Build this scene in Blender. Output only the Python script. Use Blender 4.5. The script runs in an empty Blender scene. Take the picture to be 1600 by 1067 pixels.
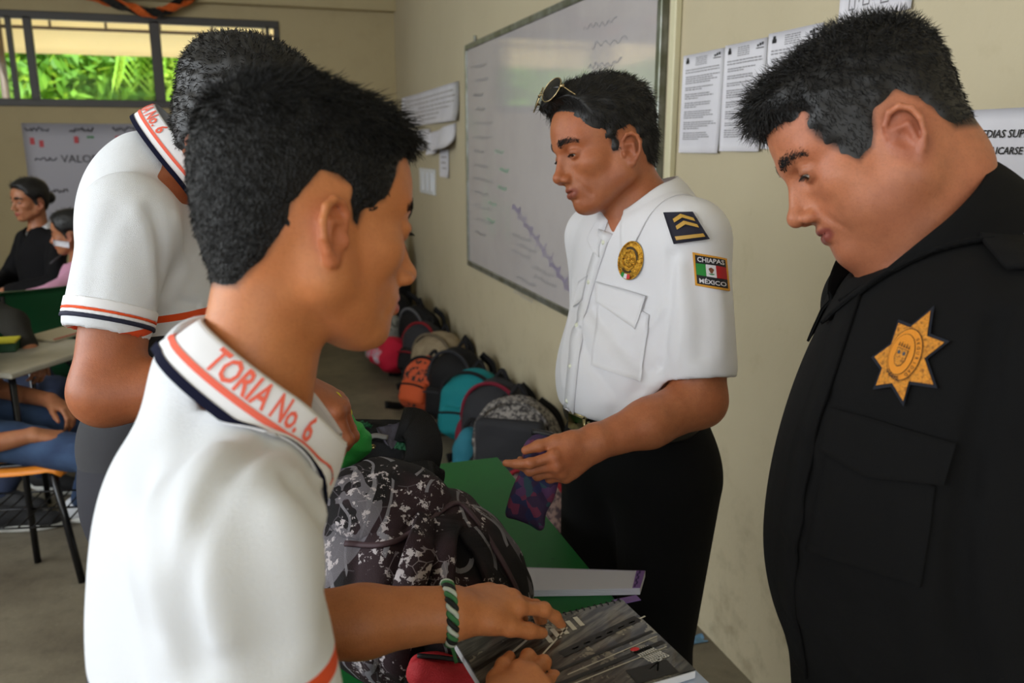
import bpy, math, random
import numpy as np
from mathutils import Vector
from concurrent.futures import ThreadPoolExecutor

# ------------------------------------------------------------------ camera, world, lights
SC = bpy.context.scene
COL = SC.collection
FPX = 1300.0
YAW = math.radians(17.55); PITCH = math.radians(13.1)
CAM = np.array([0.0, 0.0, 1.47])
RGT = np.array([math.cos(YAW), -math.sin(YAW), 0.0])
FH = np.array([math.sin(YAW), math.cos(YAW), 0.0])
FWD = FH * math.cos(PITCH) - np.array([0, 0, 1.0]) * math.sin(PITCH)
UPV = FH * math.sin(PITCH) + np.array([0, 0, 1.0]) * math.cos(PITCH)

def P(px, py, z):
    """point seen at pixel (px,py) of the 1600x1067 frame, z metres in front of the camera"""
    return CAM + z * ((px - 800) / FPX * RGT + (533.5 - py) / FPX * UPV + FWD)
def D(x, y, z):
    """direction given as right / up / away from the camera"""
    v = x * RGT + y * UPV + z * FWD
    return v / np.linalg.norm(v)
def onplane(px, py, axis, val):
    d = P(px, py, 1.0) - CAM
    t = (val - CAM[axis]) / d[axis]
    return CAM + d * t

cd = bpy.data.cameras.new('camera')
cd.sensor_width = 22.3; cd.lens = FPX / 1600 * 22.3; cd.clip_start = 0.05; cd.clip_end = 200
cd.dof.use_dof = True; cd.dof.focus_distance = 1.15; cd.dof.aperture_fstop = 3.6
co = bpy.data.objects.new('camera', cd); COL.objects.link(co)
from mathutils import Matrix
M = Matrix(((RGT[0], UPV[0], -FWD[0], CAM[0]), (RGT[1], UPV[1], -FWD[1], CAM[1]), (RGT[2], UPV[2], -FWD[2], CAM[2]), (0, 0, 0, 1)))
co.matrix_world = M
SC.camera = co
SC.view_settings.view_transform = 'Standard'; SC.view_settings.look = 'None'
SC.view_settings.gamma = 1.0; SC.view_settings.use_curve_mapping = False
SC.view_settings.exposure = 0.08
SC.cycles.use_denoising = True
SC.cycles.max_bounces = 6; SC.cycles.diffuse_bounces = 3; SC.cycles.glossy_bounces = 2
SC.cycles.transparent_max_bounces = 6; SC.cycles.sample_clamp_indirect = 4.0
SC.cycles.caustics_reflective = False; SC.cycles.caustics_refractive = False

w = bpy.data.worlds.new('sky'); SC.world = w; w.use_nodes = True
w.node_tree.nodes['Background'].inputs[0].default_value = (0.80, 0.90, 1.0, 1)
w.node_tree.nodes['Background'].inputs[1].default_value = 2.2

def light(name, kind, loc, energy, color, size=None, rot=None, target=None):
    l = bpy.data.lights.new(name, kind); l.energy = energy; l.color = color
    o = bpy.data.objects.new(name, l); COL.objects.link(o); o.location = loc
    if size:
        l.shape = 'RECTANGLE'; l.size, l.size_y = size
    if target is not None:
        o.rotation_euler = (Vector(target) - Vector(loc)).to_track_quat('-Z', 'Y').to_euler()
    return o
sun = light('sun', 'SUN', (0, 0, 20), 13.0, (1, .95, .85), target=(6, 20, 0)); sun.data.angle = 0.02
sun.rotation_euler = (math.radians(38), math.radians(-12), 0)
# daylight through the openings of the left wall; the rear lamp is fill added behind the camera
light('window_light_left', 'AREA', (-3.45, 1.2, 2.05), 118, (0.95, 0.98, 1.0), (5.6, 1.3), target=(1, 1.3, 1.3))
light('fill_light_rear', 'AREA', (-1.3, -3.3, 2.0), 30, (1.0, 0.97, 0.92), (3.4, 1.6), target=(0.4, 1.5, 1.2))

# ------------------------------------------------------------------ helpers
def lin(c):
    r = []
    for v in c[:3]:
        v = v / 255.0
        r.append(v / 12.92 if v <= 0.04045 else ((v + 0.055) / 1.055) ** 2.4)
    return (r[0], r[1], r[2], 1.0)

class NT:
    def __init__(s, m):
        s.t = m.node_tree; s.N = s.t.nodes; s.L = s.t.links
    def n(s, typ, **kw):
        nd = s.N.new(typ)
        for k, v in kw.items():
            if k.startswith('i_'):
                k2 = k[2:]
                nd.inputs[int(k2) if k2.isdigit() else k2.replace('_', ' ')].default_value = v
            else:
                setattr(nd, k, v)
        return nd
    def link(s, a, b):
        s.L.new(a, b)
    def math(s, op, a, b=None):
        nd = s.N.new('ShaderNodeMath'); nd.operation = op
        for i, v in enumerate((a, b)):
            if v is None: continue
            if isinstance(v, (int, float)): nd.inputs[i].default_value = v
            else: s.link(v, nd.inputs[i])
        return nd.outputs[0]
    def mix(s, fac, a, b):
        nd = s.N.new('ShaderNodeMix'); nd.data_type = 'RGBA'
        for i, v in ((0, fac), (6, a), (7, b)):
            if isinstance(v, (int, float, tuple)): nd.inputs[i].default_value = v
            else: s.link(v, nd.inputs[i])
        return nd.outputs[2]
    def noise(s, scale, detail=3, rough=.5, vec=None, dist=0):
        nd = s.n('ShaderNodeTexNoise'); nd.inputs['Scale'].default_value = scale
        nd.inputs['Detail'].default_value = detail; nd.inputs['Roughness'].default_value = rough
        nd.inputs['Distortion'].default_value = dist
        s.link(vec if vec is not None else s.pos(), nd.inputs['Vector'])
        return nd.outputs[0]
    def pos(s):
        if not hasattr(s, '_p'):
            s._p = s.n('ShaderNodeTexCoord').outputs['Object']
        return s._p
    def step(s, v, a, b):
        nd = s.n('ShaderNodeMapRange'); nd.inputs[1].default_value = a; nd.inputs[2].default_value = b
        s.link(v, nd.inputs[0]); return nd.outputs[0]
    def sep(s, v):
        nd = s.n('ShaderNodeSeparateXYZ'); s.link(v, nd.inputs[0]); return nd.outputs
    def dot(s, v, d):
        nd = s.n('ShaderNodeVectorMath', operation='DOT_PRODUCT'); s.link(v, nd.inputs[0]); nd.inputs[1].default_value = tuple(d)
        return nd.outputs['Value']

MATS = {}
def mat(name, rgb, rough=.6, c2=None, nscale=20, bump=0, bscale=200, metal=0, spec=None, sss=0, trans=0, build=None, sheen=0, bump2=None, coat=0, thr=(.35, .65)):
    if name in MATS: return MATS[name]
    m = bpy.data.materials.new(name); m.use_nodes = True; t = NT(m)
    b = t.N['Principled BSDF']
    col = lin(rgb)
    b.inputs['Base Color'].default_value = col
    b.inputs['Roughness'].default_value = rough; b.inputs['Metallic'].default_value = metal
    if spec is not None: b.inputs['Specular IOR Level'].default_value = spec
    if sss:
        b.inputs['Subsurface Weight'].default_value = sss
        b.inputs['Subsurface Radius'].default_value = (1.0, .35, .18); b.inputs['Subsurface Scale'].default_value = .006
    if trans: b.inputs['Transmission Weight'].default_value = trans
    if sheen: b.inputs['Sheen Weight'].default_value = sheen
    if coat: b.inputs['Coat Weight'].default_value = coat
    cs = None
    if c2 is not None:
        cs = t.mix(t.step(t.noise(nscale), *thr), col, lin(c2))
        t.link(cs, b.inputs['Base Color'])
    if bump or bump2:
        h = None
        if bump:
            h = t.math('MULTIPLY', t.noise(bscale, 2), bump)
        if bump2:
            h2 = t.math('MULTIPLY', t.noise(bump2[0], 2, dist=1.0), bump2[1])
            h = h2 if h is None else t.math('ADD', h, h2)
        bn = t.n('ShaderNodeBump'); bn.inputs['Strength'].default_value = 1; bn.inputs['Distance'].default_value = .002
        t.link(h, bn.inputs['Height']); t.link(bn.outputs[0], b.inputs['Normal'])
    if build: build(t, b, cs if cs is not None else col)
    MATS[name] = m
    return m

def setp(o, label=None, cat=None, group=None, kind=None):
    if label: o['label'] = label
    if cat: o['category'] = cat
    if group: o['group'] = group
    if kind: o['kind'] = kind
    return o
def empty(name, loc, label=None, cat=None, group=None, kind=None):
    o = bpy.data.objects.new(name, None); COL.objects.link(o); o.location = tuple(loc); o.empty_display_size = .05
    return setp(o, label, cat, group, kind)
def wloc(o):
    l = np.zeros(3)
    while o is not None:
        l += np.array(o.location); o = o.parent
    return l
def mk(name, pieces, parent=None, smooth=True, origin=None, attr=None, **props):
    """link ONE mesh object; pieces = [(verts, faces, material), ...] in world coordinates"""
    if isinstance(pieces, tuple): pieces = [pieces]
    pl = wloc(parent) if parent else np.zeros(3)
    og = np.array(origin, float) if origin is not None else (pl if parent else None)
    me = bpy.data.meshes.new(name)
    Vs, n, mi, loops, starts, tot = [], 0, [], [], [], 0
    counts = []
    mats = []
    for V, F, m in pieces:
        V = np.asarray(V, float).reshape(-1, 3)
        if m not in mats: mats.append(m)
        k = mats.index(m)
        if isinstance(F, np.ndarray):
            loops.append((F + n).ravel()); counts.append(np.full(len(F), F.shape[1])); mi.append(np.full(len(F), k))
        else:
            for f in F:
                loops.append(np.array(f) + n)
            counts.append(np.array([len(f) for f in F], int)); mi.append(np.full(len(F), k))
        Vs.append(V); n += len(V)
    V = np.concatenate(Vs)
    if og is None:
        og = np.array([(V[:, 0].min() + V[:, 0].max()) / 2, (V[:, 1].min() + V[:, 1].max()) / 2, V[:, 2].min()])
    loops = np.concatenate(loops).astype(np.int32); counts = np.concatenate(counts).astype(np.int32); mi = np.concatenate(mi).astype(np.int32)
    me.vertices.add(n); me.vertices.foreach_set('co', (V - og).astype(np.float32).ravel())
    me.loops.add(len(loops)); me.loops.foreach_set('vertex_index', loops)
    me.polygons.add(len(counts))
    me.polygons.foreach_set('loop_start', np.concatenate([[0], np.cumsum(counts)[:-1]]).astype(np.int32))
    me.polygons.foreach_set('loop_total', counts)
    me.polygons.foreach_set('material_index', mi)
    me.polygons.foreach_set('use_smooth', np.full(len(counts), smooth))
    for m in mats: me.materials.append(m)
    if attr is not None:
        for an, av in attr.items():
            if av.ndim == 1:
                a = me.attributes.new(an, 'FLOAT', 'POINT'); a.data.foreach_set('value', av.astype(np.float32))
            else:
                a = me.attributes.new(an, 'FLOAT_COLOR', 'POINT'); a.data.foreach_set('color', av.astype(np.float32).ravel())
    me.update(); me.validate()
    o = bpy.data.objects.new(name, me); COL.objects.link(o)
    if parent:
        o.parent = parent; o.location = tuple(og - pl)
    else:
        o.location = tuple(og)
    setp(o, **props)
    return o

def box(c, s, R=None, bev=0.0):
    """box verts/faces, c centre, s full sizes, R rows = axes; chamfered if bev"""
    c = np.array(c, float); h = np.array(s, float) / 2
    if bev <= 0:
        V = np.array([[x, y, z] for x in (-1, 1) for y in (-1, 1) for z in (-1, 1)], float) * h
        F = np.array([[0, 1, 3, 2], [4, 6, 7, 5], [0, 4, 5, 1], [2, 3, 7, 6], [0, 2, 6, 4], [1, 5, 7, 3]])
    else:
        bev = min(bev, h.min() * .9)
        V = []; idx = {}
        for sx in (-1, 1):
            for sy in (-1, 1):
                for sz in (-1, 1):
                    for a in range(3):
                        v = np.array([sx, sy, sz]) * (h - bev)
                        v[a] = (sx, sy, sz)[a] * h[a]
                        idx[(sx, sy, sz, a)] = len(V); V.append(v)
        F = []
        for a in range(3):
            b, c_ = (a + 1) % 3, (a + 2) % 3
            for s_ in (-1, 1):
                q = []
                for (u, v) in ((-1, -1), (1, -1), (1, 1), (-1, 1)):
                    k = [0, 0, 0]; k[a] = s_; k[b] = u; k[c_] = v; q.append(idx[(*k, a)])
                F.append(q if s_ > 0 else q[::-1])
        for a in range(3):
            b, c_ = (a + 1) % 3, (a + 2) % 3
            for u in (-1, 1):
                for v in (-1, 1):
                    k0 = [0, 0, 0]; k0[b] = u; k0[c_] = v; k1 = list(k0); k0[a] = -1; k1[a] = 1
                    q = [idx[(*k0, b)], idx[(*k1, b)], idx[(*k1, c_)], idx[(*k0, c_)]]
                    F.append(q if u * v > 0 else q[::-1])
        for sx in (-1, 1):
            for sy in (-1, 1):
                for sz in (-1, 1):
                    q = [idx[(sx, sy, sz, a)] for a in range(3)]
                    F.append(q if sx * sy * sz > 0 else q[::-1])
        V = np.array(V)
    if R is not None: V = V @ np.array(R, float)
    return V + c, F
def merge(*ps):
    Vs, Fs, n = [], [], 0
    for V, F in ps:
        Vs.append(np.asarray(V)); Fs += [[int(i) + n for i in f] for f in F]; n += len(V)
    return np.concatenate(Vs), Fs
def frame_from(x, up=(0, 0, 1)):
    x = np.array(x, float); x /= np.linalg.norm(x)
    y = np.cross(up, x)
    if np.linalg.norm(y) < 1e-6: y = np.cross((0, 1, 0), x)
    y /= np.linalg.norm(y)
    return np.array([x, y, np.cross(x, y)])
def smooth_path(pts, n):
    """Catmull-Rom resample"""
    pts = np.array(pts, float)
    if len(pts) < 3:
        t = np.linspace(0, 1, n)[:, None]; return pts[0] * (1 - t) + pts[-1] * t
    q = np.vstack([2 * pts[0] - pts[1], pts, 2 * pts[-1] - pts[-2]])
    u = np.linspace(0, len(pts) - 1 - 1e-6, n); i = u.astype(int); t = (u - i)[:, None]
    a, b, c, d = q[i], q[i + 1], q[i + 2], q[i + 3]
    return .5 * (2 * b + (c - a) * t + (2 * a - 5 * b + 4 * c - d) * t ** 2 + (3 * b - a - 3 * c + d) * t ** 3)
def sweep(pts, prof, up=None, n=None, closed_prof=True, scales=None, ups=None):
    """profile (k,2) swept along pts; profile x along side, y along normal"""
    pts = smooth_path(pts, n) if n else np.array(pts, float)
    T = np.gradient(pts, axis=0); T /= np.linalg.norm(T, axis=1)[:, None] + 1e-12
    V = []
    u = np.array(up if up is not None else (0, 0, 1.0), float)
    prof = np.array(prof, float); k = len(prof)
    pu = u
    for i, (p, t) in enumerate(zip(pts, T)):
        if ups is not None: pu = ups[i]
        nn = pu - t * np.dot(pu, t)
        if np.linalg.norm(nn) < 1e-5: nn = np.cross(t, (1, 0, 0))
        nn /= np.linalg.norm(nn); 
        if up is None and ups is None: pu = nn
        s = np.cross(t, nn); sc = 1 if scales is None else scales[i]
        V.append(p + sc * (prof[:, :1] * s + prof[:, 1:] * nn))
    V = np.concatenate(V); m = len(pts); F = []
    for i in range(m - 1):
        for j in range(k if closed_prof else k - 1):
            j2 = (j + 1) % k
            F.append([i * k + j, i * k + j2, (i + 1) * k + j2, (i + 1) * k + j])
    if closed_prof:
        F.append(list(range(k))[::-1]); F.append([(m - 1) * k + j for j in range(k)])
    return V, F
def circ(r, k=8, ry=None):
    a = np.arange(k) / k * 2 * math.pi
    return np.stack([r * np.cos(a), (ry or r) * np.sin(a)], 1)
def tube(pts, r, n=None, k=8, up=None):
    return sweep(pts, circ(r, k), up=up, n=n)
def strap(pts, w, t, up=None, n=None, ups=None, scales=None):
    return sweep(pts, [(-w / 2, -t / 2), (w / 2, -t / 2), (w / 2, t / 2), (-w / 2, t / 2)], up=up, n=n, ups=ups, scales=scales)
def grid_surf(fn, nu, nv, thick=0.0):
    """fn(u,v arrays) -> (N,3); quad grid, optionally given a thickness"""
    u, v = np.meshgrid(np.linspace(0, 1, nu), np.linspace(0, 1, nv), indexing='ij')
    Vv = fn(u.ravel(), v.ravel())
    i = np.arange(nu * nv).reshape(nu, nv)
    F = np.stack([i[:-1, :-1], i[1:, :-1], i[1:, 1:], i[:-1, 1:]], -1).reshape(-1, 4)
    if thick:
        G = Vv.reshape(nu, nv, 3)
        n = np.cross(np.gradient(G, axis=0), np.gradient(G, axis=1)); n /= np.linalg.norm(n, axis=2)[..., None] + 1e-12
        V2 = Vv - n.reshape(-1, 3) * thick; N = nu * nv
        b = list(i[:, 0]) + list(i[-1, 1:]) + list(i[-2::-1, -1]) + list(i[0, -2::-1])
        e = np.array([[b[k], b[k + 1], b[k + 1] + N, b[k] + N] for k in range(len(b) - 1)])
        F = np.concatenate([F, F[:, ::-1] + N, e]); Vv = np.concatenate([Vv, V2])
    return Vv, F
_fonts = {}
def text_mesh(s, size, depth=0.0, shear=0.0, bold=0.0, sub=0.0):
    """mesh of a line of text in its own x/y plane, centred"""
    cu = bpy.data.curves.new('t', 'FONT'); cu.body = s; cu.size = size; cu.align_x = 'CENTER'; cu.align_y = 'CENTER'
    cu.extrude = depth / 2; cu.shear = shear; cu.offset = bold; cu.resolution_u = 2
    o = bpy.data.objects.new('t', cu); COL.objects.link(o)
    dg = bpy.context.evaluated_depsgraph_get(); me = o.evaluated_get(dg).to_mesh()
    V = np.array([v.co[:] for v in me.vertices]); F = [list(p.vertices) for p in me.polygons]
    if sub:
        import bmesh
        bm = bmesh.new(); bm.from_mesh(me)
        for _ in range(3):
            es = [e for e in bm.edges if e.calc_length() > sub]
            if not es: break
            bmesh.ops.subdivide_edges(bm, edges=es, cuts=1)
        bmesh.ops.triangulate(bm, faces=bm.faces[:])
        V = np.array([v.co[:] for v in bm.verts]); F = [[v.index for v in f.verts] for f in bm.faces]; bm.free()
    o.evaluated_get(dg).to_mesh_clear(); bpy.data.objects.remove(o); bpy.data.curves.remove(cu)
    return V, F

# ------------------------------------------------------------------ implicit sculpting
POOL = ThreadPoolExecutor(4)
f32 = np.float32
def rc(a, b, ra, rb=None):
    a = np.array(a, f32); b = np.array(b, f32); rb = ra if rb is None else rb
    ba = b - a; L = float(ba @ ba) + 1e-12
    def f(p):
        q = p - a; h = np.clip((q @ ba) / L, 0, 1)
        q = q - h[:, None] * ba
        return np.sqrt(np.einsum('ij,ij->i', q, q)) - (ra + (rb - ra) * h)
    return f
def sp(c, r):
    c = np.array(c, f32)
    return lambda p: np.sqrt(((p - c) ** 2).sum(1)) - r
def el(c, r, R=None):
    c = np.array(c, f32); r = np.array(r, f32); R = None if R is None else np.array(R, f32)
    def f(p):
        q = p - c
        if R is not None: q = q @ R.T
        k0 = np.sqrt(((q / r) ** 2).sum(1)); k1 = np.sqrt(((q / (r * r)) ** 2).sum(1)) + 1e-9
        return k0 * (k0 - 1) / k1
    return f
def bx(c, s, R=None, rad=0.0):
    c = np.array(c, f32); h = np.array(s, f32) / 2 - rad; R = None if R is None else np.array(R, f32)
    def f(p):
        q = p - c
        if R is not None: q = q @ R.T
        q = np.abs(q) - h
        return np.sqrt((np.maximum(q, 0) ** 2).sum(1)) + np.minimum(q.max(1), 0) - rad
    return f
def half(pt, n):
    n = np.array(n, f32); n = n / np.linalg.norm(n); d = float(np.dot(pt, n))
    return lambda p: p @ n - d
def inframe(prim, o, R, s=1.0):
    """evaluate prim in the local frame with origin o, axes rows R and scale s"""
    o = np.array(o, f32); RT = np.array(R, f32).T.copy()
    return lambda p: prim(((p - o) @ RT) / s) * s
class Fld:
    def __init__(s): s.ops = []
    def u(s, prim, k=0.0): s.ops.append(('u', prim, k)); return s
    def s(s, prim, k=0.0): s.ops.append(('s', prim, k)); return s
    def i(s, prim, k=0.0): s.ops.append(('i', prim, k)); return s
    def d(s, fn): s.ops.append(('d', fn, 0)); return s
    def chain(s, pts, rs, k=.01, k0=None):
        for i in range(len(pts) - 1):
            s.u(rc(pts[i], pts[i + 1], rs[i], rs[i + 1]), k0 if (i == 0 and k0 is not None) else k)
        return s
    def crease(s, pts, w, amp):
        segs = [rc(pts[i], pts[i + 1], 0, 0) for i in range(len(pts) - 1)]
        def fn(p):
            d = segs[0](p)
            for g in segs[1:]: d = np.minimum(d, g(p))
            return amp * np.exp(-(d / w) ** 2)
        return s.d(fn)
    def __call__(s, p):
        d = None
        for op, fn, k in s.ops:
            if op == 'd': d = d + fn(p); continue
            e = fn(p)
            if d is None: d = e; continue
            if op == 'u':
                if k > 0:
                    h = np.maximum(k - np.abs(d - e), 0) / k; d = np.minimum(d, e) - h * h * k * .25
                else: d = np.minimum(d, e)
            else:
                if op == 's': e = -e
                if k > 0:
                    h = np.maximum(k - np.abs(d - e), 0) / k; d = np.maximum(d, e) + h * h * k * .25
                else: d = np.maximum(d, e)
        return d
def par(f, p, chunk=40000):
    p = np.ascontiguousarray(p, f32)
    if len(p) <= chunk: return f(p)
    parts = [p[i:i + chunk] for i in range(0, len(p), chunk)]
    return np.concatenate(list(POOL.map(f, parts)))
def grad(f, p, e=.0006):
    g = np.stack([par(f, p + np.array(v, f32) * e) - par(f, p - np.array(v, f32) * e) for v in ((1, 0, 0), (0, 1, 0), (0, 0, 1))], 1)
    return g / (np.linalg.norm(g, axis=1)[:, None] + 1e-9)
def polygonize(f, lo, hi, h, proj=1, B=6):
    lo = np.array(lo, float); hi = np.array(hi, float)
    nb = np.ceil((hi - lo) / (h * B)).astype(int) + 1
    ci = np.stack(np.meshgrid(*[np.arange(n) for n in nb], indexing='ij'), -1).reshape(-1, 3)
    cc = lo + (ci + .5) * B * h - h * .5
    dc = par(f, cc)
    act = np.abs(dc) < B * h * .5 * 1.733 * 1.45 + h
    Dd = np.repeat(np.repeat(np.repeat(dc.reshape(nb), B, 0), B, 1), B, 2).astype(f32)
    off = np.stack(np.meshgrid(*[np.arange(B)] * 3, indexing='ij'), -1).reshape(-1, 3)
    gi = (ci[act][:, None, :] * B + off[None]).reshape(-1, 3)
    Dd[gi[:, 0], gi[:, 1], gi[:, 2]] = par(f, lo + gi * h)
    ins = Dd < 0
    s8 = np.zeros(np.array(ins.shape) - 1, np.int8)
    for a in (0, 1):
        for b in (0, 1):
            for c in (0, 1):
                s8 += ins[a:ins.shape[0] - 1 + a, b:ins.shape[1] - 1 + b, c:ins.shape[2] - 1 + c]
    cells = np.argwhere((s8 > 0) & (s8 < 8))
    if len(cells) == 0: return np.zeros((0, 3)), np.zeros((0, 4), int)
    idx = np.full(s8.shape, -1, np.int32); idx[tuple(cells.T)] = np.arange(len(cells))
    acc = np.zeros((len(cells), 3)); cnt = np.zeros(len(cells))
    cor = [(a, b, c) for a in (0, 1) for b in (0, 1) for c in (0, 1)]
    vals = {c: Dd[cells[:, 0] + c[0], cells[:, 1] + c[1], cells[:, 2] + c[2]] for c in cor}
    for c in cor:
        for ax in range(3):
            if c[ax]: continue
            c2 = list(c); c2[ax] = 1; c2 = tuple(c2)
            A, Bv = vals[c], vals[c2]; m = (A < 0) != (Bv < 0)
            t = A[m] / (A[m] - Bv[m])
            pt = np.tile(np.array(c, float), (m.sum(), 1)); pt[:, ax] += t
            acc[m] += pt; cnt[m] += 1
    V = lo + (cells + acc / cnt[:, None]) * h
    F = []
    for ax in range(3):
        b, c = (ax + 1) % 3, (ax + 2) % 3
        sl0 = [slice(None)] * 3; sl1 = [slice(None)] * 3
        sl0[ax] = slice(0, -1); sl1[ax] = slice(1, None)
        x = ins[tuple(sl0)] != ins[tuple(sl1)]
        e = np.argwhere(x); e = e[(e[:, b] > 0) & (e[:, c] > 0) & (e[:, b] < s8.shape[b]) & (e[:, c] < s8.shape[c])]
        if len(e) == 0: continue
        def at(db, dcc):
            q = e.copy(); q[:, b] -= db; q[:, c] -= dcc
            return idx[q[:, 0], q[:, 1], q[:, 2]]
        q = np.stack([at(1, 1), at(0, 1), at(0, 0), at(1, 0)], 1)
        fl = ~ins[e[:, 0], e[:, 1], e[:, 2]]
        q[fl] = q[fl][:, ::-1]
        F.append(q[(q >= 0).all(1)])
    F = np.concatenate(F)
    for _ in range(proj):
        d = par(f, V)[:, None]; g = grad(f, V, h * .4)
        V = V - g * np.clip(d, -h, h) * .9
    return V, F
def march(f, px, py, t0, t1=None, n=140):
    """first point of the field seen through a pixel, and its normal"""
    px = np.atleast_1d(np.array(px, float)); py = np.atleast_1d(np.array(py, float))
    d = ((px - 800) / FPX)[:, None] * RGT + ((533.5 - py) / FPX)[:, None] * UPV + FWD
    L = np.linalg.norm(d, axis=1)
    t = np.full(len(px), float(t0))
    best = t.copy(); be = np.full(len(px), 9.0)
    for _ in range(n):
        e = par(f, CAM + d * t[:, None]); m = np.abs(e) < be; best[m] = t[m]; be[m] = np.abs(e)[m]
        t = t + np.clip(e, -.02, .02) / L * .8
    p = CAM + d * best[:, None]
    for _ in range(4):
        p = p - grad(f, p, .001) * par(f, p)[:, None] * .9
    return p, grad(f, p, .001)
def decal(f, quad_px, t0, fnuv=None, nu=12, nv=12, off=.0015, thick=.001):
    """sheet lying on the field; quad_px = 4 pixel corners (bl, br, tr, tl)"""
    q = np.array(quad_px, float)
    def fn(u, v):
        x = (q[0][None] * ((1 - u) * (1 - v))[:, None] + q[1][None] * (u * (1 - v))[:, None] + q[2][None] * (u * v)[:, None] + q[3][None] * ((1 - u) * v)[:, None])
        p, n = march(f, x[:, 0], x[:, 1], t0)
        return p + n * off
    return grid_surf(fn, nu, nv, thick)
def decal_pts(f, quad_px, t0, uv, off):
    q = np.array(quad_px, float); u, v = uv[:, 0], uv[:, 1]
    x = (q[0][None] * ((1 - u) * (1 - v))[:, None] + q[1][None] * (u * (1 - v))[:, None] + q[2][None] * (u * v)[:, None] + q[3][None] * ((1 - u) * v)[:, None])
    p, n = march(f, x[:, 0], x[:, 1], t0)
    return p + n * off
def decal_shape(f, quad_px, t0, polys, off, m, thick=None):
    """flat polygons given in the quad's 0..1 square, mapped onto the field"""
    out = []
    for V2, F2 in polys:
        out.append((decal_pts(f, quad_px, t0, np.asarray(V2)[:, :2], off), F2, m))
    return out
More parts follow.
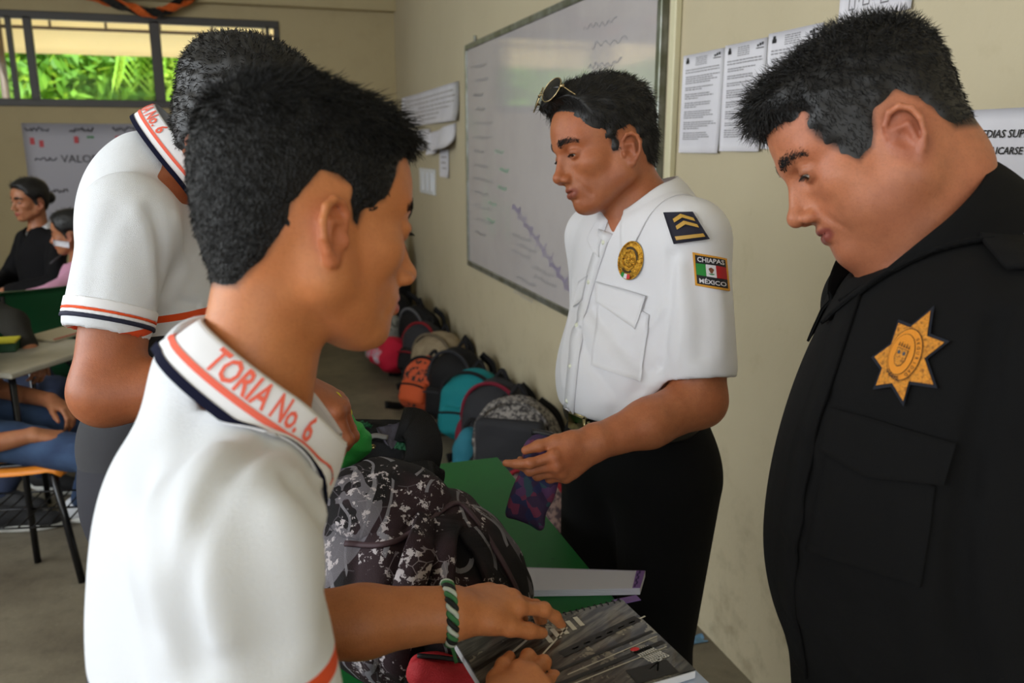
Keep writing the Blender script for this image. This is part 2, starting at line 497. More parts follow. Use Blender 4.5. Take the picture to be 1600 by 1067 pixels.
# ------------------------------------------------------------------ heads, hair, hands
def head_field(fat=0.0, full=True, nose=1.0, ear=1.0, eye_open=.0034, young=0.0, brow=1.0, lip=1.0):
    """head in its own frame: x face, y left, z up; eyes at z=0, chin about -.113, crown about +.118"""
    f = Fld()
    f.u(el((-.012, 0, .036), (.098, .076, .082)))
    f.u(el((.030, 0, .030), (.062, .062, .066)), .03)
    f.u(el((.030, 0, -.040), (.056 , .057 + fat * .008, .066)), .03)
    f.u(el((-.030, 0, -.020), (.062, .066 + fat * .004, .060)), .03)
    # jaw
    for sy in (-1, 1):
        f.u(rc((.056, sy * .016, -.096), (.000, sy * (.050 + fat * .008), -.062), .018 + fat * .004, .021 + fat * .006), .028)
        f.u(rc((.000, sy * .050, -.062), (-.008, sy * .058, -.02), .018, .016), .02)
        f.u(el((.050, sy * .040, -.026), (.027, .022 + fat * .004, .020)), .018)
        if fat: f.u(el((.038, sy * .040, -.066), (.030, .024, .030)), .03)
    f.u(el((.070, 0, -.098), (.021, .024, .018)), .014)
    if fat:
        f.u(el((.022, 0, -.106), (.050, .044, .024)), .03)
        f.u(el((.074, 0, -.101), (.020, .024, .020)), .014)
    # muzzle
    f.u(el((.070, 0, -.064), (.026, .030, .026)), .018)
    if not full: return f
    # brow ridge
    for sy in (-1, 1):
        f.u(rc((.086, sy * .009, .017), (.068, sy * .043, .020), .010 * brow, .010 * brow), .014)
    # sockets
    for sy in (-1, 1):
        f.s(el((.097, sy * .033, -.002), (.020, .020, .012)), .014)
    # nose
    f.u(rc((.086, 0, .010), (.106 + (nose - 1) * .02, 0, -.034), .0070, .0085), .010)
    tip = .108 + .006 * (nose - 1) * 10
    f.u(rc((.074, 0, .006), (.084, 0, -.040), .013, .0165), .010)
    f.u(sp((.1095 + (nose - 1) * .02, 0, -.038), .0094), .009)
    for sy in (-1, 1):
        f.u(el((.0985, sy * .0130, -.044), (.0108, .0068, .0070)), .006)
        f.s(el((.106, sy * .0068, -.0525), (.0055, .0034, .0045)), .003)
        # nasolabial furrow
        f.crease([(.092, sy * .020, -.044), (.082, sy * .031, -.064), (.070, sy * .036, -.082)], .005, .0016 * (1 - young * .6))
    f.crease([(.104, 0, -.050), (.099, 0, -.060)], .0028, .0010)
    # lids
    for sy in (-1, 1):
        c = (.0745, sy * .032, -.001)
        f.u(el(c, (.0148, .0155, .0138)), .005)
        if eye_open > 0:
            f.s(el((.090, sy * .0325, -.0055), (.0120, .0122, eye_open)), .0012)
        f.crease([(.088, sy * .020, .004), (.089, sy * .031, .0075), (.080, sy * .044, .005)], .0018, .0012)
        f.crease([(.087, sy * .021, -.014), (.084, sy * .032, -.018), (.078, sy * .042, -.015)], .003, .0009)
    # lips
    a = .0935
    f.u(rc((a, -.007, -.0635), (a - .018, -.0265, -.0690), .0044 * lip, .0022), .004)
    f.u(rc((a, .007, -.0635), (a - .018, .0265, -.0690), .0044 * lip, .0022), .004)
    f.u(rc((a, -.006, -.0635), (a, .006, -.0635), .0044 * lip), .004)
    f.u(rc((a - .002, -.009, -.0745), (a - .016, -.024, -.0700), .0054 * lip, .0022), .004)
    f.u(rc((a - .002, .009, -.0745), (a - .016, .024, -.0700), .0054 * lip, .0022), .004)
    f.u(rc((a - .002, -.009, -.0745), (a - .002, .009, -.0745), .0054 * lip), .004)
    f.crease([(a - .019, -.028, -.0700), (a + .001, -.010, -.0688), (a + .003, 0, -.0692), (a + .001, .010, -.0688), (a - .019, .028, -.0700)], .0016, .0034)
    f.crease([(a - .006, -.012, -.0845), (a - .006, .012, -.0845)], .004, .0022)
    # ears: plate, rim, bowl, lobe, tragus
    for sy in (-1, 1):
        E = ear
        def q(x, z, y=0.0):
            return (-.006 + x * E, sy * (.0745 + y + .20 * max(0, -x + .012) * E), -.026 + z * E)
        f.u(el(q(-.006, .0, .001), (.0165 * E, .0050, .029 * E), np.array([[.97, sy * -.22, .1], [sy * .22, .97, 0], [-.1, 0, .99]])), .005)
        rim = [q(.010, .008, .002), q(.008, .022, .005), q(-.001, .031, .008), q(-.012, .031, .010), q(-.020, .022, .011), q(-.022, .008, .011), q(-.018, -.008, .009), q(-.010, -.020, .006), q(-.003, -.027, .003)]
        rr = [.0026, .0030, .0034, .0036, .0036, .0034, .0032, .0036, .0050]
        g = Fld(); g.u(rc(rim[0], rim[1], rr[0], rr[1]))
        for i in range(1, len(rim) - 1): g.u(rc(rim[i], rim[i + 1], rr[i], rr[i + 1]), .002)
        f.u(g, .003)
        f.s(el(q(.000, -.002, .009), (.0085 * E, .0075, .0115 * E)), .004)
        f.crease([q(-.004, .022, .007), q(-.014, .020, .009), q(-.0165, .006, .009), q(-.013, -.008, .008)], .0026, .0024)
        f.u(rc(q(.003, .013, .003), q(-.011, .010, .006), .0028, .0026), .003)
        f.u(rc(q(-.011, .010, .006), q(-.010, -.010, .005), .0028, .0024), .003)
        f.u(el(q(-.001, -.027, .001), (.0075 * E, .0048, .0080 * E)), .004)
        f.u(el(q(.011, -.005, .002), (.0042, .0040, .0062)), .003)
    return f

def poly_sd(P2, poly):
    """signed distance to a closed polygon (negative inside)"""
    poly = np.array(poly, float); n = len(poly)
    d = np.full(len(P2), 1e9); ins = np.zeros(len(P2), bool)
    for i in range(n):
        a = poly[i]; b = poly[(i + 1) % n]; e = b - a; w_ = P2 - a
        h = np.clip((w_ @ e) / (e @ e), 0, 1); q = w_ - h[:, None] * e
        d = np.minimum(d, (q ** 2).sum(1))
        c = ((a[1] > P2[:, 1]) != (b[1] > P2[:, 1]))
        with np.errstate(divide='ignore', invalid='ignore'):
            xx = (b[0] - a[0]) * (P2[:, 1] - a[1]) / (b[1] - a[1]) + a[0]
        ins ^= c & (P2[:, 0] < xx)
    d = np.sqrt(d); return np.where(ins, -d, d)

def head_pose(face, px, py, z, yaw, p, roll=0.0):
    yaw, p, roll = math.radians(yaw), math.radians(p), math.radians(roll)
    fw = D(face * math.cos(yaw) * math.cos(p), -math.sin(p), math.sin(yaw) * math.cos(p))
    return P(px, py, z), head_axes(fw, UPV + math.tan(roll) * RGT)
def head_axes(f, up_hint, ear_px=None):
    f = np.array(f, float) / np.linalg.norm(f); u = up_hint - f * np.dot(up_hint, f); u /= np.linalg.norm(u)
    l = np.cross(u, f)
    return np.array([f, l, u])          # rows: x, y, z

def strands(Pn, Nn, dirs, L, wid, rng, seg=3, curl=0.0, grav=None, lift=None):
    N = len(Pn)
    L = np.broadcast_to(L, (N,)).reshape(-1, 1)
    d0 = Nn * (lift if lift is not None else .6) + dirs
    d0 /= np.linalg.norm(d0, axis=1)[:, None]
    bend = dirs * 1.0 + (grav if grav is not None else 0)
    pts = [Pn - Nn * .0012]
    cur = d0
    for k in range(seg):
        cur = cur + bend * (.5) / seg + rng.normal(0, curl, (N, 3))
        cur /= np.linalg.norm(cur, axis=1)[:, None]
        pts.append(pts[-1] + cur * L / seg)
    side = np.cross(d0, rng.normal(0, 1, (N, 3))); side /= np.linalg.norm(side, axis=1)[:, None]
    s2 = np.cross(d0, side)
    V = []
    for k in range(seg):
        ww = wid * (1 - .25 * k / seg)
        V += [pts[k] + side * ww, pts[k] - side * ww * .5 + s2 * ww * .87, pts[k] - side * ww * .5 - s2 * ww * .87]
    V.append(pts[seg])
    V = np.stack(V, 1); nv = V.shape[1]
    F = []
    for k in range(seg - 1):
        for j in range(3):
            j2 = (j + 1) % 3
            F.append([3 * k + j, 3 * k + j2, 3 * k + 3 + j2]); F.append([3 * k + j, 3 * k + 3 + j2, 3 * k + 3 + j])
    for j in range(3): F.append([3 * (seg - 1) + j, 3 * (seg - 1) + (j + 1) % 3, 3 * seg])
    F = np.array(F)
    return V.reshape(-1, 3), (F[None] + (np.arange(N) * nv)[:, None, None]).reshape(-1, 3)

def sample_mesh(V, F, n, rng):
    T = np.concatenate([F[:, [0, 1, 2]], F[:, [0, 2, 3]]])
    a, b, c = V[T[:, 0]], V[T[:, 1]], V[T[:, 2]]
    cr = np.cross(b - a, c - a); A = np.linalg.norm(cr, axis=1) + 1e-15
    i = rng.choice(len(T), n, p=A / A.sum())
    r1 = np.sqrt(rng.random(n))[:, None]; r2 = rng.random(n)[:, None]
    p = a[i] * (1 - r1) + b[i] * (r1 * (1 - r2)) + c[i] * (r1 * r2)
    return p, cr[i] / A[i][:, None]

def build_hair(O, R, s, hf, poly, thick, parent, hm, rng, n=9000, length=.018, wid=.00035, flow=None, lump=(.0, 60), h=.0032, lift=.5, curl=.15, brows=True, lashes=True, strand_fn=None, ymin=None, sidecut=None, extra=None, frontline=None, neck=None, fat=0.0):
    """hair = a scalp layer grown from the skull plus thousands of tapered strands; brows and lashes join the same mesh"""
    poly = np.array(poly, float)
    skull = head_field(fat=fat, full=False)
    if neck is not None:
        Rf = np.array(R, f32); Of = np.array(O, f32)
        for pr, kk in neck: skull.u((lambda q, pr=pr: pr(q * s @ Rf + Of) / s), kk)
    def mask(q):
        d = poly_sd(q[:, [0, 2]].astype(float), poly)
        if frontline is not None: d = np.maximum(d, frontline(q))
        return -d
    def th(q):
        m = mask(q)
        t = thick(q) if callable(thick) else thick
        a = np.clip(m / .016, -1.0, 1.0)
        return np.where(a > 0, t * a ** .9 + .0002 - .0014 * (1 - a) ** 2, a * .008)
    def cap(q):
        d = skull(q) - th(q)
        if extra is not None: d = extra(d, q)
        if lump[0]:
            k = lump[1]
            d = d + lump[0] * (np.sin(q[:, 0] * k * 2.1 + 3 * np.sin(q[:, 2] * k)) * np.sin(q[:, 1] * k * 1.7 + 2 * np.sin(q[:, 0] * k * .8)) * np.sin(q[:, 2] * k * 1.9 + 1.3))
        return d.astype(f32)
    V, F = polygonize(cap, (-.16, -.12, -.12), (.15, .12, .19), h)
    cV, cF = V, F
    p, nn = sample_mesh(V, F, n, rng)
    m = mask(p); keep = m > .0005
    p, nn, m = p[keep], nn[keep], m[keep]
    if flow is None:
        fl = np.tile(np.array([.0, 0, -.6]), (len(p), 1))
    else: fl = flow(p)
    fl = fl - nn * (fl * nn).sum(1)[:, None]
    fl = fl + rng.normal(0, .18, fl.shape)
    LL = length(p) if callable(length) else np.full(len(p), length)
    LL = LL * rng.uniform(.7, 1.15, len(p)) * np.clip(m / .012, .25, 1)
    pieces = [(cV, cF)]
    sV, sF = strands(p, nn, fl, LL, wid, rng, curl=curl, lift=lift)
    pieces.append((sV, sF))
    # brows and lashes from the face skin
    if brows:
        nb = 700
        for sy in (-1, 1):
            t = rng.random(nb)
            base = np.stack([.094 - .022 * t ** 1.5, sy * (.011 + .036 * t), .018 + .006 * np.sin(t * 2.6) - .004 * t], 1)
            base += rng.normal(0, 1, (nb, 3)) * np.array([0, .0012, .0030]) * (1 - .45 * t)[:, None]
            for _ in range(3):
                d = hf(base.astype(f32)); base = base - grad(hf, base) * d[:, None]
            g = grad(hf, base)
            dr = np.tile(np.array([-.3, sy * 1.0, .18]), (nb, 1)) * (.4 + t)[:, None]; dr[:, 2] += (1 - t) * .5
            a, b = strands(base, g, dr - g * (dr * g).sum(1)[:, None], .0075, wid * .85, rng, curl=.06, lift=.28)
            pieces.append((a, b))
    if lashes:
        nl = 26
        for sy in (-1, 1):
            t = np.linspace(-1, 1, nl)
            base = np.stack([.0900 - .006 * t ** 2, sy * .0325 + .0112 * t, -.0028 - .0022 * t ** 2], 1)
            dr = np.tile(np.array([.75, 0, -.45]), (nl, 1)) + np.stack([np.zeros(nl), t * .45, np.zeros(nl)], 1)
            a, b = strands(base, dr, dr * 0,   .0052, wid * .8, rng, curl=.03, lift=1)
            pieces.append((a, b))
    out = []
    for V, F in pieces:
        out.append(((V * s) @ R + O, F, hm))
    o = mk('hair', out, parent)
    o['kind'] = 'stuff'
    return o

def skin_mat(name, rgb, dark, lips, redd):
    def b(t, bs, col):
        va = t.n('ShaderNodeVertexColor'); va.layer_name = 'tint'
        sepc = t.n('ShaderNodeSeparateColor'); t.link(va.outputs[0], sepc.inputs[0])
        n1 = t.noise(70, 4, .6); n2 = t.noise(420, 2, .5); n3 = t.noise(18, 2)
        c = t.mix(t.math('MULTIPLY', t.step(n1, .35, .75), .30), lin(rgb), lin(dark))
        c = t.mix(t.math('MULTIPLY', t.step(n3, .4, .7), .30), c, lin(redd))
        c = t.mix(t.math('MULTIPLY', t.step(n2, .5, .75), .22), c, lin(dark))
        c = t.mix(sepc.outputs[0], c, lin(lips))
        c = t.mix(sepc.outputs[1], c, lin(dark))
        c = t.mix(sepc.outputs[2], c, lin((24, 17, 15)))
        t.link(c, bs.inputs['Base Color'])
        bn = t.n('ShaderNodeBump'); bn.inputs['Strength'].default_value = .35; bn.inputs['Distance'].default_value = .0008
        t.link(t.math('ADD', t.noise(900, 2), t.math('MULTIPLY', t.noise(260, 2), 1.0)), bn.inputs['Height']); t.link(bn.outputs[0], bs.inputs['Normal'])
    return mat(name, rgb, .46, sss=.12, build=b, spec=.4)

def head_tint(V, O, R, s, poly, stubble=.0, hairmask=True, frontline=None):
    q = ((V - O) @ R.T) / s
    T = np.zeros((len(V), 4)); T[:, 3] = 1
    inh = (np.abs(q) < .14).all(1)
    # lips
    d = np.sqrt(((q[:, 0] - .092) / .016) ** 2 + (np.abs(q[:, 1]) / .025) ** 2 + ((q[:, 2] + .0695) / np.where(q[:, 2] > -.0695, .0095, .0120)) ** 2)
    T[:, 0] = np.clip((1.08 - d) / .22, 0, 1) * inh
    # ear redness
    de = np.sqrt(((q[:, 0] + .014) / .03) ** 2 + ((np.abs(q[:, 1]) - .082) / .012) ** 2 + ((q[:, 2] + .024) / .04) ** 2)
    T[:, 0] = np.maximum(T[:, 0], .35 * np.clip((1.1 - de) / .4, 0, 1))
    # around the eyes, nostrils
    dn = np.sqrt(((q[:, 0] - .105) / .006) ** 2 + ((np.abs(q[:, 1]) - .0068) / .004) ** 2 + ((q[:, 2] + .053) / .0035) ** 2)
    T[:, 1] = np.clip(1.3 - dn, 0, 1) * .9
    dy = np.sqrt(((q[:, 0] - .085) / .02) ** 2 + ((np.abs(q[:, 1]) - .032) / .019) ** 2 + ((q[:, 2] + .002) / .012) ** 2)
    T[:, 1] = np.maximum(T[:, 1], np.clip(1.2 - dy, 0, 1) * .55)
    if stubble:
        m = np.clip((-.045 - q[:, 2]) / .02, 0, 1) * np.clip((q[:, 0] + .02) / .03, 0, 1) * inh
        T[:, 1] = np.maximum(T[:, 1], m * stubble)
    if hairmask:
        dd = poly_sd(q[:, [0, 2]], poly)
        if frontline is not None: dd = np.maximum(dd, frontline(q))
        T[:, 2] = np.clip(-dd / .008, 0, 1) * .92 * (np.abs(q[:, 1]) < .083) * (q[:, 2] > -.13)
        bd = np.sqrt(((q[:, 0] - .085) / .03) ** 2 + ((np.abs(q[:, 1]) - .029) / .021) ** 2 + ((q[:, 2] - .0205) / .0042) ** 2)
        T[:, 2] = np.maximum(T[:, 2], np.clip(1.1 - bd, 0, 1) * .75)
    return T

def eyes(O, R, s, parent, look=(.75, 0, -.45)):
    lk = np.array(look) / np.linalg.norm(look)
    for sy in (-1, 1):
        c = np.array((.0745, sy * .032, -.001))
        n1, n2 = 24, 32
        A = frame_from(lk, (0, 0, 1))
        def fn(u, v):
            a = u * math.pi; b = v * 2 * math.pi
            return c + .0126 * (np.cos(a)[:, None] * A[0] + np.sin(a)[:, None] * (np.cos(b)[:, None] * A[1] + np.sin(b)[:, None] * A[2]))
        V, F = grid_surf(fn, n1 + 1, n2 + 1)
        V = (V * s) @ R + O
        ring = np.arange(len(F)) // n2
        W = mat('eye_white', (205, 196, 186), .15); I = mat('iris_brown', (52, 28, 16), .1); Bk = mat('pupil_black', (6, 5, 5), .08)
        mk('eye', [(V, F[ring >= 4], W), (V, F[(ring >= 2) & (ring < 4)], I), (V, F[ring < 2], Bk)], parent)

def add_hand(f, wrist, xd, td, dors, L=.185, curl=(30, 35, 40, 45), spread=(8, 2, -4, -10), thumb=(35, 20), wr=.022, kpalm=.014, thumb_in=0.35, fat=1.0):
    """palm and five fingers; xd finger direction, td towards the thumb, dors back of the hand"""
    xd = np.array(xd, float); xd /= np.linalg.norm(xd)
    td = np.array(td, float); td -= xd * (td @ xd); td /= np.linalg.norm(td)
    dv = np.array(dors, float); dv -= xd * (dv @ xd) + td * (dv @ td); dv /= np.linalg.norm(dv)
    wrist = np.array(wrist, float)
    k = L / .185
    def W(x, y, z): return wrist + k * (x * xd + y * td + z * dv)
    ys = (.026, .009, -.009, -.026)
    mx = (.088, .091, .086, .078)
    base = [W(mx[i], ys[i], .002 - .003 * abs(i - 1)) for i in range(4)]
    g = Fld()
    g.u(rc(W(0, .006, 0), W(.02, .010, 0), wr, .019 * k))
    for i in range(4):
        g.u(rc(W(.012, ys[i] * .55, 0), base[i], .0155 * k * fat, .0115 * k * fat), kpalm)
    g.u(rc(W(.02, .016, -.006), W(.050, .030, -.008), .0165 * k * fat, .0150 * k * fat), .014)   # thumb mount
    g.u(rc(W(.02, -.016, -.006), W(.060, -.024, -.006), .014 * k * fat, .012 * k * fat), .014)
    tips = []
    lens = ((.044, .026, .021), (.049, .030, .022), (.045, .028, .021), (.034, .021, .019))
    for i in range(4):
        p = base[i]; sa = math.radians(spread[i]); cu = curl[i] if not isinstance(curl[i], (int, float)) else (curl[i], curl[i] * 1.15, curl[i] * .7)
        ang = 0; fd = xd * math.cos(sa) + td * math.sin(sa)
        r = [.0098, .0088, .0080, .0066]
        fin = Fld(); pr = p
        for j in range(3):
            ang += math.radians(cu[j])
            dd = fd * math.cos(ang) - dv * math.sin(ang)
            q = pr + dd * lens[i][j] * k
            kk = k * fat * (.92 if i == 3 else 1)
            fin.u(rc(pr, q, r[j] * kk, r[j + 1] * kk), .004)
            if j == 0: fin.u(sp(pr + dv * .0015, .0108 * kk), .006)
            if j == 1: fin.u(sp(pr + dv * .0008, .0096 * kk), .004)
            pr = q
        tips.append(pr)
        g.u(fin, .0045)
    # thumb
    b0 = W(.040, .030, -.006)
    a1 = math.radians(thumb[0]); a2 = math.radians(thumb[1])
    d1 = xd * math.cos(a1) + td * math.sin(a1) - dv * thumb_in; d1 /= np.linalg.norm(d1)
    d2 = xd * math.cos(a2) + td * math.sin(a2) - dv * thumb_in; d2 /= np.linalg.norm(d2)
    d3 = d2 * .96 + xd * .25 - dv * .1; d3 /= np.linalg.norm(d3)
    q1 = b0 + d1 * .030 * k; q2 = q1 + d2 * .032 * k; q3 = q2 + d3 * .025 * k
    th = Fld(); th.u(rc(W(.02, .018, -.004), b0, .016 * k, .0150 * k * fat)); th.u(rc(b0, q1, .0145 * k * fat, .0115 * k * fat), .008); th.u(rc(q1, q2, .0112 * k * fat, .0102 * k * fat), .005); th.u(rc(q2, q3, .0106 * k * fat, .0075 * k * fat), .005)
    g.u(th, .008)
    f.u(g, .012)
    return tips, q3
# ------------------------------------------------------------------ the room
XW, YB, XL, YR, HC = 1.27, 7.24, -3.3, -3.2, 3.05
def wall_build(t, b, col):
    p = t.pos()
    n1 = t.noise(1.3, 4, .6); n2 = t.noise(9, 4, .65); n3 = t.noise(40, 3)
    c = t.mix(t.math('MULTIPLY', t.step(n1, .35, .7), .5), lin((188, 176, 147)), lin((173, 161, 133)))
    c = t.mix(t.math('MULTIPLY', t.step(n2, .62, .8), .22), c, lin((140, 125, 88)))
    z = t.sep(t.n('ShaderNodeNewGeometry').outputs['Position'])[2]
    low = t.math('MULTIPLY', t.math('SUBTRACT', 1.0, t.step(z, .0, .8)), t.step(n2, .50, .72))
    c = t.mix(t.math('MULTIPLY', low, .5), c, lin((112, 98, 70)))
    t.link(c, b.inputs['Base Color'])
M_WALL = mat('cream_wall_paint', (190, 182, 150), .72, bump=.5, bscale=60, build=wall_build, bump2=(6, .8))
def wall_build2(t, b, col):
    n2 = t.noise(5, 4, .65)
    t.link(t.mix(t.math('MULTIPLY', t.step(n2, .5, .8), .3), lin((176, 160, 122)), lin((150, 132, 96))), b.inputs['Base Color'])
M_WALL2 = mat('beige_wall_paint', (186, 172, 134), .75, bump=.5, bscale=60, build=wall_build2)
def floor_build(t, b, col):
    n1 = t.noise(2.2, 5, .65); n2 = t.noise(14, 4, .6); n3 = t.noise(90, 2)
    c = t.mix(t.step(n1, .35, .65), lin((120, 112, 94)), lin((92, 84, 70)))
    c = t.mix(t.math('MULTIPLY', t.step(n2, .5, .75), .5), c, lin((66, 58, 48)))
    c = t.mix(t.math('MULTIPLY', t.step(n3, .6, .8), .3), c, lin((150, 142, 122)))
    t.link(c, b.inputs['Base Color'])
M_FLOOR = mat('worn_concrete_floor', (105, 97, 80), .5, build=floor_build, bump=.4, bscale=50)
M_CEIL = mat('ceiling_paint', (215, 210, 195), .8, bump=.3, bscale=40)

def wall_holes(name, axis, pos, a0, a1, z0, z1, holes, th, m, sgn):
    """wall in the plane axis=pos with openings (a0,a1,z0,z1)"""
    xs = sorted({a0, a1, *[h for q in holes for h in q[:2]]}); zs = sorted({z0, z1, *[h for q in holes for h in q[2:]]})
    parts = []
    for i in range(len(xs) - 1):
        for j in range(len(zs) - 1):
            cx, cz = (xs[i] + xs[i + 1]) / 2, (zs[j] + zs[j + 1]) / 2
            if any(q[0] < cx < q[1] and q[2] < cz < q[3] for q in holes): continue
            c = [0, 0, cz]; s = [0, 0, zs[j + 1] - zs[j]]
            c[axis] = pos + sgn * th / 2; s[axis] = th; c[1 - axis] = cx; s[1 - axis] = xs[i + 1] - xs[i]
            parts.append(box(c, s))
    V, F = merge(*parts)
    return mk(name, (V, F, m), smooth=False, kind='structure', origin=(0, 0, 0))
V, F = box(((XW + XL) / 2, (YB + YR) / 2, -.05), (XW - XL + 1, YB - YR + 1, .1)); mk('floor', (V, F, M_FLOOR), smooth=False, kind='structure', origin=(0, 0, 0))
V, F = box(((XW + XL) / 2, (YB + YR) / 2, HC + .05), (XW - XL + .6, YB - YR + .6, .1)); mk('ceiling', (V, F, M_CEIL), smooth=False, kind='structure', origin=(0, 0, 0))
V, F = box((XW + .075, (YB + YR) / 2, HC / 2), (.15, YB - YR, HC)); mk('wall_right', (V, F, M_WALL), smooth=False, kind='structure', origin=(0, 0, 0))
WX0, WX1, WZ0, WZ1 = -3.1, .345, 1.775, 2.45
wall_holes('wall_back', 1, YB, XL - .3, XW + .15, 0, HC, [(WX0, WX1, WZ0, WZ1)], .15, M_WALL2, 1)
wall_holes('wall_left', 0, XL, YR, YB, 0, HC, [(-1.7, 4.1, 1.1, 2.75)], .15, M_WALL2, -1)
wall_holes('wall_rear', 1, YR, XL - .15, XW + .15, 0, HC, [(-3.05, .45, 1.05, 2.75)], .15, M_WALL2, -1)
V, F = box((-1.0, YB - .05, 2.80), (4.6, .10, .5), bev=.006); mk('trim_1', (V, F, M_WALL2), smooth=False, kind='structure')   # roof beam over the window
V, F = box((XW - .012, 2.36, HC / 2), (.024, .035, HC), bev=.004)
mk('trim_2', (V, F, mat('old_cream_trim', (205, 198, 165), .5)), smooth=False, kind='structure')

# back window: dark frame, mullions, panes
M_FR = mat('dark_window_metal', (58, 54, 50), .5)
def glass_build(t, b, col):
    tr = t.n('ShaderNodeBsdfTransparent'); mx = t.n('ShaderNodeMixShader'); fr = t.n('ShaderNodeFresnel'); fr.inputs[0].default_value = 1.12
    gl = t.n('ShaderNodeBsdfGlossy'); gl.inputs['Roughness'].default_value = .02
    tr.inputs[0].default_value = (.93, .96, .95, 1)
    out = t.N['Material Output']
    t.link(fr.outputs[0], mx.inputs[0]); t.link(tr.outputs[0], mx.inputs[1]); t.link(gl.outputs[0], mx.inputs[2]); t.link(mx.outputs[0], out.inputs[0])
M_GLASS = mat('window_glass', (230, 240, 240), .02, build=glass_build)
wroot = empty('window_1', ((WX0 + WX1) / 2, YB, WZ0), kind='structure')
yy = YB + .02
fr = []
for z in (WZ0 + .025, WZ1 - .03): fr.append(box(((WX0 + WX1) / 2, yy, z), (WX1 - WX0, .07, .055), bev=.004))
for x in (WX0 + .02, WX1 - .02): fr.append(box((x, yy, (WZ0 + WZ1) / 2), (.045, .062, WZ1 - WZ0 - .106), bev=.004))
V, F = merge(*fr); mk('window_frame', (V, F, M_FR), wroot, smooth=False)
mull = [(-2.35, .05), (-1.565, .035), (-1.44, .055), (-.575, .075), (.255, .03)]
for x, wd in mull:
    V, F = box((x, yy - .01, (WZ0 + WZ1) / 2), (wd, .05, WZ1 - WZ0 - .08), bev=.004); mk('mullion', (V, F, M_FR), wroot, smooth=False)
xs = [WX0 + .04] + [m_[0] for m_ in mull] + [WX1 - .04]
for i in range(len(xs) - 1):
    V, F = box(((xs[i] + xs[i + 1]) / 2, yy + .01, (WZ0 + WZ1) / 2), (xs[i + 1] - xs[i] - .03, .004, WZ1 - WZ0 - .1)); mk('pane', (V, F, M_GLASS), wroot, smooth=False)

# outside: yard, awning, trees
V, F = box((0, 27, -.06), (60, 39, .12)); mk('yard_ground', (V, F, mat('pale_sunlit_yard', (205, 200, 188), .9, c2=(170, 160, 140), nscale=1.5)), smooth=False, kind='structure')
aw = empty('awning', (-1.2, 10.5, 2.4), 'beige fabric awning on a steel truss outside the back window', 'awning')
def cloth_build(t, b, col):
    tl = t.n('ShaderNodeBsdfTranslucent'); tl.inputs[0].default_value = lin((250, 236, 205)); mx = t.n('ShaderNodeMixShader'); mx.inputs[0].default_value = .5
    t.link(b.outputs[0], mx.inputs[1]); t.link(tl.outputs[0], mx.inputs[2]); t.link(mx.outputs[0], t.N['Material Output'].inputs[0])
M_AWN = mat('beige_awning_cloth', (246, 234, 208), .8, build=cloth_build)
AX0, AX1, AY0, AY1 = -2.65, 6.5, 7.9, 11.6
def awf(u, v): 
    return np.stack([AX0 + u * (AX1 - AX0), AY0 + v * (AY1 - AY0), 3.25 - .18 * v - .05 * np.sin(u * 40) ** 2 * np.sin(v * 3.1)], 1)
V, F = grid_surf(awf, 60, 12, .004); mk('canopy_cloth', (V, F, M_AWN), aw)
def val(u, v): return np.stack([AX0 + u * (AX1 - AX0), np.full_like(u, AY1) + .02 * np.sin(u * 60), 3.06 - .50 * v], 1)
V, F = grid_surf(val, 80, 6, .004); mk('valance', (V, F, M_AWN), aw)
def val2(u, v): return np.stack([np.full_like(u, AX0), AY0 + u * (AY1 - AY0), 3.16 - .1 * u - .50 * v], 1)
V, F = grid_surf(val2, 20, 6, .004); mk('valance', (V, F, M_AWN), aw)
M_ST = mat('rusty_steel', (70, 56, 46), .6)
tr = []
for z in (3.05, 2.84): tr.append(tube([(AX0, AY1 - .1, z), (AX1, AY1 - .1, z)], .022, k=6))
for i in range(16): tr.append(tube([(AX0 + .6 * i, AY1 - .1, 2.84), (AX0 + .6 * i, AY1 - .1, 3.05)], .015, k=6))
for i in range(5): tr.append(tube([(AX0 + 2.2 * i, AY0, 3.15), (AX0 + 2.2 * i, AY1, 3.05)], .022, k=6))
for z in (3.05, 2.90): tr.append(tube([(AX0 + .03, AY0, z + .08), (AX0 + .03, AY1, z)], .02, k=6))
V, F = merge(*tr); mk('truss', (V, F, M_ST), aw)
for x in (AX0 + .05, AX0 + 4.4, AX0 + 8.8):
    V, F = tube([(x, AY1 - .1, 0), (x, AY1 - .1, 3.05)], .045, k=8); mk('post', (V, F, M_ST), aw)
rng = np.random.default_rng(5)
def leaves(center, rad, n, size, rng, hang=0.0):
    d = rng.normal(0, 1, (n, 3)); d /= np.linalg.norm(d, axis=1)[:, None]
    r = rng.random(n) ** .33
    c = np.array(center) + d * np.array(rad) * r[:, None]
    a = rng.normal(0, 1, (n, 3)); a[:, 2] -= hang; a /= np.linalg.norm(a, axis=1)[:, None]
    b = np.cross(a, rng.normal(0, 1, (n, 3))); b /= np.linalg.norm(b, axis=1)[:, None]
    s = size * rng.uniform(.6, 1.3, n)[:, None]
    V = np.stack([c - a * s, c + b * s * .35, c + a * s, c - b * s * .35], 1).reshape(-1, 3)
    F = np.arange(4 * n).reshape(n, 4)
    return V, F
def leaf_build(t, b, col):
    tl = t.n('ShaderNodeBsdfTranslucent'); tl.inputs[0].default_value = lin((190, 220, 70)); mx = t.n('ShaderNodeMixShader'); mx.inputs[0].default_value = .45
    t.link(b.outputs[0], mx.inputs[1]); t.link(tl.outputs[0], mx.inputs[2]); t.link(mx.outputs[0], t.N['Material Output'].inputs[0])
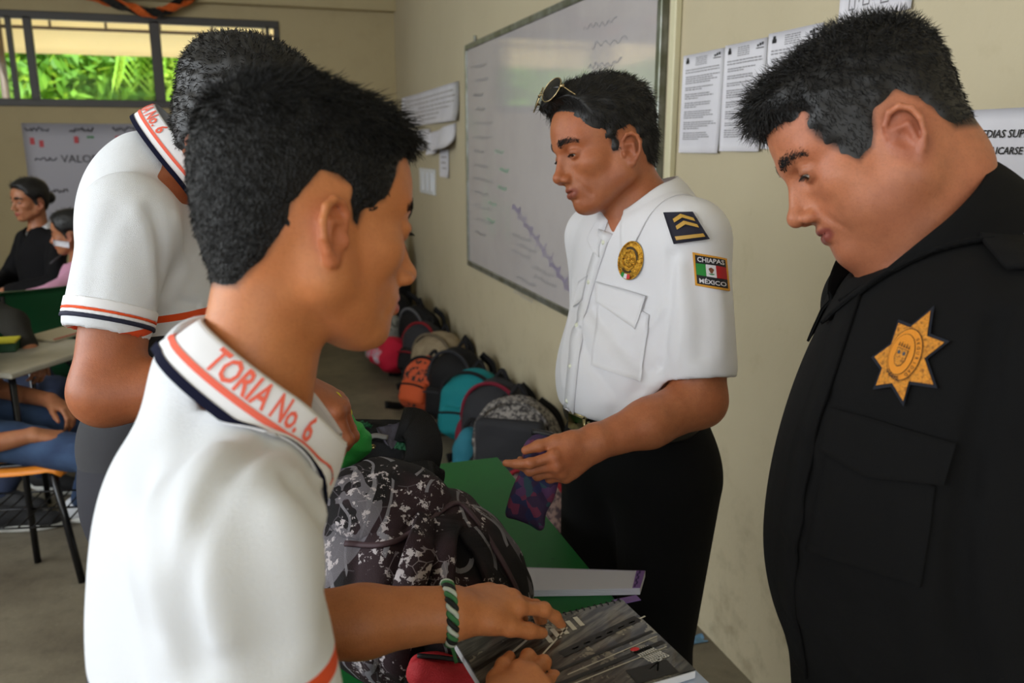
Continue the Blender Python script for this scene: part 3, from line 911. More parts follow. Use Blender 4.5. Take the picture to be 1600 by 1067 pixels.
LEAFM = [mat('leaf_bright_green', (140, 185, 62), .6, c2=(95, 150, 40), nscale=1.2, build=leaf_build), mat('leaf_yellow_green', (188, 208, 84), .6, c2=(110, 160, 50), nscale=1.4, build=leaf_build), mat('leaf_mid_green', (92, 142, 48), .6, c2=(60, 110, 36), nscale=1.1, build=leaf_build)]
M_BARK = mat('pale_bark', (150, 132, 110), .9, c2=(110, 92, 72), nscale=8)
TR = [(-6.9, 17.5, 0, 'bright green tree behind the leftmost window panes'), (-4.6, 18.5, 1, 'yellow green tree left of the awning post'), (-2.9, 16.6, 2, 'mid green tree just right of the awning post'),
      (-1.4, 18.0, 1, 'yellow green tree in the middle of the wide window pane'), (.6, 17.0, 0, 'bright green tree behind the pane beside the tall boy'), (2.8, 19, 2, 'mid green tree hidden behind the tall boy'), (5.2, 17.5, 0, 'bright green tree beyond the window end')]
for i, (x, y, k, lab) in enumerate(TR):
    r = empty('tree', (x, y, 0), lab, 'tree', 'trees in the yard')
    V, F = tube([(x, y, 0), (x + .1, y, 1.6), (x - .1, y, 3.0)], .16, n=8, k=8); mk('trunk', (V, F, M_BARK), r)
    V1, F1 = leaves((x, y, 3.5), (1.7, 1.5, 1.9), 3800, .17, rng, .5)
    V2, F2 = leaves((x + rng.uniform(-.6, .6), y - .9, 2.7), (1.2, .9, 1.3), 1600, .14, rng, 1.0)
    o = mk('crown', [(V1, F1, LEAFM[k]), (V2, F2, LEAFM[k])], r, smooth=False); o['kind'] = 'stuff'
pr = empty('palm_tree', (-.75, 14.5, 0), 'young palm with drooping pale fronds seen through the wide window pane', 'tree')
V, F = tube([(-.75, 14.5, 0), (-.7, 14.5, 1.6), (-.75, 14.5, 2.9)], .09, n=8, k=8); mk('trunk', (V, F, M_BARK), pr)
for i in range(9):
    a = i / 9 * 2 * math.pi + .3; dx, dy = math.cos(a), math.sin(a)
    pts = smooth_path([(-.75, 14.5, 2.9), (-.75 + .4 * dx, 14.5 + .4 * dy, 3.5), (-.75 + .8 * dx, 14.5 + .8 * dy, 3.3), (-.75 + 1.05 * dx, 14.5 + 1.05 * dy, 2.5)], 26)
    pcs = [tube(pts, .012, k=4)]
    for j in range(3, 26):
        for s_ in (-1, 1):
            q = pts[j]; e = q + np.array([-dy * s_ * .28, dx * s_ * .28, -.25]); sd = np.array([dx, dy, 0]) * .018
            pcs.append((np.array([q - sd, q + sd, e]), [[0, 1, 2]]))
    V, F = merge(*pcs); mk('frond', (V, F, LEAFM[0]), pr, smooth=False)
pb = empty('school_building', (-2, 26, 0), 'bright white building far behind the trees', 'building')
V, F = box((-2, 26, 1.1), (26, .3, 2.2)); mk('wall', (V, F, mat('white_render', (245, 245, 242), .8)), pb, smooth=False)
V, F = box((-2, 25.7, 2.3), (26.4, 1.2, .2)); mk('roof', (V, F, mat('grey_roof', (120, 118, 112), .8)), pb, smooth=False)
for i, (x, y, c1, c2, lab) in enumerate([(-1.25, 13.3, (214, 120, 96), (60, 62, 80), 'blurred person in a salmon shirt outside in the yard'), (-1.0, 13.6, (112, 150, 214), (50, 60, 90), 'blurred person in a light blue shirt outside in the yard'), (.05, 14.5, (150, 60, 60), (40, 40, 50), 'blurred person in a dark red shirt outside in the yard')]):
    r = empty('person', (x, y, 0), lab, 'person', 'people out in the yard')
    f = Fld().u(el((x, y, 1.25), (.17, .12, .30))).u(rc((x - .19, y, 1.42), (x - .22, y - .05, .95), .05, .04), .03).u(rc((x + .19, y, 1.42), (x + .22, y - .05, .95), .05, .04), .03)
    V, F = polygonize(f, (x - .4, y - .3, .8), (x + .4, y + .3, 1.7), .025); mk('shirt', (V, F, mat('yard_shirt_%d' % i, c1, .8)), r)
    f = Fld().u(rc((x - .08, y, .95), (x - .1, y, .05), .09, .06)).u(rc((x + .08, y, .95), (x + .1, y, .05), .09, .06), .02)
    V, F = polygonize(f, (x - .3, y - .2, -.02), (x + .3, y + .2, 1.1), .025); mk('trousers', (V, F, mat('yard_trousers_%d' % i, c2, .8)), r)
    f = Fld().u(el((x, y, 1.68), (.085, .1, .12))).u(rc((x, y, 1.45), (x, y, 1.6), .05), .02)
    V, F = polygonize(f, (x - .2, y - .2, 1.4), (x + .2, y + .2, 1.85), .02); mk('body', (V, F, mat('yard_skin', (170, 110, 80), .6)), r)
    f = Fld().u(el((x, y + .02, 1.72), (.095, .1, .1)))
    V, F = polygonize(f, (x - .2, y - .2, 1.6), (x + .2, y + .2, 1.9), .02); mk('hair', (V, F, mat('hair_black', (15, 13, 12), .5)), r)

# ------------------------------------------------------------------ whiteboard and papers on the right wall
def wr(px, py): return onplane(px, py, 0, XW)
WBY0, WBY1, WBZ0, WBZ1 = 2.44, 4.81, .80, 2.02
wb = empty('whiteboard', (XW, (WBY0 + WBY1) / 2, WBZ0), 'long smudged whiteboard with aluminium frame behind the officer in white', 'whiteboard')
def wb_build(t, b, col):
    p = t.pos(); s_ = t.sep(p)
    n1 = t.noise(3.0, 4, .6); 
    c = t.mix(t.math('MULTIPLY', t.step(n1, .4, .75), .35), lin((184, 178, 178)), lin((154, 148, 150)))
    n4 = t.noise(2.1, 2, .5, dist=.4); c = t.mix(t.math('MULTIPLY', t.step(n4, .60, .75), .25), c, lin((170, 190, 172)))
    t.link(c, b.inputs['Base Color'])
    t.link(t.math('ADD', .05, t.math('MULTIPLY', t.step(n1, .3, .7), .06)), b.inputs['Roughness'])
M_WB = mat('whiteboard_surface', (190, 186, 186), .07, build=wb_build, coat=.0, spec=1.0)
V, F = box((XW - .012, (WBY0 + WBY1) / 2, (WBZ0 + WBZ1) / 2), (.016, WBY1 - WBY0 - .02, WBZ1 - WBZ0 - .02), bev=.002); mk('board', (V, F, M_WB), wb, smooth=False)
M_AL = mat('aluminium_frame', (150, 152, 146), .4, metal=.7, c2=(110, 112, 96), nscale=14)
for z, h_ in ((WBZ1, .03), (WBZ0, .03)):
    V, F = box((XW - .014, (WBY0 + WBY1) / 2, z), (.028, WBY1 - WBY0 + .03, h_), bev=.003); mk('frame_rail', (V, F, M_AL), wb, smooth=False)
for y in (WBY0, WBY1):
    V, F = box((XW - .014, y, (WBZ0 + WBZ1) / 2), (.028, .03, WBZ1 - WBZ0 - .03), bev=.003); mk('frame_rail', (V, F, M_AL), wb, smooth=False)
V, F = box((XW - .01, 4.66, 2.05), (.012, .02, .04), bev=.002); mk('hanging_tab', (V, F, M_AL), wb, smooth=False)
def scribble(y0, z0, wd, amp, rng, n=40, x=XW - .0215, r=.0018):
    u = np.linspace(0, 1, n); a = rng.uniform(.6, 1.4)
    pts = np.stack([np.full(n, x), y0 - u * wd, z0 + amp * np.sin(u * n * a + rng.random() * 6) * rng.uniform(.3, 1, n) + amp * .4 * np.sin(u * 7)], 1)
    return strap(pts, r * 1.6, .0004, up=(1, 0, 0))
M_INK = [mat('marker_purple', (150, 140, 165), .6), mat('marker_grey', (150, 148, 150), .6), mat('marker_green', (150, 180, 158), .6)]
r2 = np.random.default_rng(2)
pcs = {0: [], 1: [], 2: []}
for j in range(13): pcs[1].append(scribble(4.68 - r2.uniform(0, .05), 1.9 - j * .075, r2.uniform(.2, .45), .012, r2, r=.002))
for j in range(10): pcs[0].append(scribble(3.95 - j * .09, 1.18 - j * .035, .14, .02, r2, r=.003))
for j in range(8): pcs[1].append(scribble(4.0 - r2.uniform(0, .4), 1.05 - j * .04, .3, .012, r2, r=.002))
for j in range(5): pcs[2].append(scribble(4.45 - r2.uniform(0, .3), 1.45 - j * .09, .16, .012, r2, r=.003))
for j in range(6): pcs[1].append(scribble(3.1 - r2.uniform(0, .2), 1.9 - j * .07, .3, .012, r2, r=.002))
mk('marker_writing', [(*merge(*pcs[k]), M_INK[k]) for k in pcs], wb, smooth=False)['kind'] = 'stuff'

M_PAP = mat('white_paper', (214, 212, 218), .6, c2=(204, 201, 208), nscale=6)
M_PRINT = mat('grey_print', (120, 118, 122), .7)
M_PRINTD = mat('black_print', (24, 22, 24), .6)
def paper_right(y0, y1, z0, z1, label, lines=None, group=None, curl=.006, tilt=0, name='paper_sheet', cat='paper', dx=.003):
    """sheet on the right wall; y0 = far edge, y1 = near edge"""
    root = empty(name, (XW - .002, (y0 + y1) / 2, z0), label, cat, group)
    ph = (y0 * 7) % 3
    def S(u, v, off=0.0):
        y = y0 + u * (y1 - y0); z = z0 + v * (z1 - z0) + tilt * u
        bul = curl * (np.sin(u * 9 + ph) * .5 + .5) * (.4 + .6 * (1 - v)) + curl * 1.5 * (1 - v) ** 4 * u
        return np.stack([XW - dx - bul - off, y, z], 1)
    V, F = grid_surf(lambda u, v: S(u, v), 12, 12, -.0006)
    mk('sheet', (V, F, M_PAP), root)
    return root, S
def print_lines(root, S, rows, rng, m=None, name='printed_text', off=.0012):
    ps = []
    for (v, u0, u1, hh) in rows:
        u = u0
        while u < u1 - .01:
            wl = min(rng.uniform(.03, .09), u1 - u)
            uu = np.linspace(u, u + wl * .82, 4)
            a = S(uu, np.full(4, v), off); b = S(uu, np.full(4, v + hh), off)
            Vv = np.concatenate([a, b]); ps.append((Vv, [[i, i + 1, i + 5, i + 4] for i in range(3)]))
            u += wl
    V, F = merge(*ps); o = mk(name, (V, F, m or M_PRINT), root, smooth=False); o['kind'] = 'stuff'; return o
a4 = [((1067, 1130), (88, 76), (240, 238)), ((1131, 1196), (74, 58), (238, 235)), ((1198, 1282), (56, 35), (234, 231))]
labs = ['printed letter sheet farthest left of three beside the whiteboard frame', 'middle one of three printed letter sheets on the wall', 'printed letter sheet partly hidden by the officer in black’s hair']
labs[2] = 'printed letter sheet partly hidden by the hair of the officer in black'
rp = np.random.default_rng(8)
for i, (xx, yt, yb) in enumerate(a4):
    pL, pR = wr(xx[0], (yt[0] + yb[0]) / 2), wr(xx[1], (yt[1] + yb[1]) / 2)
    zt = (wr(xx[0], yt[0])[2] + wr(xx[1], yt[1])[2]) / 2; zb = (wr(xx[0], yb[0])[2] + wr(xx[1], yb[1])[2]) / 2
    root, S = paper_right(pL[1], pR[1], zb, zt, labs[i], group='printed letters on the right wall', curl=.004)
    rows = [(.955 - .018 * k, .32, .62, .008) for k in range(5)]
    rows += [(.84 - .026 * k, .08, .92, .010) for k in range(2)]
    v = .77
    while v > .10:
        nl = rp.integers(2, 5)
        for k in range(nl):
            if v < .08: break
            rows.append((v, .10, rp.uniform(.7, .93) if k < nl - 1 else rp.uniform(.3, .8), .010)); v -= .021
        v -= .025
    print_lines(root, S, rows, rp)
    V, F = merge(*[(S(np.array([a, b, b, a]), np.array([c, c, d, d]), .0014), [[0, 1, 2, 3]]) for a, b, c, d in ((.10, .15, .93, .97), (.085, .165, .91, .945), (.78, .82, .935, .955), (.83, .87, .94, .965), (.88, .92, .945, .97), (.76, .93, .918, .926))])
    mk('letterhead_crest', (V, F, M_PRINTD), root, smooth=False)['kind'] = 'stuff'
# sheet with outlined shapes at the top edge
pL, pR = wr(1314, 18), wr(1428, 5)
root, S = paper_right(pL[1], pR[1], 1.735, 1.95, 'white sheet with outlined shapes, a plus and an equals sign', curl=.002)
def shape_print(root, S, polys, m, name='printed_shapes'):
    ps = []
    for pl in polys:
        pl = np.array(pl); ps.append((S(pl[:, 0], pl[:, 1], .0014), [list(range(len(pl)))]))
    V, F = merge(*ps); return mk(name, (V, F, m), root, smooth=False)
def outl(x0, x1, y0, y1, t=.012):
    return [[(x0, y0), (x1, y0), (x1, y0 + t * 1.3), (x0, y0 + t * 1.3)], [(x0, y1), (x1, y1), (x1, y1 + t * 1.3), (x0, y1 + t * 1.3)], [(x0, y0), (x0 + t, y0), (x0 + t, y1), (x0, y1)], [(x1, y0), (x1 + t, y0), (x1 + t, y1), (x1, y1)]]
pp = outl(.14, .22, .10, .32) + outl(.34, .43, .12, .32) + outl(.60, .70, .10, .30)
pp += [[(.255, .20), (.315, .20), (.315, .215), (.255, .215)], [(.28, .165), (.292, .165), (.292, .25), (.28, .25)]]
pp += [[(.48, .20), (.55, .20), (.55, .215), (.48, .215)], [(.48, .15), (.55, .15), (.55, .165), (.48, .165)]]
pp += [[(.74, .26), (.80, .18), (.81, .19), (.75, .28)], [(.80, .18), (.90, .34), (.89, .35), (.80, .20)]]
shape_print(root, S, pp, M_PRINT)
# sheet MEDIAS SU... behind the officer in black
pL, pR = wr(1525, 172), wr(1700, 160)
root, S = paper_right(pL[1] + .06, pR[1] - .1, 1.30, wr(1560, 170)[2], 'white notice with bold black capitals behind the collar of the officer in black', curl=.001)
def wall_text(root, s, px, py, size_px, shear=.2, bold=.0, m=None, name='lettering'):
    """line of capitals standing on the right wall, starting at the pixel"""
    V, F = text_mesh(s, 1.0, shear=shear, bold=bold)
    V[:, 0] -= V[:, 0].min(); V[:, 1] -= V[:, 1].min(); hh = V[:, 1].max()
    a = wr(px, py); b = wr(px, py - size_px); k = (b[2] - a[2]) / hh
    W_ = np.stack([np.full(len(V), XW - .0062), a[1] - V[:, 0] * k, a[2] + V[:, 1] * k], 1)
    return mk(name, (W_, F, m or M_PRINTD), root, smooth=False)
wall_text(root, 'MEDIAS SUPERIOR', 1527, 216, 12.5, shear=.15, bold=.02)
wall_text(root, 'IMPLICARSE', 1533, 241, 11.5, shear=.15, bold=.02)
# hand-written strips near the corner
root, S = paper_right(6.95, 5.06, 1.63, 1.86, 'long band of handwritten white sheets near the room corner', curl=.012, cat='paper', name='paper_band')
print_lines(root, S, [(.80, .05, .95, .03), (.66, .08, .97, .03), (.52, .35, .95, .03), (.40, .30, .9, .03), (.28, .35, .75, .03), (.15, .4, .7, .03)], rp, m=mat('faint_ink', (140, 132, 128), .7))
root, S = paper_right(6.6, 5.9, 1.45, 1.60, 'curled white paper slip below the handwritten band, nearest the corner', curl=.03)
root, S = paper_right(5.85, 5.15, 1.42, 1.57, 'curled white paper slip below the handwritten band, nearest the whiteboard', curl=.05, tilt=.05)
root, S = paper_right(5.62, 5.35, 1.28, 1.46, 'small hanging white label under the curled paper slips', curl=.004)
print_lines(root, S, [(.7, .2, .8, .05), (.5, .2, .7, .05), (.3, .3, .8, .05)], rp, m=mat('faint_ink', (140, 132, 128), .7))
sb = empty('switch_plate', (XW, 6.0, 1.14), 'white double switch plate on the wall left of the whiteboard', 'switch')
V, F = box((XW - .008, 6.02, 1.235), (.016, .50, .18), bev=.004); mk('plate', (V, F, mat('white_plastic', (214, 216, 220), .35)), sb, smooth=False)
for y in (6.17, 6.02, 5.87):
    V, F = box((XW - .019, y, 1.235), (.01, .10, .13), bev=.003); mk('rocker', (V, F, mat('white_plastic', (214, 216, 220), .35)), sb, smooth=False)

# ------------------------------------------------------------------ poster and garland on the back wall
pz0, pz1, px0, px1 = .86, 1.65, -1.56, -.45
ps_ = empty('poster', ((px0 + px1) / 2, YB - .003, pz0), 'large white handwritten poster titled VALORES under the window', 'poster')
def SB(u, v, off=0.0):
    return np.stack([px0 + u * (px1 - px0), YB - .006 - off - .004 * np.sin(u * 11), pz0 + v * (pz1 - pz0)], 1)
V, F = grid_surf(lambda u, v: SB(u, v), 16, 8, .0008); mk('sheet', (V, F[:, ::-1], mat('poster_paper', (176, 174, 184), .6)), ps_)
def back_text(root, s, x, z, size, m, name='lettering', shear=0):
    V, F = text_mesh(s, size, shear=shear)
    W_ = np.stack([V[:, 0] + x, np.full(len(V), YB - .0125), V[:, 1] + z], 1)
    return mk(name, (W_, F, m), root, smooth=False)
M_MK = mat('poster_marker', (70, 66, 72), .7)
back_text(ps_, 'VALORES', -1.15, 1.385, .082, M_MK)
rz = np.random.default_rng(77)
hd_ = []
for (x, z, wd, hh) in ((-1.54, 1.605, .16, .035), (-1.24, 1.605, .17, .04), (-.94, 1.61, .18, .04), (-1.50, 1.385, .15, .028), (-1.42, 1.15, .12, .03)):
    n_ = 26; xs_ = x + wd * np.linspace(0, 1, n_); zs_ = z + hh * rz.uniform(-.5, .5, n_)
    hd_.append(strap(np.stack([xs_, np.full(n_, YB - .0125), zs_], 1), .009, .0006, up=(0, 1, 0)))
mk('marker_lines', (*merge(*hd_), M_MK), ps_, smooth=False)['kind'] = 'stuff'
M_RED = mat('red_crayon', (196, 78, 84), .7)
fg_ = []
for (x, z, w_, h_) in ((-.80, 1.535, .05, .05), (-.80, 1.48, .07, .06), (-.82, 1.43, .018, .06), (-.78, 1.43, .018, .06), (-.85, 1.49, .04, .014), (-.745, 1.50, .04, .014), (-.72, 1.53, .012, .06)):
    fg_.append(box((x - .10, YB - .013, z), (w_, .001, h_)))
for (x, z) in ((-1.5, 1.52), (-1.44, 1.5), (-1.2, 1.53)): fg_.append(box((x, YB - .013, z), (.03, .001, .05)))
V, F = merge(*fg_); mk('drawing', (V, F, M_RED), ps_, smooth=False)['kind'] = 'stuff'
V, F = box((-1.1, YB - .013, 1.55), (.05, .001, .015)); mk('green_mark', (V, F, mat('green_crayon', (80, 140, 90), .7)), ps_, smooth=False)
ga = empty('garland', (-.55, YB - .12, 2.35), 'twisted orange and black crepe paper garland hanging over the window', 'garland')
pts = smooth_path([(-1.35, YB - .13, 2.66), (-1.0, YB - .14, 2.54), (-.72, YB - .14, 2.46), (-.55, YB - .14, 2.43), (-.40, YB - .14, 2.49), (-.18, YB - .14, 2.62), (0, YB - .13, 2.72)], 60)
pts = pts + np.array([0, 0, .02])
for k, m in ((0, mat('orange_crepe', (206, 92, 24), .8)), (1, mat('black_crepe', (18, 14, 12), .85))):
    ups = [np.array([0, math.cos(i * .42 + k * math.pi), math.sin(i * .42 + k * math.pi)]) for i in range(60)]
    off = np.array([u_ * .022 for u_ in ups])
    V, F = strap(pts + off, .058, .012, ups=ups); mk('crepe_strip', (V, F, m), ga, smooth=False)
# ------------------------------------------------------------------ clothing helpers
def push(V, f, off):
    V = np.array(V)
    for _ in range(2):
        d = par(f, V)[:, None]; V = V + grad(f, V, .001) * np.maximum(off - d, 0)
    return V
def lf(O, R, s, p): return O + s * (np.array(p) @ R)
def collar_fn(c, ax, fw, rad, h_in, h_top, fall, flare, tip, gap, f=None, push_off=.004, tipout=0.0):
    """returns fn(u,v,off): u runs round the neck from one front end to the other, v 0 = inner edge, .4 = fold, 1 = outer edge"""
    ax = np.array(ax) / np.linalg.norm(ax); fw = np.array(fw) - ax * np.dot(fw, ax); fw /= np.linalg.norm(fw); lf_ = np.cross(ax, fw)
    def raw(u, v):
        a = math.pi * 2 * (gap + (1 - 2 * gap) * u)
        fr = np.clip(np.cos(a), 0, 1) ** 2
        ht = h_top * (1 - .55 * fr)
        hin = h_in - .35 * h_top * fr
        w1 = np.clip(v / .4, 0, 1); w2 = np.clip((v - .4) / .6, 0, 1)
        rr = rad[0] + .006 * np.sin(w1 * math.pi / 2) * 0 + flare * w2 ** .8 + .004 * np.sin(v * math.pi)
        edge = np.clip(1 - np.minimum(u, 1 - u) / .16, 0, 1)
        h = hin + (ht - hin) * w1 - (fall + tip * edge) * w2
        x = np.cos(a) * (rr + (rad[1] - rad[0]) * np.abs(np.cos(a))) + tipout * edge * w2
        y = np.sin(a) * rr * (1 - .25 * edge * w2 * 0)
        return c + x[:, None] * fw + y[:, None] * lf_ + h[:, None] * ax
    def fn(u, v, off=0.0):
        u = np.asarray(u, float); v = np.asarray(v, float)
        p = raw(u, v)
        e = .004
        du = raw(u + e, v) - raw(u - e, v); dv = raw(u, v + e) - raw(u, v - e)
        n = np.cross(du, dv); n /= np.linalg.norm(n, axis=1)[:, None] + 1e-12
        sgn = np.sign(((p - c) * n).sum(1)); sgn[sgn == 0] = 1; n = n * sgn[:, None]
        if f is not None:
            w2 = np.clip((v - .4) / .6, 0, 1)
            p = push(p, f, push_off * w2.mean() + .0) if False else p
            d = par(f, p); g = grad(f, p, .001)
            p = p + g * (np.maximum(push_off * np.clip(w2 * 3, 0, 1) + .0005 - d, 0))[:, None]
        return p + n * off
    return fn
def surf_text(fn, s, u0, u1, v0, v1, off, m, flip=False, sub=.12):
    V, F = text_mesh(s, 1.0, sub=sub, bold=.022)
    x = (V[:, 0] - V[:, 0].min()) / (np.ptp(V[:, 0])); y = (V[:, 1] - V[:, 1].min()) / np.ptp(V[:, 1])
    return fn(u0 + (u1 - u0) * x, v0 + (v1 - v0) * y, off), F, m
def fn_strip(fn, u0, u1, v0, v1, off, n=60, nv=2):
    return grid_surf(lambda a, b: fn(u0 + (u1 - u0) * a, v0 + (v1 - v0) * b, off), n, nv)
def cloth(name, rgb, c2=None, rough=.85, weave=1500, folds=(18, .8), build=None, sheen=.0, bump=.35):
    return mat(name, rgb, rough, c2=c2, nscale=3, bump=bump, bscale=weave, bump2=folds, sheen=sheen, spec=.2, build=build)
def shoe(c, fw, root, m_up, m_sole, L=.26, name='shoe'):
    fw = np.array(fw, float); fw[2] = 0; fw /= np.linalg.norm(fw); R = np.array([fw, np.cross((0, 0, 1), fw), (0, 0, 1)])
    g = Fld().u(el((.02, 0, .045), (.075, .040, .045))).u(el((.12, 0, .035), (.075, .043, .030)), .03).u(el((-.04, 0, .05), (.05, .038, .05)), .03).i(half((0, 0, .018), (0, 0, -1)), .004)
    V, F = polygonize(g, (-.12, -.07, -.01), (.22, .07, .12), .006); sh = mk(name, (V @ R + c, F, m_up), root)
    g = Fld().u(bx((.05, 0, .0135), (.255, .082, .025), rad=.012))
    g = Fld().u(el((.05, 0, .012), (.142, .046, .05))).i(bx((.05, 0, .0135), (.30, .12, .025), rad=.004), .004)
    V, F = polygonize(g, (-.12, -.07, -.01), (.22, .07, .05), .006); mk('sole', (V @ R + c, F, m_sole), sh)
def bbox_pts(pts, pad): 
    p = np.array(pts); return p.min(0) - pad, p.max(0) + pad
def horiz(v):
    v = np.array(v, float); v[2] = 0; return v / np.linalg.norm(v)
Z = np.array([0, 0, 1.0])
def body_axes(fw):
    fw = horiz(fw); return np.array([fw, np.cross(Z, fw), Z])
HAIRM = mat('hair_black', (14, 12, 12), .5, bump=2.5, bscale=420, spec=.35)
HAIRM2 = mat('hair_strong_black', (9, 9, 10), .5, bump=2.5, bscale=420, spec=.35)

def person_legs(root, hip, Rb, m, hipw=.085, r0=.095, r1=.058, fz=.03, spreadx=0, shoes=None, waist=None, lean=0.0, voxel=.009, top=None):
    """standing trousers from the waist to the floor, with shoes"""
    g = Fld(); g.u(el(hip + Z * .02, (.115, .155, .13), Rb))
    for s_ in (-1, 1):
        h = hip + Rb[1] * hipw * s_ - Z * .04
        foot = h.copy(); foot[2] = 0.10; foot = foot + Rb[1] * .02 * s_ + Rb[0] * (spreadx * s_ + lean)
        knee = (h + foot) / 2 + Rb[0] * .02; knee[2] = foot[2] + .38
        g.u(rc(h, knee, r0, .068), .05); g.u(rc(knee, foot, .068, r1), .03)
        for k in range(4):
            zz = knee[2] + .12 - .05 * k
            g.crease([knee + Rb[0] * .06 + Rb[1] * .05 + Z * (.05 - .03 * k), knee + Rb[0] * .07 - Rb[1] * .05 + Z * (.03 - .035 * k)], .01, .002)
        sc = foot.copy(); sc[2] = 0
        shoe(sc + Rb[0] * .02, Rb[0], root, mat('black_shoe_leather', (18, 17, 18), .35), mat('black_rubber', (12, 12, 12), .7))
        g.i(half((0, 0, .035), (0, 0, -1)), .005)
    if top is not None: g.i(half((0, 0, top), (0, 0, 1)), .004)
    V, F = polygonize(g, hip - [.35, .35, hip[2]], hip + [.35, .35, .25], voxel)
    return mk('trousers', (V, F, m), root), g

# ------------------------------------------------------------------ officer in white
def officer_white():
    root_xy = P(990, 900, 1.62)
    root = empty('person', (root_xy[0], root_xy[1], 0), 'officer in white short-sleeved uniform shirt with gold badge, looking down behind the table', 'person')
    s = .93
    O, R = head_pose(-1, 943, 229, 1.49, -19, 17)
    hf = head_field(fat=.0, nose=1.05, ear=.9, eye_open=.0030, brow=1.1)
    skin = skin_mat('skin_officer_white', (176, 108, 70), (118, 66, 42), (142, 74, 58), (168, 86, 54))
    S = horiz(D(.54, 0, -.84)); fb = np.cross(S, Z); Rb = np.array([fb, S, Z])
    NB = P(1008, 335, 1.52)
    SL, SR = P(1078, 374, 1.43), P(935, 372, 1.70)
    EL, WRI = P(1092, 625, 1.42), P(930, 692, 1.345)
    ch, be, hp = P(1003, 465, 1.57), P(990, 590, 1.575), P(998, 700, 1.62)
    f = Fld()
    f.u(inframe(hf, O, R, s))
    neck_top = lf(O, R, s, (-.030, 0, -.045))
    NK = rc(neck_top, NB, .047, .054); f.u(NK, .014)
    f.u(rc(lf(O, R, s, (-.012, .035, -.05)), NB + fb * .03 - Z * .02, .012, .014), .02)   # neck muscle
    f.u(rc(lf(O, R, s, (.015, 0, -.085)), NB + fb * .04 - Z * .03, .018, .026), .02)
    # hidden trunk keeps the figure one body
    f.u(el(ch, (.085, .145, .19), Rb), .05); f.u(el(be, (.10, .135, .15), Rb), .05)
    f.u(rc(NB - Z * .03, SL, .045, .05), .03); f.u(rc(NB - Z * .03, SR, .045, .05), .03)
    f.u(rc(SL, P(1090, 560, 1.42), .050, .047), .02)
    f.chain([P(1090, 560, 1.42), EL, (EL + WRI) / 2 + D(0, -.3, 0) * .004, WRI], [.047, .045, .039, .028], .02)
    f.u(rc(SR, P(935, 560, 1.76), .05, .045), .02); f.u(rc(P(935, 560, 1.76), P(925, 690, 1.70), .045, .03), .02)
    add_hand(f, WRI + D(-.2, 0, 0) * 0, D(-.78, -.46, -.42), D(-.30, .85, -.35), D(.12, .35, -.85), L=.165, curl=((20, 30, 15), (42, 50, 30), (52, 55, 30), (60, 55, 30)), thumb=(22, 8), thumb_in=.35, wr=.027)
    lo, hi = bbox_pts([O, NB, SL, SR, EL, WRI, be, P(800, 740, 1.3), P(905, 720, 1.66)], .16)
    poly = [(.080, .084), (.066, .066), (.060, .046), (.040, .030), (.026, .016), (.022, -.024), (.006, -.026), (.001, .012), (-.024, .018), (-.042, -.010), (-.050, -.055), (-.080, -.066), (-.14, -.055), (-.16, .15), (0, .22), (.15, .18), (.13, .088)]
    # head finely, the rest coarser
    cut = NB + Z * .01
    V, F = polygonize(f, np.minimum(O, NB) - [.15, .15, .12], O + [.16, .16, .16], .0022)
    V2, F2 = polygonize(f, np.minimum(np.minimum(EL, WRI), P(800, 780, 1.3)) - .05, np.maximum(EL, P(1000, 560, 1.45)) + [.07, .07, .02], .0032)
    # join: keep head region above the cut, arm region in its box
    k1 = V[F].mean(1)[:, 2] > NB[2] - .06
    c2 = V2[F2].mean(1); k2 = np.ones(len(F2), bool)
    V3, F3 = polygonize(f, lo, hi, .010)
    c3 = V3[F3].mean(1)
    b1lo, b1hi = np.minimum(O, NB) - [.15, .15, .12], O + [.16, .16, .16]
    b2lo, b2hi = np.minimum(np.minimum(EL, WRI), P(800, 780, 1.3)) - .05, np.maximum(EL, P(1000, 560, 1.45)) + [.07, .07, .02]
    in1 = (c3[:, 2] > NB[2] - .06); in2 = ((c3 > b2lo + .006) & (c3 < b2hi - .006)).all(1)
    F3 = F3[~(in1 | in2)]
    TT = np.concatenate([head_tint(V, O, R, s, poly, .25), np.zeros((len(V2) + len(V3), 4))])
    mk('body', [(V, F[k1], skin), (V2, F2, skin), (V3, F3, skin)], root, attr={'tint': TT})
    eyes(O, R, s, root)
    rng = np.random.default_rng(11)
    def thick(q):
        return .004 + .013 * np.clip((q[:, 2] - .03) / .06, 0, 1) + .012 * np.clip((q[:, 0] - .03) / .05, 0, 1) * np.clip((q[:, 2] - .06) / .03, 0, 1)
    def flow(p):
        d = np.zeros_like(p); t = np.clip((p[:, 2] - .05) / .05, 0, 1)
        d[:, 0] = -.9 * t - .25; d[:, 2] = -.8 * (1 - t) + .1 * t; return d
    build_hair(O, R, s, hf, poly, thick, root, HAIRM, rng, n=14000, length=.020, wid=.00045, flow=flow, lump=(.0022, 52), lift=.35, curl=.30, neck=[(NK, .014)])
    # shirt
    M_SH = cloth('white_uniform_cotton', (232, 231, 235), folds=(26, .55), weave=1800)
    hem = P(940, 655, 1.5)[2]
    g = Fld()
    g.u(el(ch, (.110, .168, .215), Rb)); g.u(el(be + fb * .014, (.128, .152, .150), Rb), .06)
    g.u(rc(NB - Z * .045, SL + Z * .004, .058, .062), .05); g.u(rc(NB - Z * .045, SR + Z * .004, .058, .062), .05)
    Sc = P(1092, 572, 1.415)
    g.u(rc(SL - Z * .005, Sc, .066, .064), .03); g.u(rc(SR, P(935, 560, 1.76), .062, .058), .03)
    ad = (Sc - SL) / np.linalg.norm(Sc - SL)
    g.s(rc(Sc + ad * .085, Sc + ad * .14, .085, .085), .004)
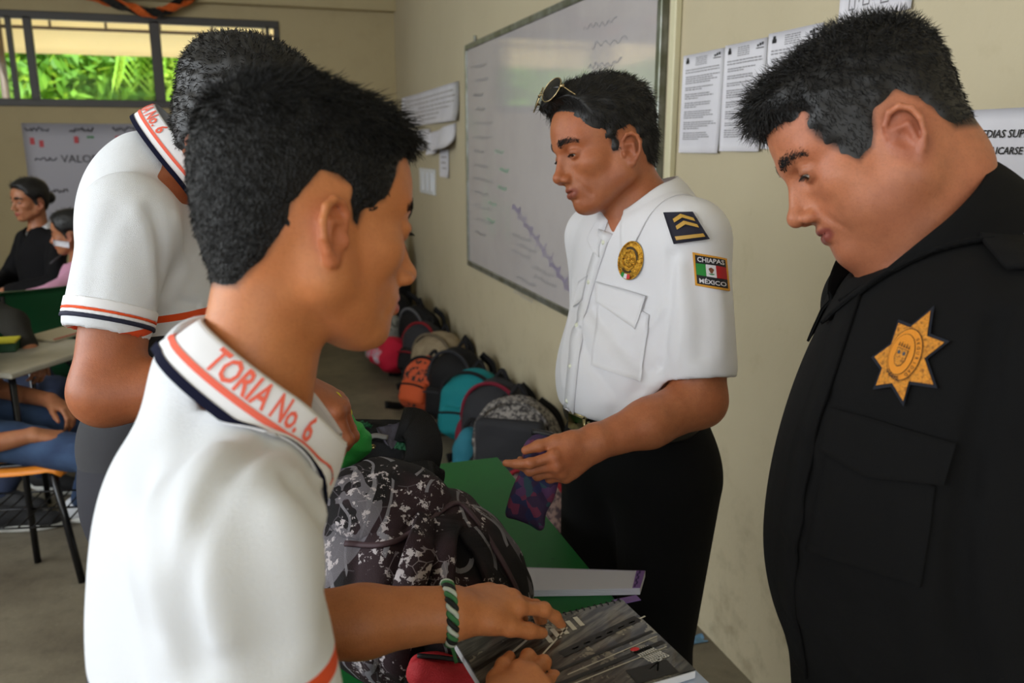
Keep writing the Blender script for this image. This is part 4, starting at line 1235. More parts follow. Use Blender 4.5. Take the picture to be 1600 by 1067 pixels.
    g.s(rc(P(935, 620, 1.76), P(935, 700, 1.76), .08, .08), .004)
    g.s(rc(NB + Z * .12 - fb * .01, NB - Z * .00 + fb * .005, .062, .060), .006)
    g.s(rc(NB + fb * .075 + Z * .02, NB + fb * .085 - Z * .035, .026, .006), .006)
    g.i(half((0, 0, hem), (0, 0, -1)), .012)
    # folds
    def px(*a): return [march(base, x, y, 1.1)[0][0] for x, y in a]
    base = Fld(); base.ops = list(g.ops)
    for pts, w_, am in (([(1050, 400), (1045, 470), (1035, 560), (1040, 600)], .010, .007), ([(1060, 420), (1068, 500), (1060, 560)], .014, -.004),
                        ([(925, 480), (955, 520), (985, 560), (1010, 580)], .011, .006), ([(915, 500), (950, 550), (985, 590), (1010, 600)], .012, -.005), ([(905, 520), (925, 570), (960, 620)], .012, .005),
                        ([(1040, 480), (1000, 520), (960, 530)], .010, -.004), ([(1040, 560), (1000, 610), (960, 640)], .012, .004), ([(1030, 590), (990, 640)], .012, -.004),
                        ([(895, 440), (885, 520), (880, 600)], .010, -.003), ([(1085, 420), (1100, 500), (1095, 555)], .014, .004), ([(1120, 420), (1130, 500), (1128, 550)], .012, -.003)):
        g.crease(px(*pts), w_, am)
    g.s(rc(Sc - ad * .01, Sc + ad * .12, .053, .056), .003)
    V, F = polygonize(g, *bbox_pts([ch, be, NB, SL, SR, Sc, P(935, 560, 1.76), be - Z * .1], .19), .0042)
    shirt = mk('shirt', (V, F, M_SH), root)
    # placket, buttons, collar, pockets
    def pxs(pts, n): 
        q = smooth_path([(x, y, 0) for x, y in pts], n); p, nn = march(g, q[:, 0], q[:, 1], 1.1); return p, nn
    p, nn = pxs([(947, 362), (925, 430), (903, 520), (893, 600), (889, 652)], 40)
    V, F = strap(p + nn * .0012, .030, .0022, ups=nn); mk('placket', (V, F, M_SH), shirt)
    M_BT = mat('pearl_button', (222, 224, 205), .25)
    for (x, y) in ((944, 379), (921, 441), (902, 508), (892, 572), (887, 626)):
        q, n_ = march(g, x, y, 1.1); A = frame_from(n_[0]); 
        V, F = grid_surf(lambda u, v: q[0] + (.0048 - .0035 * np.clip(u * 1.6 - .6, 0, 1))[:, None] * n_[0] + (u * .0055)[:, None] * (np.cos(v * 6.2832)[:, None] * A[1] + np.sin(v * 6.2832)[:, None] * A[2]), 6, 17); mk('button', (V, F, M_BT), shirt)
    ax = (neck_top - NB); ax = ax / np.linalg.norm(ax) + Z * .5
    cf = collar_fn(NB + Z * .004 - fb * .004, ax, fb, (.062, .066), .0, .048, .052, .030, .026, .045, f=g, push_off=.004, tipout=.004)
    V, F = grid_surf(lambda u, v: cf(u, v), 80, 22, -.0022); mk('collar', (V, F, M_SH), shirt)
    for quad, fl in ((((958, 668 - 60), (1003, 590), (1012, 510), (945, 470)), 0),):
        V, F = decal(g, [(925, 570), (1000, 596), (1016, 492), (938, 452)], 1.1, nu=14, nv=16, off=.0035, thick=.002); mk('pocket', (V, F, M_SH), shirt)
        V, F = decal(g, [(935, 472), (993, 516), (1012, 462), (934, 440)], 1.1, nu=14, nv=8, off=.0065, thick=.0025); pf = mk('pocket_flap', (V, F, M_SH), shirt)
    V, F = decal(g, [(898, 480), (912, 470), (920, 430), (906, 440)], 1.1, nu=5, nv=6, off=.004, thick=.002); mk('pocket_flap', (V, F, M_SH), shirt)
    # epaulette with rank slide
    e0, e1 = (1057, 372), (1100, 330)
    pcs = [decal(g, [(1055, 381), (1106, 374), (1082, 335), (1040, 336)], 1.05, nu=10, nv=10, off=.008, thick=.006) + (mat('navy_felt', (22, 20, 38), .8),)]
    GOLD = mat('gold_braid', (190, 148, 60), .5)
    def quadpolys(ps): return [(np.array(q), [list(range(len(q)))]) for q in ps]
    eq = [(1055, 381), (1106, 374), (1082, 335), (1040, 336)]
    st = []
    for v0 in (.42, .64): st += [[(.25, v0), (.55, v0 + .14), (.55, v0 + .26), (.25, v0 + .11)], [(.55, v0 + .14), (.88, v0), (.88, v0 + .11), (.55, v0 + .26)]]
    pcs += decal_shape(g, eq, 1.05, quadpolys(st), .0112, GOLD)
    xx = np.linspace(.12, .90, 9); pcs += decal_shape(g, eq, 1.05, [(np.array([(t, .10) for t in xx] + [(t, .22) for t in xx]), [[i, i + 1, i + 10, i + 9] for i in range(8)])], .0112, GOLD)
    mk('epaulette', pcs, shirt, label='navy epaulette with gold braid chevrons')
    # sleeve patch
    pq = [(1086, 446), (1138, 455), (1133, 404), (1082, 394)]
    def rect(a, b, c, d, n=6):
        n = 9; x = np.linspace(a, b, n); y = np.linspace(c, d, n); V = [(t, w_) for w_ in y for t in x]
        return (np.array(V), [[i + n * j, i + 1 + n * j, i + 1 + n * j + n, i + n + n * j] for i in range(n - 1) for j in range(n - 1)])
    pcs = [decal(g, pq, 1.05, nu=10, nv=10, off=.0035, thick=.003) + (mat('patch_gold_edge', (214, 150, 40), .7),)]
    pcs += decal_shape(g, pq, 1.05, [rect(.06, .94, .06, .94)], .0040, mat('patch_black', (14, 12, 20), .7))
    pcs += decal_shape(g, pq, 1.05, [rect(.07, .36, .33, .70)], .0046, mat('patch_green', (24, 128, 44), .7))
    pcs += decal_shape(g, pq, 1.05, [rect(.36, .65, .33, .70)], .0046, mat('patch_white', (214, 210, 216), .7))
    pcs += decal_shape(g, pq, 1.05, [rect(.65, .93, .33, .70)], .0046, mat('patch_red', (168, 16, 26), .7))
    a = np.linspace(0, 2 * math.pi, 14)[:-1]
    pcs += decal_shape(g, pq, 1.05, [(np.stack([.51 + .07 * np.cos(a) * (1 + .3 * np.sin(3 * a)), .53 + .09 * np.sin(a)], 1), [list(range(13))])], .0051, mat('patch_brown', (110, 62, 36), .7))
    pcs += decal_shape(g, pq, 1.05, [(np.stack([.51 + .09 * np.cos(a[:8]), .44 + .05 * -np.abs(np.sin(a[:8]))], 1), [list(range(8))])], .0050, mat('patch_leaf', (60, 130, 80), .7))
    for word, y0, y1, x0, x1 in (('CHIAPAS', .755, .90, .12, .88), ('MÉXICO', .10, .27, .14, .88)):
        Vt, Ft = text_mesh(word, 1.0, bold=.02)
        Vt[:, 0] = x0 + (x1 - x0) * (Vt[:, 0] - Vt[:, 0].min()) / np.ptp(Vt[:, 0]); Vt[:, 1] = y0 + (y1 - y0) * (Vt[:, 1] - Vt[:, 1].min()) / np.ptp(Vt[:, 1])
        pcs.append((decal_pts(g, pq, 1.05, Vt[:, :2], .0052), Ft, mat('patch_white', (214, 210, 216), .7)))
    mk('sleeve_patch', pcs, shirt, label='flag patch lettered CHIAPAS MÉXICO', smooth=False)
    # badge: domed gold oval with ring, crest and small flag
    bp, bn = march(g, 987, 407, 1.1); bp, bn = bp[0], bn[0]
    upb = D(.36, .93, -.1); upb -= bn * (upb @ bn); upb /= np.linalg.norm(upb); rb = np.cross(upb, bn)
    BG = mat('polished_gold', (214, 166, 66), .22, metal=.9, c2=(170, 120, 40), nscale=160, bump=1.0, bscale=500)
    BD = mat('badge_dark_enamel', (60, 44, 20), .3, metal=.5)
    A_, B_ = .0245, .0330
    def oval(u, v, a_, b_, h0, h1, c0=(0, 0)):
        t = v * 2 * math.pi
        return bp + ((c0[0] + a_ * u * np.cos(t))[:, None] * rb + (c0[1] + b_ * u * np.sin(t))[:, None] * upb + (h0 + h1 * np.sqrt(np.clip(1 - u * u, 0, 1)))[:, None] * bn)
    pcs = [grid_surf(lambda u, v: oval(u, v, A_, B_, .003, .006), 10, 41) + (BG,)]
    def ring(a_, b_, r, z, c0=(0, 0)):
        t = np.linspace(0, 2 * math.pi, 41); pts = bp + (c0[0] + a_ * np.cos(t))[:, None] * rb + (c0[1] + b_ * np.sin(t))[:, None] * upb + z * bn
        return tube(pts, r, k=6, up=bn)
    pcs.append(ring(A_, B_, .0015, .004) + (BG,)); pcs.append(ring(.0135, .0155, .0012, .0085, (0, .001)) + (BG,))
    pcs.append(grid_surf(lambda u, v: oval(u, v, .012, .014, .0075, .004, (0, .001)), 8, 31) + (BG,))
    def arcband(a0, a1, r0, r1, z, m, n=20):
        def fn(u, v):
            t = a0 + (a1 - a0) * u; r = r0 + (r1 - r0) * v
            return bp + (A_ * r * np.cos(t))[:, None] * rb + (B_ * r * np.sin(t))[:, None] * upb + z * bn
        return grid_surf(fn, n, 3) + (m,)
    pcs.append(arcband(.25, 2.2, .62, .74, .0098, BD)); pcs.append(arcband(math.pi * 1.28, math.pi * 1.72, .56, .66, .0096, BD))
    for i, m in enumerate((mat('patch_green', (24, 128, 44), .7), mat('patch_white', (214, 210, 216), .7), mat('badge_red', (200, 34, 30), .4))):
        a0 = math.pi * (1.36 + .093 * i); pcs.append(arcband(a0, a0 + math.pi * .093, .72, .97, .0085, m, 5))
    for i in range(16):
        t = -math.pi * .20 + i * -.05 + .4; pass
    # raised eagle-like crest: a few lobes
    fz = Fld().u(el(bp + bn * .011 + upb * .001, (.004, .006, .002), np.array([rb, upb, bn])))
    for sy in (-1, 1):
        fz.u(rc(bp + bn * .011 + upb * .003, bp + bn * .0105 + rb * sy * .007 + upb * .006, .002, .0012), .002)
    fz.u(rc(bp + bn * .011 + upb * .004, bp + bn * .011 + upb * .009 + rb * .001, .0018, .0014), .002)
    pcs.append(polygonize(fz, bp - .02, bp + .02, .0012) + (BG,))
    mk('badge', pcs, shirt, label='oval polished gold badge')
    # sleeve hem line
    t = np.linspace(0, 2 * math.pi, 50)
    # trousers and belt
    hip = hp.copy()
    tr, gt = person_legs(root, hip, Rb, cloth('black_trouser_cloth', (8, 8, 9), folds=(14, 1.0)), hipw=.085, r0=.098, r1=.062, lean=.02, top=hem + .012)
    q = Fld().u(el(be + fb * .0, (.128, .158, .17), Rb))
    ring_pts = []
    gb = Fld().u(el(np.array([be[0], be[1], hem]) + fb * .002, (.122, .150, .12), Rb)).i(half((0, 0, hem + .012), Z), .003).i(half((0, 0, hem - .032), -Z), .003)
    V, F = polygonize(gb, be - [.2, .2, .25], be + [.2, .2, .05], .005); belt = mk('belt', (V, F, mat('black_belt_leather', (14, 13, 13), .35)), root)
    bf = np.array([be[0], be[1], hem - .012]) + fb * .132
    V, F = box(bf, (.012, .050, .036), R=Rb, bev=.004); mk('buckle', (V, F, mat('dull_brass', (150, 140, 100), .3, metal=.8)), belt)
    V, F = tube([bf + Rb[1] * .03 + Z * .01, bf + Rb[1] * .045 - Z * .01, bf + Rb[1] * .05 - Z * .04, bf + Rb[1] * .04 - Z * .05], .003, n=12); mk('key_clip', (V, F, mat('dull_brass', (150, 140, 100), .3, metal=.8)), belt)
    # sunglasses pushed up on the hair (a thing of its own)
    sg = lambda x, y, z: lf(O, R, s, (x, y, z))
    sgr = empty('sunglasses', sg(.085, 0, .12), 'dark aviator sunglasses pushed up on the hair of the officer in white', 'sunglasses')
    LM = mat('dark_lens', (8, 8, 9), .12, spec=.3); FM = mat('gold_wire', (180, 160, 120), .25, metal=.9)
    tl = np.array([.80, 0, .60]); tl /= np.linalg.norm(tl); vu = np.array([-.62, 0, .80]); vu /= np.linalg.norm(vu)
    for sy in (-1, 1):
        c = np.array([.089, sy * .034, .121])
        nrm = tl + np.array([0, sy * .22, 0]); nrm /= np.linalg.norm(nrm); sd = np.cross(vu, nrm); sd /= np.linalg.norm(sd)
        def lens(u, v, off=0):
            t = v * 2 * math.pi; rx = .0275 * (1 + .08 * np.cos(t) * sy * 0); rz = .0235 * np.where(np.sin(t) < 0, 1.12, .92)
            return lf(O, R, s, c + (u * rx * np.cos(t))[:, None] * sd + (u * rz * np.sin(t))[:, None] * vu + (.003 * (1 - u * u) + off)[:, None] * nrm)
        V, F = grid_surf(lens, 8, 33, .0015); mk('lens', (V, F, LM), sgr)
        t = np.linspace(0, 1, 40); V, F = tube(lens(np.ones(40), t), .0011, k=6, up=(R.T @ nrm)); mk('lens_rim', (V, F, FM), sgr)
        V, F = tube([sg(.088 - .006, sy * .061, .118), sg(.06, sy * .064, .095), sg(.02, sy * .070, .060), sg(-.03, sy * .070, .030)], .0013, n=20, k=6); mk('temple_arm', (V, F, FM), sgr)
        V, F = tube([sg(.084, sy * .060, .117), sg(.078, sy * .064, .116)], .0028, k=8); mk('hinge', (V, F, FM), sgr)
    V, F = tube([sg(.098, -.010, .118), sg(.103, 0, .121), sg(.098, .010, .118)], .0012, n=8, k=6); mk('bridge', (V, F, FM), sgr)
    return root
officer_white()
# ------------------------------------------------------------------ schoolboys in white polo shirts
def polo_mat(name, bands, fbv, fthr=None):
    """white pique with horizontal bands (z0, z1, colour, front-only) in the thing's own coordinates"""
    def b(t, bs, col):
        p = t.pos(); z = t.sep(p)[2]; c = lin((232, 235, 240))
        for z0, z1, rgb, fo in bands:
            m = t.math('MULTIPLY', t.math('GREATER_THAN', z, z0), t.math('LESS_THAN', z, z1))
            if fo is not None:
                m = t.math('MULTIPLY', m, t.math('GREATER_THAN', t.dot(p, fbv), fo))
            c = t.mix(m, c, lin(rgb))
        t.link(c, bs.inputs['Base Color'])
    return mat(name, (232, 235, 240), .88, bump=.5, bscale=1300, bump2=(14, .5), sheen=.08, spec=.2, build=b)
ORANGE = (236, 84, 32); NAVY = (24, 28, 52)
def polo_collar(root, shirt, c, ax, fb, rad, g, dims, text=None, tu=(0, 1), mat_w=None, flipu=False, res=120):
    h_in, h_top, fall, flare, tip, gap, tipout = dims
    cf = collar_fn(c, ax, fb, rad, h_in, h_top, fall, flare, tip, gap, f=g, push_off=.004, tipout=tipout)
    W_ = mat('rib_knit_white', (236, 236, 240), .9, bump=1.0, bscale=900, spec=.2)
    V, F = grid_surf(lambda u, v: cf(u, v), res, 26, -.0026)
    pcs = [(V, F, W_)]
    OR = mat('collar_orange_knit', (240, 112, 92), .9, spec=.1); NV = mat('collar_navy_knit', (22, 24, 44), .9, spec=.1)
    col = mk('collar', pcs, shirt)
    V, F = fn_strip(cf, .03, .97, .93, 1.0, .0008, res, 4); V2, F2 = fn_strip(cf, .03, .97, .945, 1.0, .0016, res, 4)
    mk('collar_stripes', [(*fn_strip(cf, .02, .98, .90, 1.0, .0012, res, 5), NV), (*fn_strip(cf, .04, .96, .72, .79, .0010, res, 4), OR)], shirt)
    if text:
        T = surf_text(cf, text, tu[0], tu[1], .70, .43, .0014, OR)
        mk('collar_lettering', [T], shirt, smooth=False)
    return cf

def boy_front():
    a = math.radians(29); p = math.radians(23)
    NB = P(388, 622, .675)
    root = empty('person', (NB[0] - .02, NB[1], 0), 'short-haired schoolboy in white polo in front, seen from behind with a lettered collar', 'person')
    s = .895
    O, R = head_pose(1, 482, 338, .69, 37, 6)
    hf = head_field(fat=0, nose=.95, ear=.85, eye_open=.0030, young=1, brow=.8)
    skin = skin_mat('skin_front_boy', (196, 126, 78), (150, 86, 50), (170, 82, 66), (196, 112, 66))
    ab = math.radians(20); fb = horiz(D(math.cos(ab), 0, math.sin(ab))); Rb = body_axes(fb); L_ = Rb[1]
    SRr = NB - L_ * .140 - Z * .060 - fb * .022; SLl = NB + L_ * .150 - Z * .045
    ELb = SRr - Z * .235 + fb * .02 - L_ * .01
    WR = P(782, 1136, .800)
    EL2 = P(420, 985, .86); WR2 = P(706, 957, .905)
    ch = NB - Z * .20 - fb * .050; be = NB - Z * .40 - fb * .030; hip = NB - Z * .56 - fb * .014
    f = Fld().u(inframe(hf, O, R, s))
    nt = lf(O, R, s, (-.030, 0, -.050))
    NK = rc(nt, NB, .042, .044); f.u(NK, .014)
    f.u(rc(lf(O, R, s, (.0, 0, -.085)), NB + fb * .02 - Z * .02, .018, .024), .02)
    f.u(el(ch, (.070, .125, .18), Rb), .05).u(el(be, (.075, .12, .16), Rb), .05)
    f.u(rc(NB - Z * .045, SRr, .030, .036), .02).u(rc(NB - Z * .045, SLl, .030, .036), .02)
    f.chain([SRr, ELb, (ELb + WR) / 2, WR], [.038, .040, .034, .026], .015)
    f.chain([SLl, EL2, (EL2 + WR2) / 2, WR2], [.044, .038, .036, .028], .015)
    add_hand(f, WR2, D(.80, .04, .60), D(.45, -.25, -.80), D(-.05, .80, -.55), L=.155, curl=((14, 22, 15), (28, 34, 16), (34, 36, 20), (40, 40, 20)), thumb=(24, 8), thumb_in=.35, wr=.026)
    add_hand(f, WR, P(850, 1046, .872) - WR, D(-.85, .35, .35), D(-.1, .80, -.60), L=.150, curl=((20, 30, 20), (24, 32, 20), (28, 34, 20), (34, 34, 20)), thumb=(30, 10), thumb_in=.2, wr=.024)
    poly = [(.086, .070), (.062, .058), (.052, .034), (.044, .012), (.026, .002), (.020, -.018), (.008, -.014), (.002, .016), (-.022, .022), (-.040, -.006), (-.050, -.050), (-.066, -.082), (-.14, -.070), (-.16, .15), (0, .22), (.15, .18), (.13, .078)]
    b1 = (np.minimum(O, NB) - [.15, .15, .10], O + [.16, .16, .16])
    V, F = polygonize(f, *b1, .0021)
    k1 = V[F].mean(1)[:, 2] > NB[2] - .05
    lo2 = np.minimum.reduce([EL2, WR2, WR, ELb]) - [.06, .06, .09]; hi2 = np.maximum.reduce([EL2, WR2, WR, P(860, 930, 1.0)]) + [.07, .09, .05]
    V2, F2 = polygonize(f, lo2, hi2, .0032)
    lo, hi = bbox_pts([O, NB, SRr, SLl, ELb, EL2, WR, WR2, be], .2)
    V3, F3 = polygonize(f, lo, hi, .010); c3 = V3[F3].mean(1)
    F3 = F3[~((c3[:, 2] > NB[2] - .05) | ((c3 > lo2 + .006) & (c3 < hi2 - .006)).all(1))]
    TT = np.concatenate([head_tint(V, O, R, s, poly, 0), np.zeros((len(V2) + len(V3), 4))])
    mk('body', [(V, F[k1], skin), (V2, F2, skin), (V3, F3, skin)], root, attr={'tint': TT})
    eyes(O, R, s, root)
    rng = np.random.default_rng(21)
    def thick(q):
        return .002 + .005 * np.clip((q[:, 2] - .05) / .05, 0, 1) + .006 * np.clip((q[:, 0] - .02) / .06, 0, 1) * np.clip((q[:, 2] - .05) / .03, 0, 1)
    def flow(q):
        d = np.zeros_like(q); t = np.clip((q[:, 2] - .07) / .04, 0, 1)
        d[:, 0] = .95 * t + .1; d[:, 2] = -.9 * (1 - t) + .15 * t * np.clip(q[:, 0] / .05, 0, 1); return d
    def ln(q):
        t = np.clip((q[:, 2] - .05) / .05, 0, 1); return .007 + .016 * t + .008 * t * np.clip(q[:, 0] / .06, 0, 1)
    build_hair(O, R, s, hf, poly, thick, root, HAIRM2, rng, n=17000, length=ln, wid=.00042, flow=flow, lump=(.0010, 60), lift=.45, curl=.10, neck=[(NK, .014)])
    # polo shirt
    g = Fld().u(el(ch - Z * .01, (.088, .142, .20), Rb)).u(el(be, (.090, .134, .20), Rb), .06).u(el(hip, (.094, .145, .16), Rb), .05)
    g.u(rc(NB - Z * .046, SRr, .046, .054), .05).u(rc(NB - Z * .046, SLl, .046, .054), .05)
    g.u(el(NB - Z * .09 - fb * .035, (.06, .10, .07), Rb), .05)
    g.u(el(P(332, 586, .685), (.046, .064, .050), Rb), .04)
    ad = (ELb - SRr) / np.linalg.norm(ELb - SRr); Sc = SRr + ad * .175
    g.u(rc(SRr, Sc, .055, .060), .035)
    a2 = (EL2 - SLl) / np.linalg.norm(EL2 - SLl); Sc2 = SLl + a2 * .15
    g.u(rc(SLl, Sc2, .055, .058), .035)
    for S_, a_ in ((Sc, ad), (Sc2, a2)):
        g.s(rc(S_ + a_ * .085, S_ + a_ * .13, .085, .085), .004)
    g.s(rc(NB + Z * .10, NB + Z * .0, .052, .050), .006)
    g.i(half(hip - Z * .10, -Z), .01)
    base = Fld(); base.ops = list(g.ops)
    def px(*q): return [march(base, x, y, .3)[0][0] for x, y in q]
    for pts, w_, am in (([(300, 640), (255, 760), (265, 900), (310, 1040)], .016, .0035), ([(330, 700), (290, 800), (300, 900), (345, 1000)], .014, -.0025), ([(425, 690), (350, 750), (300, 850), (290, 960), (300, 1050)], .009, .0035),
                        ([(470, 760), (510, 820), (515, 920)], .014, .005), ([(500, 740), (530, 820), (530, 900)], .010, -.003), ([(440, 800), (470, 900), (480, 1000)], .016, -.003), ([(220, 740), (205, 860), (225, 980)], .014, .0025), ([(380, 820), (400, 930), (420, 1040)], .018, .003)):
        g.crease(px(*pts), w_, am * 1.7)
    for S_, a_ in ((Sc, ad), (Sc2, a2)): g.s(rc(S_ - a_ * .01, S_ + a_ * .12, .049, .051), .003)
    zst = P(522, 1010, .60)[2]; zb = zst - .020
    zn = P(175, 1018, .66)[2]
    PM = polo_mat('polo_white_front', [(-9, zn, NAVY, None), (zst, zst + .013, ORANGE, .035)], fb)
    V, F = polygonize(g, *bbox_pts([NB, SRr, SLl, Sc, Sc2, hip - Z * .02], .14), .0045)
    shirt = mk('polo_shirt', (V, F, PM), root)
    sl = Fld().u(rc(SRr, Sc + ad * .012, .0565, .0615)).i(half(Sc + ad * .012, ad), .001).i(half(Sc - ad * .018, -ad), .001).s(rc(SRr, Sc + ad * .03, .053, .056), .001)
    V, F = polygonize(sl, Sc - .09, Sc + .09, .0035); mk('sleeve_cuff', (V, F, mat('rib_knit_white', (236, 236, 240), .9)), shirt)
    ax = fb * .72 + Z * .85
    polo_collar(root, shirt, P(408, 630, .672), ax, fb, (.053, .072), g, (.0, .030, .044, .014, .016, .035, .010), 'TORIA No. 6', (.62, .85), flipu=False)
    person_legs(root, hip - Z * .08, Rb, cloth('navy_school_trousers', (26, 28, 44)), hipw=.075, r0=.085, r1=.055, top=hip[2] - .09)
    # bracelet
    A = frame_from(WR2 - EL2); t = np.linspace(0, 2 * math.pi, 49)
    c = WR2 + (WR2 - EL2) / np.linalg.norm(WR2 - EL2) * -.004
    br = empty('bracelet', c - A[2] * .03, 'green, white and black braided bracelet on the wrist over the notebook', 'bracelet')
    cols = [mat('braid_green', (60, 120, 70), .8), mat('braid_white', (190, 200, 185), .8), mat('braid_black', (20, 24, 22), .8)]
    for k in range(3):
        ph = t * 9 + k * 2.094
        rr = .0315 + .0022 * np.cos(ph)
        pts = c + (rr * np.cos(t))[:, None] * A[1] + (rr * np.sin(t))[:, None] * A[2] + (.0045 * np.sin(ph))[:, None] * A[0]
        V, F = tube(pts, .0028, n=140, k=6); mk('strand', (V, F, cols[k]), br)
    V, F = strap([c - A[2] * .031 - A[1] * .0, c - A[2] * .045 + A[0] * .006, c - A[2] * .062 + A[0] * .010], .004, .002, up=A[1], n=6); mk('loose_end', (V, F, cols[0]), br)
    return root, dict(NB=NB, O=O)
boy_front()

def boy_rear():
    a = math.radians(8); p = math.radians(40)
    NB = P(284, 284, 1.35)
    root = empty('person', (NB[0] - .12, NB[1], 0), 'taller schoolboy in white polo bending forward behind the front boy, curly black hair', 'person')
    s = 1.06
    O, R = head_pose(1, 382, 206, 1.30, -4, 20)
    hf = head_field(fat=0, nose=1, ear=.85, eye_open=.003, young=1)
    skin = skin_mat('skin_rear_boy', (166, 98, 62), (112, 62, 40), (130, 60, 48), (160, 84, 52))
    ab = math.radians(12); fb = horiz(D(math.cos(ab), 0, math.sin(ab))); Rb = body_axes(fb); L_ = Rb[1]
    SRr = P(203, 345, 1.20); SLl = SRr + L_ * .33 - fb * .0
    ELb = P(165, 612, 1.17); WR = P(448, 596, 1.20)
    ch = P(238, 400, 1.37); be = P(255, 530, 1.42); hip = P(235, 690, 1.46)
    lean = (NB - hip)
    f = Fld().u(inframe(hf, O, R, s))
    nt = lf(O, R, s, (-.035, 0, -.045))
    NK = rc(nt, NB, .050, .054); f.u(NK, .016)
    f.u(el(ch, (.085, .15, .17), Rb), .05).u(el(be, (.09, .14, .15), Rb), .05)
    f.u(rc(NB, SRr, .04, .045), .03).u(rc(NB, SLl, .04, .045), .03)
    f.chain([SRr, ELb, (ELb + WR) / 2, WR], [.048, .046, .040, .028], .02)
    f.chain([SLl, P(330, 610, 1.55), P(470, 640, 1.48)], [.045, .04, .03], .02)
    add_hand(f, WR, D(.86, -.40, .12), D(.0, -.3, -.9), D(.45, .80, -.35), L=.178, curl=((45, 50, 25), (48, 52, 28), (50, 52, 30), (50, 52, 30)), thumb=(30, 10), thumb_in=.6, wr=.026)
    poly = [(.080, .074), (.062, .060), (.052, .040), (.040, .020), (.022, .006), (.016, -.024), (.006, -.022), (.000, .014), (-.022, .020), (-.040, -.010), (-.048, -.055), (-.070, -.085), (-.14, -.075), (-.16, .15), (0, .22), (.15, .18), (.13, .078)]
    b1 = (np.minimum(O, NB) - [.15, .15, .12], O + [.16, .16, .16])
    V, F = polygonize(f, *b1, .0032)
    k1 = V[F].mean(1)[:, 2] > NB[2] - .05
    lo2 = np.minimum.reduce([ELb, WR]) - [.07, .09, .10]; hi2 = np.maximum.reduce([ELb, WR, P(560, 640, 1.25)]) + [.07, .09, .08]
    V2, F2 = polygonize(f, lo2, hi2, .0038)
    V3, F3 = polygonize(f, *bbox_pts([O, NB, SRr, SLl, ELb, WR, be, P(470, 640, 1.48)], .18), .011); c3 = V3[F3].mean(1)
    F3 = F3[~((c3[:, 2] > NB[2] - .05) | ((c3 > lo2 + .006) & (c3 < hi2 - .006)).all(1))]
    TT = np.concatenate([head_tint(V, O, R, s, poly, 0), np.zeros((len(V2) + len(V3), 4))])
    mk('body', [(V, F[k1], skin), (V2, F2, skin), (V3, F3, skin)], root, attr={'tint': TT})
    eyes(O, R, s, root)
    rng = np.random.default_rng(31)
    def thick(q): return .003 + .018 * np.clip((q[:, 2] - .02) / .08, 0, 1)
    build_hair(O, R, s, hf, poly, thick, root, HAIRM, rng, n=9000, length=.010, wid=.0006, lump=(.0026, 62), lift=1.0, curl=.5, neck=[(NK, .016)])
    # polo
    g = Fld().u(el(ch, (.105, .160, .20), Rb)).u(el(be, (.110, .150, .17), Rb), .06).u(el(hip, (.115, .15, .12), Rb), .05)
    g.u(rc(NB - Z * .070 - fb * .05, SRr, .046, .062), .04).u(rc(NB - Z * .070 - fb * .05, SLl, .046, .062), .04)
    g.u(el(NB - fb * .085 - Z * .055, (.05, .11, .08), Rb), .05)
    Sc = P(170, 500, 1.18); ad = (Sc - SRr) / np.linalg.norm(Sc - SRr)
    g.u(rc(SRr, Sc, .062, .060), .03)
    g.s(rc(Sc + ad * .072, Sc + ad * .12, .075, .075), .003)
    g.s(rc(NB + Z * .12 + fb * .07, NB - Z * .005 + fb * .02, .060, .050), .006)
    base = Fld(); base.ops = list(g.ops)
    def px(*q): return [march(base, x, y, .8)[0][0] for x, y in q]
    for pts, w_, am in (([(240, 330), (256, 400), (250, 470)], .012, .006), ([(275, 340), (290, 420), (262, 470)], .012, -.004), ([(215, 330), (235, 400), (238, 460)], .012, -.003), ([(250, 465), (290, 472), (310, 476)], .006, .005), ([(180, 330), (150, 400), (145, 460)], .014, .003)):
        g.crease(px(*pts), w_, am)
    g.s(rc(Sc - ad * .01, Sc + ad * .1, .050, .051), .003)
    zo = P(270, 490, 1.30)[2]
    PM = polo_mat('polo_white_rear', [(zo - .0055, zo + .0055, ORANGE, None), (-9, zo - .026, (54, 54, 58), None)], fb)
    V, F = polygonize(g, *bbox_pts([NB, SRr, SLl, Sc, ch, hip], .2), .005)
    shirt = mk('polo_shirt', (V, F, PM), root)
    # sleeve hem: white rib, orange line, navy edge
    def ringfld(t0, t1, r):
        q = Fld().u(rc(SRr, Sc + ad * .09, .062 + r, .0605 + r)); q.i(half(Sc + ad * t1, ad), .0008).i(half(Sc + ad * t0, -ad), .0008).s(rc(SRr, Sc + ad * .1, .056, .055), .001); return q
    for t0, t1, r, m, nm in ((-.022, -.008, .0012, mat('rib_knit_white', (236, 236, 240), .9), 'sleeve_cuff'), (-.008, -.0045, .0016, mat('cuff_orange', ORANGE, .8), 'cuff_orange_line'), (-.0045, .0005, .0012, mat('rib_knit_white', (236, 236, 240), .9), 'cuff_white_line'), (.0005, .0065, .0018, mat('cuff_navy', NAVY, .8), 'cuff_navy_edge')):
        V, F = polygonize(ringfld(t0, t1, r), Sc - .1, Sc + .1, .0026); mk(nm, (V, F, m), shirt)
    ax = fb * .75 + Z * .65
    polo_collar(root, shirt, P(289, 266, 1.335), fb * .80 + Z * .6, fb, (.071, .098), g, (.0, .034, .042, .012, .016, .035, .01), 'TORIA No. 6', (.47, .66), res=90)
    person_legs(root, hip - Z * .06, Rb, cloth('grey_school_trousers', (52, 52, 58)), hipw=.08, r0=.092, r1=.058, top=hip[2] + .02)
    return root
boy_rear()

